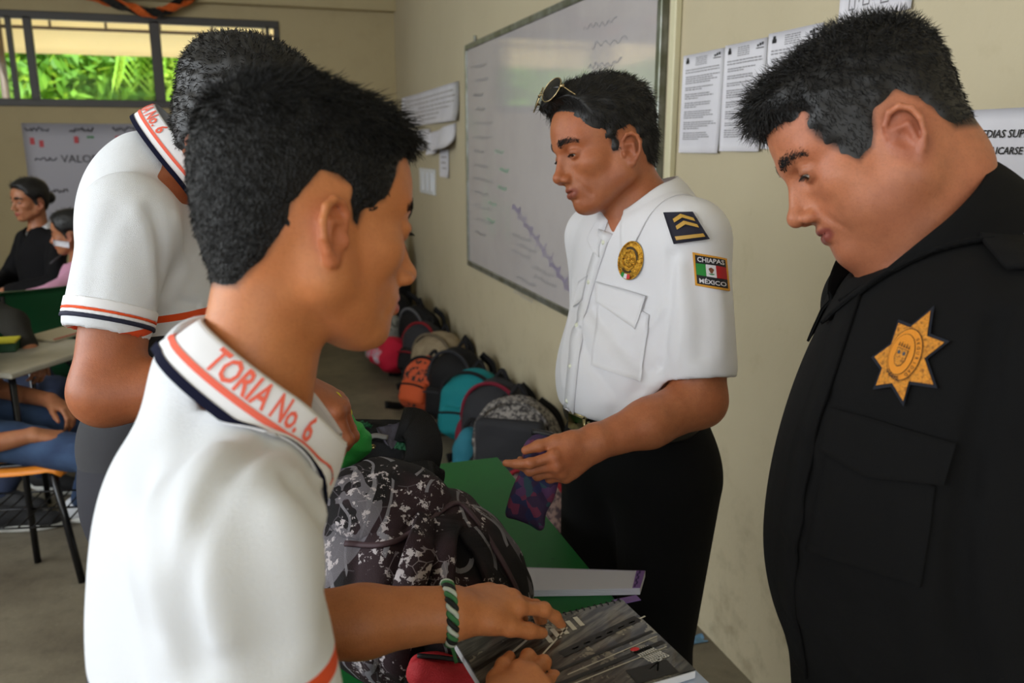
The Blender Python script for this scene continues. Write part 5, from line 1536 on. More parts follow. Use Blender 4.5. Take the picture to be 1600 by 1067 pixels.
# ------------------------------------------------------------------ officer in black
def officer_black():
    NB = P(1452, 388, .90)
    root = empty('person', (NB[0] - .02, NB[1], 0), 'heavy-set officer in black long-sleeved shirt with embroidered gold star, looking down', 'person')
    p = math.radians(31); a = math.radians(2)
    s = .955
    O, R = head_pose(-1, 1356, 218, .90, 12, 30, 3)
    hf = head_field(fat=1.0, nose=1.1, ear=.95, eye_open=.0042, brow=1.1, lip=1.15)
    skin = skin_mat('skin_officer_black', (186, 118, 84), (118, 70, 50), (134, 62, 56), (170, 92, 66))
    ab = math.radians(-2); fb = horiz(D(-math.cos(ab), 0, -math.sin(ab))); Rb = body_axes(fb); L_ = Rb[1]
    SL = NB + L_ * .185 - Z * .095 - fb * .035; SR = NB - L_ * .170 - Z * .095 - fb * .03
    EL = SL - Z * .29 + fb * .03 + L_ * .03; WR_ = EL - Z * .23 + fb * .10
    ELr = SR - Z * .29 - fb * .06; WRr = ELr - Z * .22 + fb * .0 + L_ * .04
    ch = P(1478, 645, .89); be = P(1466, 850, .91); hip = be - Z * .20 - fb * .03
    f = Fld().u(inframe(hf, O, R, s))
    nt = lf(O, R, s, (-.022, 0, -.045))
    NK = rc(nt, NB, .060, .068); f.u(NK, .03)
    f.u(el(lf(O, R, s, (-.050, 0, -.075)), (.04, .05, .045)), .03)
    f.u(el(ch, (.11, .15, .16), Rb), .05).u(el(be, (.14, .15, .18), Rb), .05)
    f.u(rc(NB - Z * .04, SL, .05, .055), .03).u(rc(NB - Z * .04, SR, .05, .055), .03)
    f.chain([SL, EL, WR_], [.055, .048, .03], .02).chain([SR, ELr, WRr], [.055, .048, .03], .02)
    add_hand(f, WR_, D(-.3, -.9, 0), -L_ * .4 + fb, L_, L=.185)
    add_hand(f, WRr, D(-.3, -.9, 0), L_ * .4 + fb, -L_, L=.185)
    poly = [(.100, .066), (.080, .058), (.058, .054), (.066, .036), (.064, .020), (.050, -.008), (.040, -.028), (.018, -.020), (.004, .000), (-.002, .014), (-.026, .018), (-.041, -.004), (-.047, -.021), (-.056, -.047), (-.085, -.056), (-.14, -.045), (-.16, .15), (0, .22), (.15, .18), (.13, .078)]
    V, F = polygonize(f, np.minimum(O, NB) - [.17, .17, .10], O + [.17, .17, .16], .0019)
    k1 = V[F].mean(1)[:, 2] > NB[2] - .055
    V3, F3 = polygonize(f, *bbox_pts([O, NB, SL, SR, EL, WR_, ELr, WRr, be, WR_ - Z * .15], .2), .010); c3 = V3[F3].mean(1)
    F3 = F3[~(c3[:, 2] > NB[2] - .05)]
    TT = np.concatenate([head_tint(V, O, R, s, poly, .30), np.zeros((len(V3), 4))])
    mk('body', [(V, F[k1], skin), (V3, F3, skin)], root, attr={'tint': TT})
    eyes(O, R, s, root)
    rng = np.random.default_rng(41)
    def thick(q): return .002 + .007 * np.clip((q[:, 2] - .03) / .06, 0, 1) + .010 * np.clip((q[:, 0] - .03) / .05, 0, 1) * np.clip((q[:, 2] - .06) / .03, 0, 1)
    def flow(q):
        d = np.zeros_like(q); t = np.clip((q[:, 2] - .05) / .05, 0, 1)
        d[:, 0] = .5 * t - .15; d[:, 2] = -.8 * (1 - t) - .1; return d
    def ln(q):
        t = np.clip((q[:, 2] - .02) / .07, 0, 1); return .0085 + .010 * t + .010 * t * np.clip((q[:, 0] - .04) / .04, 0, 1)
    build_hair(O, R, s, hf, poly, thick, root, HAIRM, rng, n=23000, length=ln, wid=.00040, flow=flow, lump=(.0018, 66), lift=.35, curl=.30, neck=[(NK, .03)], fat=1.0)
    # black uniform shirt
    MB = cloth('black_uniform_twill', (9, 9, 10), c2=(12, 12, 13), rough=.92, weave=1400, folds=(16, 1.3))
    g = Fld().u(el(ch, (.142, .19, .19), Rb)).u(el(be + fb * .01, (.172, .195, .22), Rb), .07).u(el(hip, (.165, .185, .15), Rb), .05)
    g.u(rc(NB - Z * .085 - fb * .02, SL, .070, .074), .06).u(rc(NB - Z * .085 - fb * .02, SR, .070, .074), .06)
    g.u(el(NB - Z * .10 - fb * .06, (.07, .12, .09), Rb), .05)
    g.chain([SL, EL, WR_ + Z * .02], [.075, .064, .046], .02, k0=.02).chain([SR, ELr, WRr + Z * .02], [.075, .064, .046], .02, k0=.02)
    g.s(rc(WR_ - Z * .045, WR_ - Z * .12, .06, .06), .003).s(rc(WRr - Z * .045, WRr - Z * .12, .06, .06), .003)
    g.s(rc(WR_ + Z * .03, WR_ - Z * .1, .036, .038), .003).s(rc(WRr + Z * .03, WRr - Z * .1, .036, .038), .003)
    g.s(rc(NB + Z * .12 + fb * .09, NB - Z * .01, .085, .072), .006)
    g.s(rc(NB + fb * .10 + Z * .02, NB + fb * .13 - Z * .05, .035, .008), .006)
    base = Fld(); base.ops = list(g.ops)
    def px(*q): return [march(base, x, y, .4)[0][0] for x, y in q]
    for pts, w_, am in (([(1556, 500), (1545, 600), (1520, 700), (1500, 850), (1505, 980), (1530, 1060)], .010, .014), ([(1300, 620), (1330, 640), (1400, 640)], .010, .003), ([(1260, 700), (1290, 800), (1280, 900)], .014, .004), ([(1380, 800), (1370, 900), (1390, 1000)], .016, .004),
                        ([(1440, 820), (1450, 930), (1440, 1040)], .014, -.003), ([(1250, 880), (1330, 940), (1400, 960)], .014, .004), ([(1300, 1000), (1340, 1050)], .012, -.004), ([(1520, 420), (1545, 470), (1560, 540)], .012, -.003), ([(1230, 800), (1260, 860), (1250, 960)], .012, -.004)):
        g.crease(px(*pts), w_, am)
    V, F = polygonize(g, *bbox_pts([NB, SL, SR, EL, ELr, WR_, WRr, be, hip], .22), .0055)
    shirt = mk('shirt', (V, F, MB), root)
    ax = fb * .70 + Z * .80
    cf = collar_fn(P(1436, 385, .90), ax, fb, (.078, .100), .0, .036, .060, .022, .030, .045, f=g, push_off=.005, tipout=.004)
    V, F = grid_surf(lambda u, v: cf(u, v), 90, 24, -.003); mk('collar', (V, F, MB), shirt)
    def pxs(pts, n):
        q = smooth_path([(x, y, 0) for x, y in pts], n); return march(g, q[:, 0], q[:, 1], .4)
    p_, n_ = pxs([(1330, 470), (1300, 560), (1262, 680), (1240, 800), (1232, 920), (1250, 1040)], 50)
    V, F = strap(p_ + n_ * .002, .034, .003, ups=n_); mk('placket', (V, F, MB), shirt)
    V, F = decal(g, [(1262, 860), (1440, 915), (1462, 760), (1300, 690)], .4, nu=16, nv=16, off=.004, thick=.003); mk('pocket', (V, F, MB), shirt)
    def flap(u, v):
        q = np.array([(1292, 700), (1474, 762), (1492, 690), (1300, 640)], float)
        vv = v; drop = .0 + .28 * (1 - v) * np.sin(u * math.pi) * 0
        x = (q[0][None] * ((1 - u) * (1 - vv))[:, None] + q[1][None] * (u * (1 - vv))[:, None] + q[2][None] * (u * vv)[:, None] + q[3][None] * ((1 - u) * vv)[:, None])
        x[:, 1] += 22 * (1 - v) * (1 - np.abs(2 * u - .75)).clip(-1, 1)
        pp_, nn_ = march(g, x[:, 0], x[:, 1], .4); return pp_ + nn_ * (.009 - .003 * v)[:, None]
    V, F = grid_surf(flap, 22, 9, .003); mk('pocket_flap', (V, F, MB), shirt)
    # far pocket flap standing off the chest edge
    q, n1 = march(g, 1262, 600, .4)
    A = np.array([fb, L_, Z]); c = q[0]
    # shoulder strap with button
    p_, n_ = march(g, np.array([1538., 1560, 1585, 1612]), np.array([345., 372, 398, 425]), .4)
    V, F = strap(smooth_path(p_ + n_ * .005, 16), .045, .004, ups=np.repeat(n_, 4, 0)); mk('epaulette', (V, F, MB), shirt)
    q, n1 = march(g, 1590, 362, .4); A = frame_from(n1[0])
    V, F = grid_surf(lambda u, v: q[0] + (.010 - .003 * u)[:, None] * n1[0] + (u * .007)[:, None] * (np.cos(v * 6.2832)[:, None] * A[1] + np.sin(v * 6.2832)[:, None] * A[2]), 6, 17); mk('button', (V, F, mat('black_button', (12, 12, 12), .3)), shirt)
    # embroidered seven-pointed star, drawn in its own square
    quad = [(1340, 640), (1487, 640), (1487, 470), (1340, 470)]
    def tosq(pts): 
        pts = np.array(pts, float); return np.stack([(pts[:, 0] - 1340) / 147., (640 - pts[:, 1]) / 170.], 1)
    outer = [(1458, 490), (1480, 538), (1463, 602), (1417, 627), (1374, 604), (1372, 560), (1409, 508)]
    inner = [(1454, 528), (1450, 562), (1426, 598), (1399, 600), (1385, 578), (1397, 541), (1427, 515)]
    # outline order: tip, notch, tip ... (clockwise from the top tip)
    tips = [(1458, 490), (1480, 538), (1463, 602), (1417, 627), (1374, 604), (1372, 560), (1409, 508)]
    notch = [(1453, 528), (1449, 562), (1425, 597), (1399, 600), (1384, 577), (1398, 541), (1427, 515)]
    def star(gr):
        c = np.array((1421., 559.)); out = []
        for i in range(7):
            for q in (tips[i], notch[i]): out.append(c + (np.array(q) - c) * gr)
        return np.array(out)
    def fan(poly_, n=7):
        c = poly_.mean(0); Vv = [c]; Fv = []; k = len(poly_)
        for j in range(1, n + 1): Vv += list(c + (poly_ - c) * (j / n))
        for i in range(k): Fv.append([0, 1 + i, 1 + (i + 1) % k])
        for j in range(n - 1):
            for i in range(k):
                a_ = 1 + j * k + i; b_ = 1 + j * k + (i + 1) % k; Fv.append([a_, a_ + k, b_ + k, b_])
        return np.array(Vv), Fv
    def star_build(t, b, col):
        v = t.n('ShaderNodeTexVoronoi'); v.inputs['Scale'].default_value = 230; t.link(t.pos(), v.inputs['Vector'])
        n = t.noise(330, 4, .7)
        c = t.mix(t.step(n, .46, .56), lin((216, 136, 30)), lin((140, 84, 22))); t.link(t.mix(t.math('MULTIPLY', t.step(v.outputs[0], .2, .5), .55), c, lin((226, 152, 50))), b.inputs['Base Color'])
    MG = mat('embroidered_gold', (214, 138, 34), .55, build=star_build, bump=1.0, bscale=900); MG2 = mat('smooth_gold_thread', (224, 140, 28), .5, bump=.6, bscale=1200)
    MD = mat('dark_thread', (62, 40, 16), .8); MN = mat('navy_patch_cloth', (14, 18, 30), .9)
    def ell(cx, cy, a_, b_, ang, n=36):
        t = np.linspace(0, 2 * math.pi, n, endpoint=False); x = a_ * np.cos(t); y = b_ * np.sin(t); ca, sa = math.cos(ang), math.sin(ang)
        return np.stack([cx + x * ca - y * sa, cy + x * sa + y * ca], 1)
    def dec(P2, F2, off, m):
        u = tosq(P2); return (decal_pts(g, quad, .4, u, off), F2, m)
    pcs = [dec(*fan(star(1.13)), .004, MN), dec(*fan(star(1.0)), .0052, MG)]
    TH = math.radians(22)
    pcs.append(dec(*fan(ell(1420, 557, 25, 42, TH), 5), .0060, MD)); pcs.append(dec(*fan(ell(1420, 557, 24, 40.5, TH), 5), .0064, MG2)); pcs.append(dec(*fan(ell(1416, 557, 18.5, 33, TH), 5), .0068, MD)); pcs.append(dec(*fan(ell(1416, 557, 17.6, 32, TH), 5), .0072, MG2))
    def rot(pts, cx=1416, cy=557, k=1): 
        pts = np.array(pts, float) * k; ca, sa = math.cos(TH), math.sin(TH); return np.stack([cx + pts[:, 0] * ca - pts[:, 1] * sa, cy + pts[:, 0] * sa + pts[:, 1] * ca], 1)
    sh = rot([(-9, -9), (9, -9), (9, 8), (5, 17), (0, 20), (-5, 17), (-9, 8)]); sh2 = rot([(-8, -8), (8, -8), (8, 7.5), (4.5, 16), (0, 18.7), (-4.5, 16), (-8, 7.5)])
    pcs.append(dec(*fan(sh, 3), .0076, MD)); pcs.append(dec(*fan(sh2, 3), .0079, MG))
    for cx in (-4, 4): pcs.append(dec(*fan(rot(np.array(ell(cx, -2, 2.2, 3.2, 0, 10))), 2), .0083, mat('steel_blue_thread', (50, 60, 70), .7)))
    for k in range(5):
        x = -8 + 4 * k; pcs.append(dec(*fan(rot([(x - 1.2, -11), (x, -18 - 2 * (k % 2)), (x + 1.2, -11)]), 2), .0080, MD))
    def ringtext(word, a0, a1, ra, rb, size, upside=False):
        out = []
        for i, chh in enumerate(word):
            if chh == ' ': continue
            Vt, Ft = text_mesh(chh, 1.0, bold=.01); 
            t = a0 + (a1 - a0) * (i + .5) / len(word)
            Vt = Vt[:, :2] * size; r_ang = t + math.pi / 2
            if upside: r_ang += math.pi
            X = Vt[:, 0]; Y = -Vt[:, 1]
            lx = X * math.cos(r_ang) - Y * math.sin(r_ang) + ra * math.cos(t); ly = X * math.sin(r_ang) + Y * math.cos(r_ang) + rb * math.sin(t)
            out.append(dec(rot(np.stack([lx, ly], 1)+np.array([2.0,0])), Ft, .0076, MD))
        return out
    pcs += ringtext('CHIAPAS', math.radians(128), math.radians(72), 21.6, 37, 8, True)
    pcs += ringtext('SEGURIDAD', math.radians(-60), math.radians(50), 21.6, 37, 7)
    mk('star_patch', pcs, shirt, label='gold seven-pointed star patch', smooth=False)
    person_legs(root, hip - Z * .05, Rb, cloth('black_trouser_cloth', (8, 8, 9), folds=(14, 1.0)), hipw=.095, r0=.11, r1=.065, top=hip[2] - .02)
    return root
officer_black()
# ------------------------------------------------------------------ table and the things on it
TX0, TX1, TY0, TY1, TZ = .05, .534, .86, 1.80, .75
tb = empty('table', ((TX0 + TX1) / 2, (TY0 + TY1) / 2, 0), 'green-topped school table with bags and notebooks on it', 'table')
def green_build(t, b, col):
    n = t.noise(6, 4, .6); n2 = t.noise(120, 3, .6); n3 = t.noise(30, 2, .5)
    c = t.mix(t.math('MULTIPLY', t.step(n, .35, .7), .5), lin((20, 100, 44)), lin((24, 84, 42)))
    c = t.mix(t.math('MULTIPLY', t.step(n2, .72, .8), .6), c, lin((90, 130, 90)))
    c = t.mix(t.math('MULTIPLY', t.step(n3, .70, .78), .5), c, lin((20, 60, 36)))
    t.link(c, b.inputs['Base Color'])
V, F = box(((TX0 + TX1) / 2, (TY0 + TY1) / 2, TZ - .013), (TX1 - TX0, TY1 - TY0, .026), bev=.003)
mk('tabletop', (V, F, mat('green_table_laminate', (26, 104, 50), .5, spec=.3, build=green_build)), tb, smooth=False)
M_TL = mat('dark_green_tube', (20, 40, 30), .4)
V, F = merge(box((TX0 + .03, (TY0 + TY1) / 2, TZ - .045), (.025, TY1 - TY0 - .06, .04)), box((TX1 - .03, (TY0 + TY1) / 2, TZ - .045), (.025, TY1 - TY0 - .06, .04)), box(((TX0 + TX1) / 2, TY0 + .03, TZ - .045), (TX1 - TX0 - .08, .025, .04)), box(((TX0 + TX1) / 2, TY1 - .03, TZ - .045), (TX1 - TX0 - .08, .025, .04)))
mk('apron', (V, F, M_TL), tb, smooth=False)
for x in (TX0 + .03, TX1 - .03):
    for y in (TY0 + .03, TY1 - .03):
        V, F = box((x, y, (TZ - .026) / 2), (.03, .03, TZ - .026), bev=.003); mk('leg', (V, F, M_TL), tb, smooth=False)

def tp(px, py, z=TZ): return onplane(px, py, 2, z)
# graffiti-print bag
def camo_build(t, b, col):
    p = t.pos()
    n1 = t.noise(9, 2, .5); c = t.mix(t.step(n1, .45, .55), lin((20, 17, 19)), lin((44, 28, 32)))
    v = t.n('ShaderNodeTexVoronoi', feature='DISTANCE_TO_EDGE'); v.inputs['Scale'].default_value = 24; t.link(p, v.inputs['Vector'])
    vd = t.n('ShaderNodeTexVoronoi', feature='DISTANCE_TO_EDGE'); vd.inputs['Scale'].default_value = 42; t.link(p, vd.inputs['Vector'])
    ln_ = t.math('MULTIPLY', t.math('LESS_THAN', v.outputs[0], .016), t.math('GREATER_THAN', t.noise(7, 2), .54))
    c = t.mix(t.math('MULTIPLY', ln_, .8), c, lin((84, 78, 84)))
    # bold pale strokes
    w1 = t.n('ShaderNodeTexWave'); w1.inputs['Scale'].default_value = 9; w1.inputs['Distortion'].default_value = 14; w1.inputs['Detail'].default_value = 1.2; t.link(p, w1.inputs['Vector'])
    st_ = t.math('MULTIPLY', t.math('GREATER_THAN', w1.outputs['Fac'], .93), t.math('GREATER_THAN', t.noise(11, 1), .50))
    c = t.mix(t.math('MULTIPLY', st_, .9), c, lin((128, 126, 132)))
    big = t.math('MULTIPLY', t.math('GREATER_THAN', t.noise(6.5, 1, .4), .56), t.math('LESS_THAN', t.noise(26, 2), .55))
    c = t.mix(t.math('MULTIPLY', big, .8), c, lin((112, 108, 114)))
    sp_ = t.math('MULTIPLY', t.math('GREATER_THAN', t.noise(60, 5, .72), .575), t.math('GREATER_THAN', t.noise(8, 3, .6), .50))
    c = t.mix(sp_, c, lin((186, 178, 180)))
    d_ = t.math('MULTIPLY', t.math('LESS_THAN', vd.outputs[0], .02), t.math('GREATER_THAN', t.noise(10, 2), .60))
    c = t.mix(t.math('MULTIPLY', d_, .7), c, lin((150, 140, 146)))
    t.link(c, b.inputs['Base Color'])
M_CAMO = mat('graffiti_print_nylon', (40, 34, 38), .75, build=camo_build, bump=.6, bscale=900, bump2=(30, .8), spec=.25)
def camo_bag():
    c = P(690, 900, 1.16)
    root = empty('backpack', (P(670, 960, 1.2)[0], P(670, 960, 1.2)[1], TZ), 'black and grey graffiti-print backpack lying on the green table', 'backpack')
    g = Fld()
    g.u(el(P(640, 910, 1.18), (.145, .17, .130))).u(el(P(710, 935, 1.20), (.105, .17, .115)), .05).u(el(P(600, 860, 1.22), (.12, .12, .11)), .04)
    g.u(rc(P(705, 812, 1.30), P(765, 945, 1.22), .046, .046), .02)
    g.i(half((0, 0, TZ + .002), (0, 0, -1)), .012)
    base = Fld(); base.ops = list(g.ops)
    def px(*q): return [march(base, x, y, .8)[0][0] for x, y in q]
    for pts, w_, am in (([(640, 800), (628, 870), (612, 960), (600, 1050)], .010, .009), ([(690, 790), (672, 870), (665, 960), (660, 1050)], .012, .012), ([(715, 820), (725, 900), (735, 980)], .010, .012), ([(700, 860), (705, 960)], .014, -.008),
                        ([(655, 850), (645, 950)], .012, -.008), ([(600, 860), (585, 950), (580, 1040)], .014, -.006), ([(560, 850), (550, 930)], .010, .006), ([(760, 860), (780, 930), (790, 990)], .010, .005)):
        g.crease(px(*pts), w_, am)
    g.d(lambda p: (.0022 * np.sin(p[:, 0] * 52 + 2.3 * np.sin(p[:, 1] * 37)) * np.sin(p[:, 2] * 61 + p[:, 1] * 30)).astype(f32))
    V, F = polygonize(g, c - [.34, .34, .3], c + [.34, .34, .22], .006)
    body = mk('bag_body', (V, F, M_CAMO), root)
    # top flap lying forward over the bag mouth
    h = Fld().u(el(P(612, 795, 1.15), (.090, .085, .040), frame_from(D(.85, -.35, .0), D(-.1, .8, -.5)))).u(rc(P(560, 800, 1.14), P(655, 770, 1.17), .034, .030), .03)
    h.s(el(P(640, 860, 1.14), (.10, .09, .045)), .02)
    h.d(lambda p: (.002 * np.sin(p[:, 0] * 70 + 2 * np.sin(p[:, 1] * 50))).astype(f32))
    V, F = polygonize(h, P(610, 800, 1.16) - .17, P(610, 800, 1.16) + .17, .005); mk('top_flap', (V, F, M_CAMO), root)
    q = smooth_path([(540, 850, 0), (600, 852, 0), (650, 830, 0), (690, 800, 0), (720, 790, 0), (760, 840, 0), (800, 910, 0), (818, 960, 0)], 60)
    p_, n_ = march(g, q[:, 0], q[:, 1], .8)
    V, F = strap(p_ + n_ * .002, .007, .004, ups=n_); mk('piping', (V, F, mat('maroon_piping', (58, 36, 42), .7)), root)
    for a_ in ([(668, 815), (650, 880), (630, 960), (612, 1050)], [(700, 812), (690, 880), (690, 960), (690, 1040)], [(735, 830), (760, 890), (782, 950), (790, 1000)]):
        q = smooth_path([(x, y, 0) for x, y in a_], 30); p_, n_ = march(g, q[:, 0], q[:, 1], .8)
        V, F = strap(p_ + n_ * .004, .040, .008, ups=n_); mk('compression_strap', (V, F, M_CAMO), root)
    return g
CAMO = camo_bag()

def open_bag():
    root = empty('backpack', (tp(590, 760)[0], tp(590, 760)[1] + .06, TZ), 'open black backpack with grey and green panels behind the graffiti-print bag', 'backpack')
    MBk = mat('black_nylon', (13, 12, 13), .6, bump=.8, bscale=700, bump2=(24, .8), spec=.3); MGr = mat('grey_violet_nylon', (76, 72, 84), .7, bump=.6, bscale=700); MGn = mat('green_nylon', (18, 92, 54), .65, bump=.6, bscale=700)
    A = frame_from(D(1, 0, .1), Z)
    g = Fld().u(el(P(575, 775, 1.45), (.115, .11, .10))).u(el(P(545, 795, 1.40), (.09, .10, .10)), .04).u(el(P(610, 790, 1.42), (.08, .08, .08)), .03)
    g.s(el(P(560, 715, 1.42), (.075, .065, .045)), .012)
    g.i(half((0, 0, TZ + .002), (0, 0, -1)), .01)
    g.d(lambda p: (.003 * np.sin(p[:, 0] * 60 + 2.3 * np.sin(p[:, 1] * 47)) * np.sin(p[:, 2] * 71)).astype(f32))
    c = P(575, 740, 1.42)
    V, F = polygonize(g, c - .26, c + .26, .006); mk('bag_body', (V, F, MBk), root)
    # raised back panel of the mouth: black, grey and green
    def panel(name, pts, thick, m):
        pts = [P(*p) for p in pts]; V = np.array(pts); n = np.cross(V[1] - V[0], V[2] - V[0]); n /= np.linalg.norm(n)
        k = len(pts); W_ = np.concatenate([V + n * thick / 2, V - n * thick / 2]); Ff = [list(range(k))[::-1], [i + k for i in range(k)]] + [[i, (i + 1) % k, (i + 1) % k + k, i + k] for i in range(k)]
        return mk(name, (W_, Ff, m), root, smooth=False)
    def sheet(name, q, m, bulge=.012, th=.004, n=14):
        q = np.array([P(*p) for p in q]); 
        def fn(u, v):
            x = q[0] * ((1 - u) * (1 - v))[:, None] + q[1] * (u * (1 - v))[:, None] + q[2] * (u * v)[:, None] + q[3] * ((1 - u) * v)[:, None]
            nn = np.cross(q[1] - q[0], q[3] - q[0]); nn /= np.linalg.norm(nn)
            return x + nn * (bulge * np.sin(u * math.pi) * np.sin(v * math.pi) + .002 * np.sin(u * 19) * np.sin(v * 13))[:, None]
        V, F = grid_surf(fn, n, n, th); return mk(name, (V, F, m), root)
    sheet('back_panel', [(500, 690, 1.48), (640, 690, 1.50), (640, 656, 1.50), (520, 654, 1.50)], MBk)
    sheet('green_panel', [(545, 668, 1.47), (582, 666, 1.475), (575, 661, 1.475), (540, 656, 1.47)], MGn, .003)
    sheet('grey_panel', [(612, 702, 1.44), (628, 690, 1.44), (636, 658, 1.47), (588, 668, 1.465)], MGr, -.010)
    sheet('green_panel', [(615, 700, 1.435), (642, 706, 1.43), (634, 672, 1.44), (626, 680, 1.44)], MGn, .004)
    sheet('grey_panel', [(505, 742, 1.30), (530, 755, 1.30), (568, 722, 1.30), (498, 712, 1.30)], MGr, -.012)
    sheet('green_panel', [(640, 728, 1.40), (655, 738, 1.40), (652, 712, 1.40), (642, 706, 1.41)], MGn, .003)
    pts = [P(628, 664, 1.44), P(652, 668, 1.42), P(663, 700, 1.40), P(655, 738, 1.385)]
    V, F = strap(pts, .060, .016, up=D(.3, .3, -1), n=20); mk('shoulder_strap', (V, F, MBk), root)
    V, F = strap([P(600, 735, 1.36), P(635, 742, 1.33), P(668, 738, 1.33), P(676, 742, 1.34), P(668, 765, 1.33)], .040, .006, up=D(0, .6, -1), n=18); mk('strap_end', (V, F, MBk), root)
    V, F = strap([P(600, 758, 1.34), P(640, 765, 1.31), P(676, 752, 1.31)], .035, .006, up=D(0, .8, -.7), n=14); mk('strap_end', (V, F, MBk), root)
    V, F = strap([P(566, 690, 1.38), P(585, 681, 1.38), P(606, 684, 1.38)], .008, .004, up=D(0, .6, -1), n=16); mk('zip', (V, F, mat('zip_grey', (120, 118, 116), .5)), root)
    V, F = box(P(581, 698, 1.37), (.012, .005, .008), bev=.002); mk('zip_pull', (V, F, mat('brass_pull', (170, 150, 100), .3, metal=.8)), root)
open_bag()

# bright green pouch in the rear boy's hand
def pouch():
    a, b_ = P(500, 640, 1.20), P(548, 700, 1.28)
    root = empty('pencil_pouch', b_ - Z * .05, 'bright green pouch with yellow zip band held by the rear boy', 'pouch')
    d = (b_ - a) / np.linalg.norm(b_ - a); R_ = frame_from(d, D(0, .3, -1))
    MGp = mat('bright_green_cloth', (52, 176, 74), .65, bump=.6, bscale=500, c2=(40, 150, 64), nscale=16); MY = mat('yellow_band', (206, 200, 40), .6, bump=.6, bscale=500)
    c = (a + b_) / 2
    g = Fld().u(bx(c, (.098, .066, .036), R_, rad=.017)).u(el(b_, (.030, .036, .022), R_), .02)
    g.d(lambda p: (.0016 * np.sin(p[:, 0] * 120 + 3 * np.sin(p[:, 2] * 80))).astype(f32))
    V, F = polygonize(g, c - .11, c + .11, .003); mk('pouch_body', (V, F, MGp), root)
    def band(t0, w, m, nm, r):
        pts = []; t = np.linspace(0, 2 * math.pi, 41)
        for k in t:
            pts.append(a + d * t0 + R_[1] * .033 * np.sign(np.cos(k)) * abs(np.cos(k)) ** .6 * r + R_[2] * .018 * np.sign(np.sin(k)) * abs(np.sin(k)) ** .6 * r)
        V, F = strap(np.array(pts), w, .003, ups=[(p - (a + d * t0)) / np.linalg.norm(p - (a + d * t0)) for p in pts]); mk(nm, (V, F, m), root)
    band(.008, .014, MY, 'zip_band', 1.04); band(.030, .005, MY, 'zip_band', 1.05)
pouch()

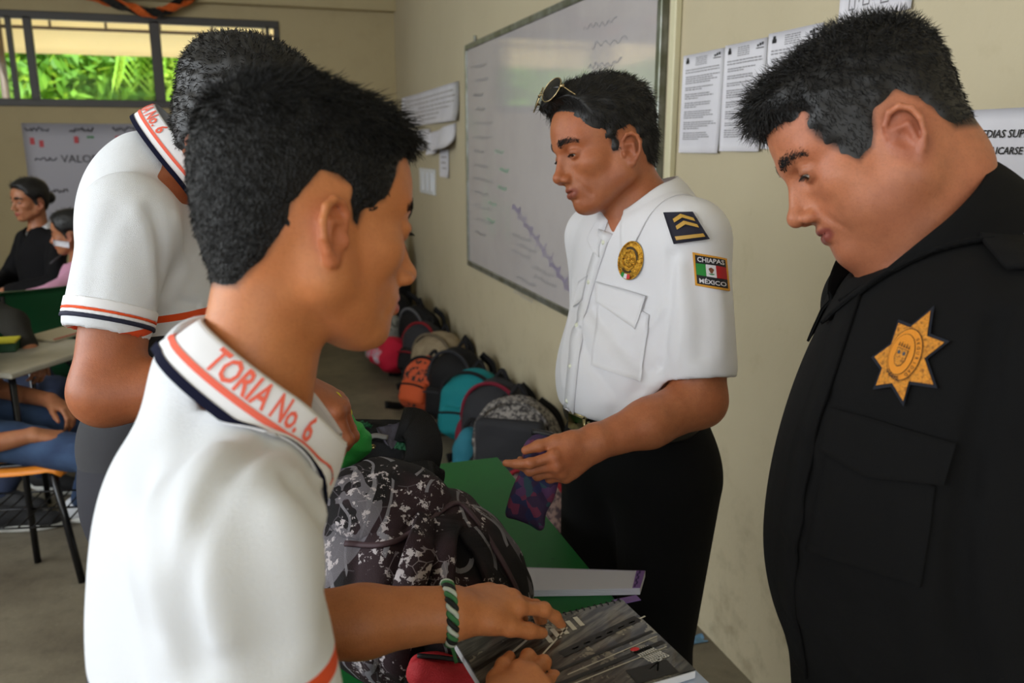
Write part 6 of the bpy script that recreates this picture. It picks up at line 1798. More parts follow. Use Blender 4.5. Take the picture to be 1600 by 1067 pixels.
# spiral notebook held over the table
def notebook():
    zc = .925
    A, B, C = tp(708, 1000, zc), tp(972, 937, zc), tp(1040, 1022, zc)
    u_ = (B - A) / np.linalg.norm(B - A); W_ = np.linalg.norm(B - A); v_ = (C - B); v_ -= u_ * (v_ @ u_); H_ = .155; v_ = v_ / np.linalg.norm(v_)
    root = empty('spiral_notebook', A * 0 + (A + C) / 2 - Z * .02, 'spiral notebook with dark city-photo cover held by the front boy over the table', 'notebook')
    Rn = np.array([u_, v_, np.cross(u_, v_)])
    up = Z
    def at(x, y, h=0): return A + u_ * x + v_ * y + up * h
    def slab(x0, x1, y0, y1, h0, h1, bev=.0006):
        return box((at(x0, y0, h0) + at(x1, y1, h1)) / 2, (x1 - x0, y1 - y0, h1 - h0), R=np.array([u_, v_, up]), bev=bev)
    MPg = mat('notebook_pages', (222, 222, 226), .7); 
    V, F = slab(.0, W_, .004, H_, -.010, -.0012); mk('pages', (V, F, MPg), root, smooth=False)
    V, F = slab(.06, W_ + .012, .03, H_ + .022, -.018, -.0115, .002); mk('plastic_cover', (V, F, mat('clear_plastic_cover', (206, 214, 226), .12, c2=(176, 190, 214), nscale=20, spec=.6)), root, smooth=False)
    def cov(t, b, col):
        tc = t.n('ShaderNodeTexCoord'); m_ = t.n('ShaderNodeMapping'); ang = math.atan2(u_[1], u_[0]); m_.vector_type = 'POINT'
        m_.inputs['Rotation'].default_value = (0, 0, -ang - .42); t.link(tc.outputs['Object'], m_.inputs['Vector'])
        m2 = t.n('ShaderNodeMapping'); m2.inputs['Scale'].default_value = (14, 120, 1); t.link(m_.outputs[0], m2.inputs['Vector'])
        n1 = t.noise(1, 3, .6, vec=m2.outputs[0]); n2 = t.noise(28, 4, .7); n3 = t.noise(9, 2)
        c = t.mix(t.step(n1, .42, .62), lin((26, 25, 23)), lin((104, 100, 90)))
        c = t.mix(t.math('MULTIPLY', t.math('GREATER_THAN', n2, .60), t.math('GREATER_THAN', n3, .45)), c, lin((142, 136, 118)))
        c = t.mix(t.math('MULTIPLY', t.step(n3, .5, .6), .4), c, lin((20, 20, 19)))
        t.link(c, b.inputs['Base Color'])
    V, F = slab(.0, W_, .0, H_, -.0008, .0012); mk('cover', (V, F, mat('city_photo_cover', (50, 48, 44), .3, build=cov, coat=.3)), root, smooth=False)
    pr = []
    MC = mat('cover_print_pale', (196, 190, 172), .5); MK = mat('cover_print_black', (14, 14, 14), .5)
    def quad(x0, y0, x1, y1, w, sk=0): 
        a_ = np.array([x0, y0]); b_ = np.array([x1, y1]); d_ = (b_ - a_) / np.linalg.norm(b_ - a_); n_ = np.array([-d_[1], d_[0]]) * w / 2
        return (np.array([at(*(a_ - n_), .0017), at(*(b_ - n_), .0017), at(*(b_ + n_), .0017), at(*(a_ + n_), .0017)]), [[0, 1, 2, 3]])
    blk = [quad(.10, .075, W_ - .005, .045, .012), quad(.08, .10, W_ - .004, .075, .004), quad(.05, .125, W_ - .004, .098, .006), quad(.15, .14, W_ - .02, .14, .025)]
    mk('cover_road', (*merge(*blk), MK), root, smooth=False)['kind'] = 'stuff'
    dash = [quad(.115 + .017 * k, .0715 - .0045 * k * .9, .115 + .017 * k + .009, .0715 - .0045 * k * .9 - .002, .0022) for k in range(7)]
    lines = [quad(.09, .110, W_ - .004, .086, .0012), quad(.03, .135, W_ - .006, .108, .0014), quad(.02, .07, .10, .02, .003), quad(.05, .09, .13, .03, .002)]
    bld = [quad(.10 + .012 * k, .05 - .004 * k, .10 + .012 * k, .03 - .004 * k, .006) for k in range(5)]
    o_ = mk('cover_print', (*merge(*dash, *lines, *bld), MC), root, smooth=False); o_['kind'] = 'stuff'
    def ctext(s, x, y, size, m, nm, ang=-.12):
        V, F = text_mesh(s, size, bold=.02 * size)
        ca, sa = math.cos(ang), math.sin(ang); X = V[:, 0] * ca - V[:, 1] * sa; Y = V[:, 0] * sa + V[:, 1] * ca
        W2 = np.array([at(x + a_, y - b_, .0021) for a_, b_ in zip(X, Y)]); mk(nm, (W2, F, m), root, smooth=False)
    rs = np.random.default_rng(3); br_ = []
    for (yy0, x0_, x1_) in ((.104, -.046, -.022), (.113, -.043, -.018), (.122, -.040, -.014)):
        for k in range(8):
            xa = x0_ + (x1_ - x0_) * k / 8; br_.append(quad(W_ + xa, yy0 - .003 - .03 * (k / 8) * .12, W_ + xa + .004, yy0 + .005 - .03 * (k / 8) * .12, .0016))
        br_.append(quad(W_ + x0_, yy0 + .001, W_ + x1_, yy0 - .002, .0014)); br_.append(quad(W_ + x0_ + .002, yy0 + .005, W_ + x1_, yy0 + .002, .0012))
    br_ += [quad(W_ - .040, .142, W_ - .024, .120, .0016), quad(W_ - .046, .136, W_ - .020, .124, .0014)]
    mk('brush_lettering', (*merge(*br_), mat('cover_text_white', (228, 226, 220), .5)), root, smooth=False)['kind'] = 'stuff'
    t = np.linspace(0, 2 * math.pi, 17)[:-1]
    V = np.array([at(W_ - .042 + .0055 * math.cos(k), .099 + .0035 * math.sin(k), .0022) for k in t]); mk('cover_red_spot', (V, [list(range(16))], mat('cover_red', (206, 30, 34), .5)), root, smooth=False)
    n = 26
    for k in range(n):
        x = .006 + (W_ - .012) * k / (n - 1); tt = np.linspace(0, 2 * math.pi, 15)
        pts = [at(x + .0012 * math.sin(j), .002 - .0050 * math.cos(j), -.004 + .0065 * math.sin(j)) for j in tt]
        V, F = tube(pts, .0007, k=5, up=u_); mk('ring', (V, F, mat('dark_wire', (40, 40, 42), .3, metal=.8)), root)
    return at, W_
NBK = notebook()
def red_case():
    c = P(692, 1052, 1.0)
    root = empty('pencil_case', c - Z * .02, 'small red cloth pencil case at the bottom edge under the notebook', 'pencil case')
    A = frame_from(D(.9, -.2, .2), Z)
    g = Fld().u(bx(c, (.085, .05, .035), A, rad=.016)); g.d(lambda p: (.002 * np.sin(p[:, 0] * 110 + 3 * np.sin(p[:, 1] * 80))).astype(f32))
    V, F = polygonize(g, c - .08, c + .08, .003); mk('case_body', (V, F, mat('red_cloth', (178, 26, 36), .7, bump=.6, bscale=600)), root)
    V, F = strap([c - A[0] * .036 + A[2] * .019, c + A[2] * .0205, c + A[0] * .036 + A[2] * .019], .006, .003, up=Z, n=10); mk('zip', (V, F, mat('black_nylon_zip', (20, 20, 22), .5)), root)
red_case()
# white pad with purple ends lying on the table
def pad():
    A, B, C, E = tp(822, 933), tp(1000, 930), tp(1008, 902), tp(812, 896)
    root = empty('notepad', (A + C) / 2, 'narrow white notepad with purple printed ends on the green table', 'notepad')
    MWp = mat('pad_white', (206, 204, 212), .6); MPu = mat('pad_purple', (132, 100, 160), .6); MPd = mat('pad_dark_purple', (70, 44, 96), .6)
    def q(u, v, h): return A * (1 - u) * (1 - v) + B * u * (1 - v) + C * u * v + E * (1 - u) * v + Z * h
    def prism(u0, u1, v0, v1, h0, h1):
        V = np.array([q(u, v, h) for h in (h0, h1) for (u, v) in ((u0, v0), (u1, v0), (u1, v1), (u0, v1))])
        return V, [[3, 2, 1, 0], [4, 5, 6, 7], [0, 1, 5, 4], [1, 2, 6, 5], [2, 3, 7, 6], [3, 0, 4, 7]]
    for k in range(4):
        mk('sheet_stack', (*prism(.0, 1, .0, 1, .001 + .003 * k, .0035 + .003 * k), MWp), root, smooth=False)
    mk('purple_end', (*prism(.005, .045, .02, .98, .0126, .0134), MPu), root, smooth=False)
    mk('purple_end', (*prism(.93, .998, .02, .98, .0126, .0134), MPu), root, smooth=False)
    zz = [prism(.94 + .012 * (k % 2), .955 + .012 * (k % 2), .05 + .15 * k, .20 + .15 * k, .0136, .0140) for k in range(6)]
    o = mk('zigzag_print', (*merge(*zz), MPd), root, smooth=False); o['kind'] = 'stuff'
    mk('purple_line', (*prism(.055, .92, .955, .975, .0126, .0130), mat('pad_pale_line', (170, 160, 182), .6)), root, smooth=False)
    a2, b2 = tp(955, 944), tp(1002, 934)
    r2 = empty('paper_tag', (a2 + b2) / 2, 'purple and white paper tag under the notepad end', 'paper')
    V, F = box((a2 + b2) / 2 + Z * .0016, (.045, .016, .0016), R=frame_from(b2 - a2), bev=.0003); mk('tag', (V, F, MPu), r2, smooth=False)
pad()
# patterned cloth pouch in the hand of the officer in white
def officer_pouch():
    c = P(838, 752, 1.36)
    root = empty('cloth_pouch', c - Z * .09, 'purple, pink and blue patterned cloth pouch gripped by the officer in white', 'pouch')
    def pb(t, b, col):
        v = t.n('ShaderNodeTexVoronoi'); v.inputs['Scale'].default_value = 75; t.link(t.pos(), v.inputs['Vector'])
        r = t.n('ShaderNodeValToRGB'); r.color_ramp.interpolation = 'CONSTANT'
        cs = [(0, (52, 32, 66)), (.3, (110, 42, 72)), (.5, (36, 38, 78)), (.7, (84, 48, 90)), (.87, (44, 72, 84))]
        while len(r.color_ramp.elements) < len(cs): r.color_ramp.elements.new(.5)
        for e, (p_, cc) in zip(r.color_ramp.elements, cs): e.position = p_; e.color = lin(cc)
        s_ = t.n('ShaderNodeSeparateColor'); t.link(v.outputs['Color'], s_.inputs[0]); t.link(s_.outputs[0], r.inputs[0]); t.link(r.outputs[0], b.inputs['Base Color'])
    A = frame_from(D(-.25, -.9, .1), D(-.2, .2, -1))
    g = Fld().u(bx(c, (.15, .066, .026), A, rad=.012)); g.d(lambda p: (.003 * np.sin(p[:, 2] * 70 + 3 * np.sin(p[:, 0] * 60))).astype(f32))
    V, F = polygonize(g, c - .12, c + .12, .004); mk('pouch_body', (V, F, mat('woven_pattern_purple', (90, 50, 100), .8, build=pb)), root)
    V, F = strap([c - A[0] * .076 - A[1] * .03, c - A[0] * .080, c - A[0] * .076 + A[1] * .03], .010, .004, up=A[2], n=10); mk('zip', (V, F, mat('black_nylon_zip', (20, 20, 22), .5)), root)
officer_pouch()

# ------------------------------------------------------------------ bags along the wall
def nyl(name, c, c2=None, ns=14): return mat(name, c, .7, c2=c2, nscale=ns, bump=.7, bscale=500, bump2=(16, 1.0), spec=.25)
BK = nyl('bag_black', (17, 16, 18)); BKG = nyl('bag_charcoal', (42, 42, 46)); 
def speck(name, a_, b_, sc=60, thr=.52):
    def bb(t, b, col): t.link(t.mix(t.math('GREATER_THAN', t.noise(sc, 4, .7), thr), lin(a_), lin(b_)), b.inputs['Base Color'])
    return mat(name, a_, .8, build=bb, bump=.6, bscale=500)
def rowbag(c, w, h, d, yaw, tilt, label, body, pocket=None, trim=None, seed=0, straps=True, side=None, roll=0, soft=1.0, name='backpack', cat='backpack', pock=(.62, .42), back=False):
    """soft bag: c = middle of its foot on the floor; front faces +x of its own frame"""
    rg = np.random.default_rng(seed)
    f0 = np.array([math.cos(yaw), math.sin(yaw), 0]); s0 = np.cross(Z, f0)
    ct, st = math.cos(tilt), math.sin(tilt)
    up = Z * ct - f0 * st; fw = f0 * ct + Z * st
    cr, sr = math.cos(roll), math.sin(roll); up, s0 = up * cr + s0 * sr, s0 * cr - up * sr
    A = np.array([fw, s0, up]); c = np.array(c, float)
    low = 0
    root = empty(name, c, label, cat, 'school bags along the wall')
    ctr = c + up * h / 2 + Z * abs(st) * d * .5 + Z * abs(sr) * w * .35
    g = Fld().u(bx(ctr - up * h * .08, (d, w, h * .84), A, rad=min(d, w) * .42)).u(el(ctr + up * h * .10, (d * .46, w * .47, h * .42), A), .05)
    g.u(el(ctr - up * h * .25 + fw * d * .12, (d * .5, w * .48, h * .26), A), .04)
    ph = rg.uniform(0, 6, 4)
    g.d(lambda p: (.006 * soft * np.sin(p[:, 0] * 21 + ph[0] + 2 * np.sin(p[:, 2] * 17 + ph[1])) * np.sin(p[:, 2] * 24 + ph[2] + p[:, 1] * 15)).astype(f32))
    g.i(half((0, 0, .004), (0, 0, -1)), .01); g.i(half((XW - .012, 0, 0), (1, 0, 0)), .01)
    lo, hi = bbox_pts([ctr], max(w, h, d) * .72)
    V, F = polygonize(g, lo, hi, .011); mk('bag_body', (V, F, body), root)
    pm = pocket or body
    q = Fld().u(bx(ctr - up * h * (.41 - pock[1] / 2) + fw * d * .48, (d * .32, w * pock[0] * 1.1, h * pock[1]), A, rad=min(d * .14, .04))); q.d(lambda p: (.004 * np.sin(p[:, 0] * 31 + ph[3]) * np.sin(p[:, 2] * 33)).astype(f32))
    q.i(half((0, 0, .006), (0, 0, -1)), .006)
    V, F = polygonize(q, lo - .03, hi + .03, .011); po = mk('front_pocket', (V, F, pm), root)
    if trim is not None:
        t = np.linspace(-.1, math.pi + .1, 26)
        pts = [ctr + fw * d * .30 + s0 * (w * .475) * math.cos(k) + up * (h * (.02 + .46 * max(0, math.sin(k)) ** .8)) for k in t]
        V, F = strap(pts, .016, .010, up=fw); mk('zip_trim', (V, F, trim), root)
        pts = [ctr + fw * d * .66 + s0 * w * .32 * x - up * h * (.06 + .03 * x * x) for x in np.linspace(-1, 1, 12)]
        V, F = strap(pts, .010, .008, up=fw); mk('zip', (V, F, trim), po)
    V, F = strap([ctr + up * h * .49 - fw * d * .1 - s0 * .035, ctr + up * (h * .49 + .045) - fw * d * .12, ctr + up * h * .49 - fw * d * .1 + s0 * .035], .020, .007, up=fw, n=12); mk('top_handle', (V, F, BK), root)
    if straps:
        for sg_ in (-1, 1):
            e = ctr + s0 * sg_ * (w * .55 + .03 * rg.random()) + fw * d * .1; e[2] = .03
            pts = [ctr + up * h * .42 - fw * d * .42 + s0 * sg_ * w * .2, ctr + up * h * .25 - fw * d * .50 + s0 * sg_ * w * .42, ctr - up * h * .1 + s0 * sg_ * w * .56 - fw * d * .2, e, e + fw * (.06 + .08 * rg.random()) - Z * .018 + s0 * sg_ * .03]
            pts = [np.array([min(p[0], XW - .03), p[1], max(p[2], .012)]) for p in pts]
            V, F = strap(pts, .042, .012, up=fw, n=26); mk('shoulder_strap', (V, F, BK), root)
    if side is not None:
        q = Fld().u(el(ctr - up * h * .22 - s0 * w * .50 + fw * d * .05, (d * .30, w * .14, h * .24), A)); q.i(half((0, 0, .006), (0, 0, -1)), .006)
        V, F = polygonize(q, lo - .05, hi + .05, .011); mk('side_pocket', (V, F, side), root)
    return root
def fl(px, py): return onplane(px, py, 2, 0)
W180 = math.pi
SIL = speck('silver_white_quilt', (150, 150, 142), (96, 96, 90), 22, .55)
rowbag((1.12, 6.62, 0), .30, .85, .20, W180 + .3, -.05, 'tall narrow black bag standing at the far end of the row of bags', BK, seed=1, straps=False, pock=(.4, .3))
rowbag((.98, 5.95, 0), .42, .46, .26, W180 + .5, -.12, 'black backpack with silver-white quilted side near the far end of the row', BK, SIL, trim=BKG, seed=2, side=SIL)
sil = rowbag((.84, 5.62, 0), .24, .36, .22, W180 + .9, .15, 'silver-white quilted bag leaning on the far black backpack', SIL, SIL, seed=12, straps=False)
rowbag((.80, 5.28, 0), .30, .22, .22, W180 + .2, .5, 'small crumpled crimson and pink bag lying on the floor', nyl('bag_crimson', (186, 22, 52)), nyl('bag_pink', (214, 60, 96), (170, 170, 180), 30), seed=3, straps=False, soft=2.0)
rowbag((.99, 5.12, 0), .30, .36, .20, W180 + .6, .25, 'dark charcoal backpack with red panel and a strap trailing on the floor', BKG, BK, trim=nyl('bag_dark_red', (120, 20, 28)), seed=4)
rowbag((1.10, 5.50, 0), .32, .42, .22, W180 + .4, -.1, 'black backpack with grey straps against the wall behind the khaki bag', BK, BKG, trim=nyl('strap_grey', (96, 96, 100)), seed=5)
rowbag((1.06, 4.80, 0), .38, .38, .26, W180 + .5, .05, 'khaki beige backpack with rounded pocket against the wall', nyl('bag_khaki', (150, 134, 108), (132, 116, 92), 20), nyl('bag_khaki', (150, 134, 108)), trim=nyl('bag_khaki_dark', (104, 92, 74)), seed=6)
rowbag((.86, 4.42, 0), .26, .30, .20, W180 + .7, .35, 'orange and black patterned backpack leaning forward from the row', speck('orange_black_print', (190, 78, 40), (40, 26, 22), 26, .53), nyl('bag_orange', (196, 84, 44)), trim=BK, seed=7)
rowbag((1.02, 4.24, 0), .32, .40, .25, W180 + .6, .10, 'plain black backpack between the orange one and the teal one', BK, BK, trim=BKG, seed=8)
rowbag((1.02, 3.90, 0), .34, .36, .25, W180 + .8, .15, 'teal backpack with black top slumped in the row', nyl('bag_teal', (16, 118, 124)), nyl('bag_teal', (16, 118, 124)), trim=BK, seed=9)
rowbag((1.05, 3.58, 0), .32, .40, .24, W180 + .8, .10, 'charcoal backpack with maroon sides and pink mark', BKG, BKG, trim=nyl('bag_maroon', (110, 20, 40)), seed=10, side=nyl('bag_maroon', (110, 20, 40)))
rowbag((.88, 3.42, 0), .12, .24, .14, W180 + .8, .05, 'small teal blue bag squeezed between the maroon and grey-print backpacks', nyl('bag_teal_blue', (40, 110, 128)), None, seed=11, straps=False)
GP = speck('grey_black_tweed_print', (136, 130, 124), (50, 46, 46), 75, .50)
rowbag((1.03, 3.20, 0), .36, .44, .22, W180 + 1.0, .05, 'charcoal backpack with grey speckled-print edge beside the officer in white', GP, BKG, trim=GP, seed=13, pock=(.76, .74))
rowbag((.98, 2.72, 0), .30, .34, .20, W180 + .7, .0, 'brown and pink speckled bag on the floor nearest the officer in white', speck('brown_pink_speckle', (120, 96, 88), (54, 38, 44), 55, .5), speck('brown_pink_speckle', (120, 96, 88), (54, 38, 44), 55, .5), trim=nyl('bag_dark_red', (120, 20, 28)), seed=14, straps=False)
lb = fl(1088, 1000); bl = empty('paper_scrap', lb, 'scrap of blue paper on the floor by the wall', 'paper')
V, F = grid_surf(lambda u, v: lb + np.stack([(u - .5) * .06, (v - .5) * .04, .003 + .004 * np.sin(u * 5) * np.sin(v * 4)], 1), 6, 5, .0008); mk('scrap', (V, F, mat('blue_paper', (90, 130, 160), .7)), bl)

# ------------------------------------------------------------------ seated class at the left
def school_chair(c, yaw, label, seat_rgb, tablet=None, group='classroom chairs', basket=True, tub=(20, 20, 22)):
    f0 = np.array([math.cos(yaw), math.sin(yaw), 0]); s0 = np.cross(Z, f0); c = np.array(c, float)
    root = empty('school_chair', c, label, 'chair', group)
    MSe = mat('chair_plastic_%d_%d_%d' % seat_rgb, seat_rgb, .35); MT = mat('black_tube', tub, .25, metal=.3)
    def L(x, y, z): return c + f0 * x + s0 * y + Z * z
    def seat(u, v):
        x = -.19 + .40 * u; y = (v - .5) * (.38 - .04 * u); z = .44 - .012 * np.cos((v - .5) * 3) - .015 * np.sin(u * 3) - .05 * np.clip(u - .9, 0, 1) * 6
        return c + x[:, None] * f0 + y[:, None] * s0 + z[:, None] * Z
    V, F = grid_surf(seat, 16, 12, .028); mk('seat', (V, F, MSe), root)
    def bk(u, v):
        x = -.20 - .07 * v + .03 * np.cos((u - .5) * 3.1) * -1 + .02; y = (u - .5) * .40; z = .60 + .26 * v
        return c + x[:, None] * f0 + y[:, None] * s0 + z[:, None] * Z
    V, F = grid_surf(bk, 14, 10, .010); mk('backrest', (V, F, MSe), root)
    for sy in (-1, 1):
        V, F = tube([L(.16, sy * .15, .425), L(.23, sy * .19, 0.0)], .0125, k=10); mk('leg', (V, F, MT), root)
        V, F = tube([L(-.15, sy * .15, .425), L(-.24, sy * .19, 0.0)], .0125, k=10); mk('leg', (V, F, MT), root)
        V, F = tube([L(.17, sy * .15, .425), L(-.16, sy * .15, .425), L(-.20, sy * .17, .50), L(-.26, sy * .17, .84)], .0115, k=8, n=20); mk('side_tube', (V, F, MT), root)
    if basket:
        ps = []
        for k in range(8): ps.append(tube([L(-.17 + .05 * k, -.16, .20), L(-.17 + .05 * k, .16, .20)], .003, k=5))
        for sy in (-1, 0, 1): ps.append(tube([L(-.20, sy * .16, .20), L(.20, sy * .16, .20)], .004, k=5))
        mk('wire_basket', (*merge(*ps), MT), root)['kind'] = 'stuff'
    if tablet:
        def tabf(u, v):
            x = .02 + .46 * u; y = -.22 - (.02 + .26 * np.clip((u - .35) / .3, 0, 1)) * (v - .25) * -1; z = np.full_like(u, .70)
            return c + x[:, None] * f0 + y[:, None] * s0 + z[:, None] * Z
        V, F = grid_surf(tabf, 14, 8, .016); mk('writing_tablet', (V, F, mat('tablet_%d_%d_%d' % tablet, tablet, .4)), root)
        V, F = tube([L(.10, -.17, .43), L(.12, -.24, .60), L(.20, -.22, .69)], .011, k=8, n=12); mk('tablet_support', (V, F, MT), root)
    return root
def seated(c, yaw, label, top, pants, headp=None, arms=None, skin=None, hair=None, collar=None, height=.0, voxel=.011, knees=None, shoesm=None, feet=None, hands=True, lean=.0, group='seated classmates', poly=None, extra=None, hair_len=.0):
    """person on a chair; c = floor point under the hips"""
    f0 = np.array([math.cos(yaw), math.sin(yaw), 0]); s0 = np.cross(Z, f0); c = np.array(c, float)
    Rb = np.array([f0, s0, Z])
    root = empty('person', c, label, 'person')
    def L(x, y, z): return c + f0 * x + s0 * y + Z * z
    hip = L(0, 0, .53); chest = L(.04 + lean * .5, 0, .86 + height); NB = L(.03 + lean, 0, 1.04 + height)
    SLs = {1: L(.02 + lean, .16, .98 + height), -1: L(.02 + lean, -.16, .98 + height)}
    f = Fld()
    hd = headp or dict(yaw=0, p=5)
    hy = yaw + hd.get('yaw', 0); pp = math.radians(hd.get('p', 5))
    fw = np.array([math.cos(hy) * math.cos(pp), math.sin(hy) * math.cos(pp), -math.sin(pp)])
    R = head_axes(fw, Z); O = L(.06 + lean + hd.get('dx', 0), hd.get('dy', 0), 1.21 + height)
    hf = head_field(young=1, eye_open=.0045)
    f.u(inframe(hf, O, R, .92)); f.u(rc(lf(O, R, .92, (-.03, 0, -.04)), NB, .045, .05), .016)
    f.u(el(chest, (.08, .12, .2), Rb), .04).u(el(hip, (.09, .13, .12), Rb), .04)
    sk = skin
    aa = arms or {1: (L(.10, .24, .76), L(.30, .10, .72)), -1: (L(.10, -.24, .76), L(.30, -.10, .72))}
    for sy in (1, -1):
        e, w_ = aa[sy]; e = np.array(e); w_ = np.array(w_)
        f.chain([SLs[sy], e, w_], [.042, .037, .026], .015)
        if hands:
            dd = (w_ - e) / np.linalg.norm(w_ - e)
            add_hand(f, w_, dd + Z * -.25, -s0 * sy, Z, L=.165, curl=(35, 38, 40, 42), wr=.024)
    lo, hi = bbox_pts([O, hip, aa[1][0], aa[1][1], aa[-1][0], aa[-1][1], SLs[1], SLs[-1]], .19)
    pl = poly or [(.082, .080), (.066, .062), (.058, .040), (.040, .020), (.024, .0), (.012, -.03), (-.004, -.03), (-.004, .012), (-.024, .016), (-.044, -.010), (-.050, -.060), (-.075, -.09), (-.14, -.09), (-.16, .15), (0, .22), (.15, .18), (.13, .085)]
    V, F = polygonize(f, O - .17, O + .17, .0050); k1 = V[F].mean(1)[:, 2] > NB[2] - .03
    V3, F3 = polygonize(f, lo, hi, .0072 if hands else .011); c3 = V3[F3].mean(1); F3 = F3[~((c3[:, 2] > NB[2] - .025) & (np.linalg.norm(c3[:, :2] - O[:2], axis=1) < .16))]
    TT = np.concatenate([head_tint(V, O, R, .92, pl), np.zeros((len(V3), 4))])
    mk('body', [(V, F[k1], sk), (V3, F3, sk)], root, attr={'tint': TT})
    eyes(O, R, .92, root)
    rng = np.random.default_rng(int(abs(c[0] * 1000)) + 7)
    def th(q): return .008 + .010 * np.clip((q[:, 2] - .02) / .08, 0, 1) + hair_len * np.clip((-q[:, 0] - .02) / .06, 0, 1)
    ex = None
    if hair == 'bun':
        def ex(d, q): return np.minimum(d, np.sqrt(((q - np.array((-.125, 0, .0))) ** 2).sum(1)) - .035)
    if hair == 'tail':
        tl = rc((-.12, 0, .03), (-.15, 0, -.12), .028, .015)
        def ex(d, q): return np.minimum(d, tl(q.astype(f32)))
    build_hair(O, R, .92, hf, pl, th, root, HAIRM, rng, n=1400, length=.02, wid=.0008, lump=(.0012, 40), lift=.1, extra=ex, h=.0055)
    # top
    g = Fld().u(el(chest, (.115, .160, .23), Rb)).u(el(L(.02, 0, .66), (.12, .155, .17), Rb), .06)
    for sy in (1, -1):
        e, w_ = np.array(aa[sy][0]), np.array(aa[sy][1]); g.u(rc(NB - Z * .05, SLs[sy], .05, .056), .04)
        sl = top.get('sleeve', 1.0)
        if sl > .5: g.chain([SLs[sy], e, e + (w_ - e) * .86], [.056, .052, .038], .02)
        else: g.u(rc(SLs[sy], SLs[sy] + (e - SLs[sy]) * .7, .056, .056), .02)
    g.s(rc(NB + Z * .1, NB - Z * .0 + f0 * .02, .060, .055), .006)
    if top.get('v'): g.s(rc(NB + f0 * .09 + Z * .02, NB + f0 * .12 - Z * .10, .04, .008), .006)
    g.d(lambda p: (.003 * np.sin(p[:, 0] * 30 + 2 * np.sin(p[:, 2] * 28)) * np.sin(p[:, 1] * 35)).astype(f32))
    V, F = polygonize(g, lo, hi, voxel); tp_ = mk(top['name'], (V, F, top['m']), root)
    if collar is not None:
        cf = collar_fn(NB + Z * .0, Z + f0 * .5, f0, (.056, .062), .0, .030, .035, .022, .030, .04, f=g, push_off=.003)
        V, F = grid_surf(lambda u, v: cf(u, v), 40, 12, -.003); mk('collar', (V, F, collar), tp_)
    # legs
    kn = knees or {1: L(.43, .11, .53), -1: L(.43, -.11, .53)}
    ft = feet or {1: L(.42, .11, .09), -1: L(.42, -.11, .09)}
    g = Fld().u(el(hip, (.12, .16, .11), Rb))
    for sy in (1, -1): g.u(rc(hip + s0 * sy * .08, kn[sy], .082, .062), .04); g.u(rc(kn[sy], ft[sy], .060, .045), .02)
    g.d(lambda p: (.003 * np.sin(p[:, 0] * 40 + 2 * np.sin(p[:, 2] * 30)) * np.sin(p[:, 1] * 45)).astype(f32))
    V, F = polygonize(g, *bbox_pts([hip, kn[1], kn[-1], ft[1], ft[-1]], .13), voxel); mk('trousers', (V, F, pants), root)
    for sy in (1, -1):
        q = np.array(ft[sy]); q[2] = 0; 
        if shoesm: shoe(q + f0 * .01, f0, root, *shoesm)
    return root, L
SK2 = skin_mat('skin_classmates', (170, 112, 78), (120, 74, 50), (150, 70, 62), (160, 90, 62))
BSH = (mat('black_canvas', (20, 20, 22), .8), mat('white_rubber_sole', (196, 196, 190), .6)); WSH = (mat('white_canvas', (200, 202, 206), .8), mat('white_rubber_sole', (196, 196, 190), .6))
def denim_build(t, b, col):
    t.link(t.mix(t.step(t.noise(9, 3), .35, .7), lin((38, 58, 92)), lin((62, 88, 124))), b.inputs['Base Color'])
DEN = mat('blue_denim', (48, 70, 104), .85, build=denim_build, bump=.8, bscale=900, bump2=(24, 1.0)); DEN2 = mat('dark_denim', (24, 34, 58), .85, c2=(34, 46, 74), nscale=9, bump=.8, bscale=900)
# pupil in jeans on the orange chair; face and chest outside the frame
jc = onplane(-8, 800, 2, .0); jc = P(-88, 700, 2.95); jc[2] = 0
fdir = horiz(D(1, 0, .12)); jy = math.atan2(fdir[1], fdir[0]); s0j = np.cross(Z, fdir)
school_chair(jc + fdir * .27 - s0j * .03, jy, 'orange plastic chair with black tube legs under the pupil in blue jeans', (236, 142, 44), group=None)
kn = {-1: P(150, 712, 2.82), 1: P(165, 668, 3.05)}
ftt = {-1: P(205, 860, 2.90), 1: P(128, 765, 3.35)}
ftt[-1][2] = .09; ftt[1][2] = .09
aj = {-1: (P(-45, 700, 2.72), P(52, 680, 2.78)), 1: (P(-10, 608, 3.05), P(78, 625, 2.98))}
seated(jc, jy, 'pupil in blue jeans and dark navy top on the orange chair, hands on lap', dict(name='shirt', m=cloth('navy_school_top', (20, 22, 36)), sleeve=.3), DEN, arms=aj, skin=SK2, knees=kn, feet=ftt, shoesm=WSH, headp=dict(yaw=0, p=20), voxel=.012)
# black shoe with white sole under the orange chair belongs to a pupil outside the frame
sp_ = onplane(20, 826, 2, 0)
r = empty('shoe', sp_, 'black shoe with white sole on the floor under the orange chair', 'shoe')
shoe(sp_, D(.98, 0, .15), r, *BSH)
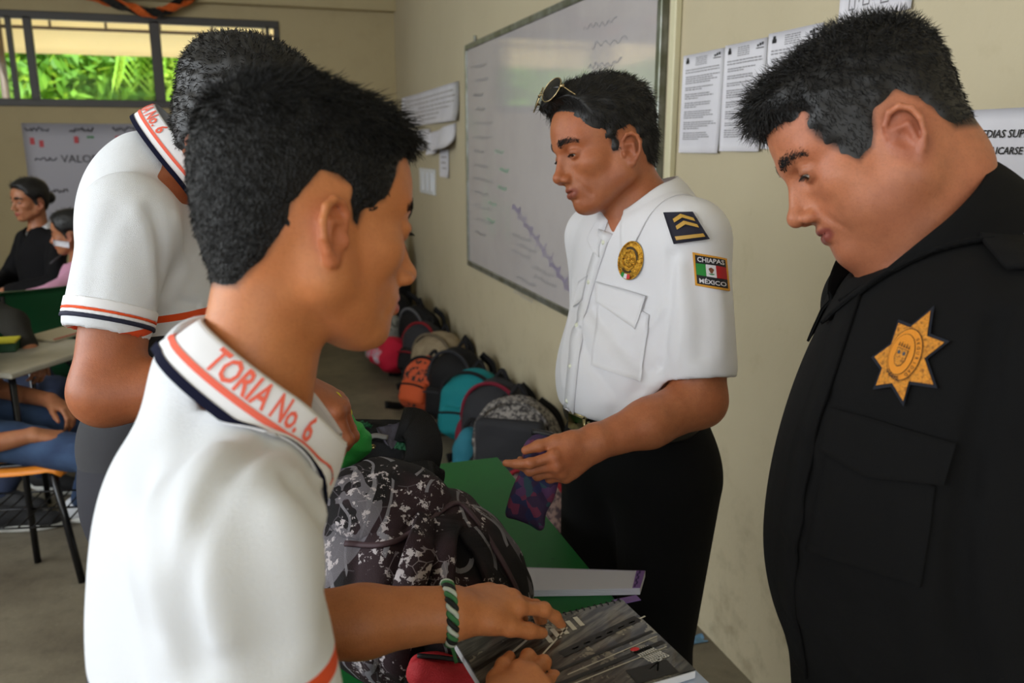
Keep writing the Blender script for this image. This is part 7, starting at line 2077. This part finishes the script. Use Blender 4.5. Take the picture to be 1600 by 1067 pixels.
# pupil with the dark olive sweater, desk in front
oc = P(-100, 640, 3.6); oc[2] = 0
od = horiz(D(.95, 0, -.25)); oy = math.atan2(od[1], od[0])
ao = {-1: (P(22, 505, 3.30), P(46, 545, 3.22)), 1: (P(-90, 560, 3.7), P(-40, 560, 3.5))}
seated(oc, oy, 'pupil in dark olive sweater and dark jeans at the left edge, hand on a desk', dict(name='sweater', m=cloth('dark_olive_knit', (40, 38, 32)), sleeve=1.0), DEN2, arms=ao, skin=SK2, knees={-1: P(92, 612, 3.5), 1: P(60, 590, 3.8)}, feet=None, headp=dict(yaw=0, p=10), voxel=.012, shoesm=BSH, height=.04)
school_chair(oc - od * .02, oy, 'brown chair under the pupil in the olive sweater', (90, 60, 40), group=None, basket=False)
def desk(c, yaw, label, w=.55, d=.40, h=.72, rgb=(176, 172, 158)):
    f0 = np.array([math.cos(yaw), math.sin(yaw), 0]); s0 = np.cross(Z, f0); c = np.array(c, float); R_ = np.array([f0, s0, Z])
    root = empty('school_desk', (c[0], c[1], 0), label, 'desk', None)
    V, F = box(c + Z * (h - .010) - Z * c[2], (d, w, .020), R=R_, bev=.004); mk('desktop', (V, F, mat('desk_%d' % rgb[0], rgb, .4, c2=tuple(int(x * .85) for x in rgb), nscale=8)), root, smooth=False)
    for x in (-1, 1):
        for y in (-1, 1):
            b_ = np.array([c[0], c[1], 0]) + f0 * x * (d / 2 - .03) + s0 * y * (w / 2 - .03)
            V, F = tube([b_, b_ + Z * (h - .02)], .012, k=8); mk('leg', (V, F, mat('black_tube', (20, 20, 22), .25, metal=.3)), root)
    return root
dk = onplane(30, 552, 2, .72); desk(dk, oy, 'white-topped desk at the left edge with a yellow and green box on it', w=.50, d=.42)
bxp = onplane(2, 548, 2, .72); r = empty('pencil_box', bxp, 'yellow and green pencil box on the left desk', 'box')
V, F = box(bxp + Z * .018, (.12, .09, .034), bev=.004); mk('box_base', (V, F, mat('box_green', (24, 70, 40), .5)), r, smooth=False)
V, F = box(bxp + Z * .040, (.124, .094, .010), bev=.003); mk('box_lid', (V, F, mat('box_yellow', (206, 196, 50), .5)), r, smooth=False)
dk2 = onplane(92, 524, 2, .72); r = empty('notebook', dk2, 'open notebook with red edge on the desk near the tall boy elbow', 'notebook')
V, F = box(dk2 + Z * .006, (.16, .22, .010), R=frame_from(od), bev=.002); mk('notebook_cover', (V, F, mat('cream_notebook', (190, 178, 150), .6)), r, smooth=False)
V, F = box(dk2 + Z * .0115 + od * .078, (.006, .22, .003), R=frame_from(od)); mk('red_edge', (V, F, mat('red_cloth', (178, 26, 36), .7)), r, smooth=False)
gc = P(58, 560, 4.0); gc[2] = 0
school_chair(gc, oy + 2.6, 'empty chair with dark green backrest between the desks', (22, 80, 48), group=None, basket=False)
# girls at the back
g1 = P(84, 474, 4.75); g1[2] = 0
gd = horiz(D(-.55, 0, -.83)); gy = math.atan2(gd[1], gd[0])
seated(g1, gy, 'girl in black sweater with white collar seated below the poster, hair tied back', dict(name='sweater', m=cloth('black_knit', (14, 13, 15)), sleeve=1.0, v=1), cloth('black_skirt_cloth', (16, 16, 20)), skin=SK2, headp=dict(yaw=.10, p=4), collar=mat('white_collar', (214, 216, 222), .8), hair='bun', shoesm=BSH, height=-.02, hands=True)
desk(P(40, 462, 4.35) * [1, 1, 0], gy, 'pale desk in front of the girl in the black sweater', w=.5, d=.35, h=.72)
school_chair(g1, gy, 'chair under the girl in the black sweater', (40, 44, 60), group=None, basket=False)
g2 = P(146, 500, 4.45); g2[2] = 0
gd2 = horiz(D(-.97, 0, -.20)); gy2 = math.atan2(gd2[1], gd2[0])
seated(g2, gy2, 'girl in pink sweater beside the tall boy sleeve, long black hair', dict(name='sweater', m=cloth('pale_pink_knit', (206, 150, 176)), sleeve=1.0), cloth('grey_skirt_cloth', (70, 68, 76)), skin=SK2, headp=dict(yaw=0, p=6), hair='tail', shoesm=BSH, height=-.17, collar=mat('white_collar', (214, 216, 222), .8))
school_chair(g2, gy2, 'chair under the girl in the pink sweater', (50, 52, 60), group=None, basket=False)
desk(P(86, 505, 4.05) * [1, 1, 0], gy2, 'cream desk in front of the girl in the pink sweater', w=.42, d=.32, h=.70, rgb=(170, 160, 130))
pcx = P(96, 381, 4.22); r = empty('paper_slip', pcx, 'small white paper slip held at the mouth of the girl in pink', 'paper')
V, F = grid_surf(lambda u, v: pcx + (u - .5)[:, None] * D(1, -.15, 0) * .085 + (v - .5)[:, None] * Z * .030 + (.008 * np.sin(u * 4))[:, None] * D(0, 0, 1), 8, 4, .0008); mk('slip', (V, F, mat('white_paper', (214, 212, 218), .6)), r)
pn = P(92, 398, 4.15); r = empty('pencil', pn - Z * .08, 'dark pencil held up by the girl in pink', 'pencil')
V, F = tube([P(78, 412, 4.12), P(96, 398, 4.16)], .004, k=6); mk('shaft', (V, F, mat('dark_pencil', (60, 56, 60), .5)), r)
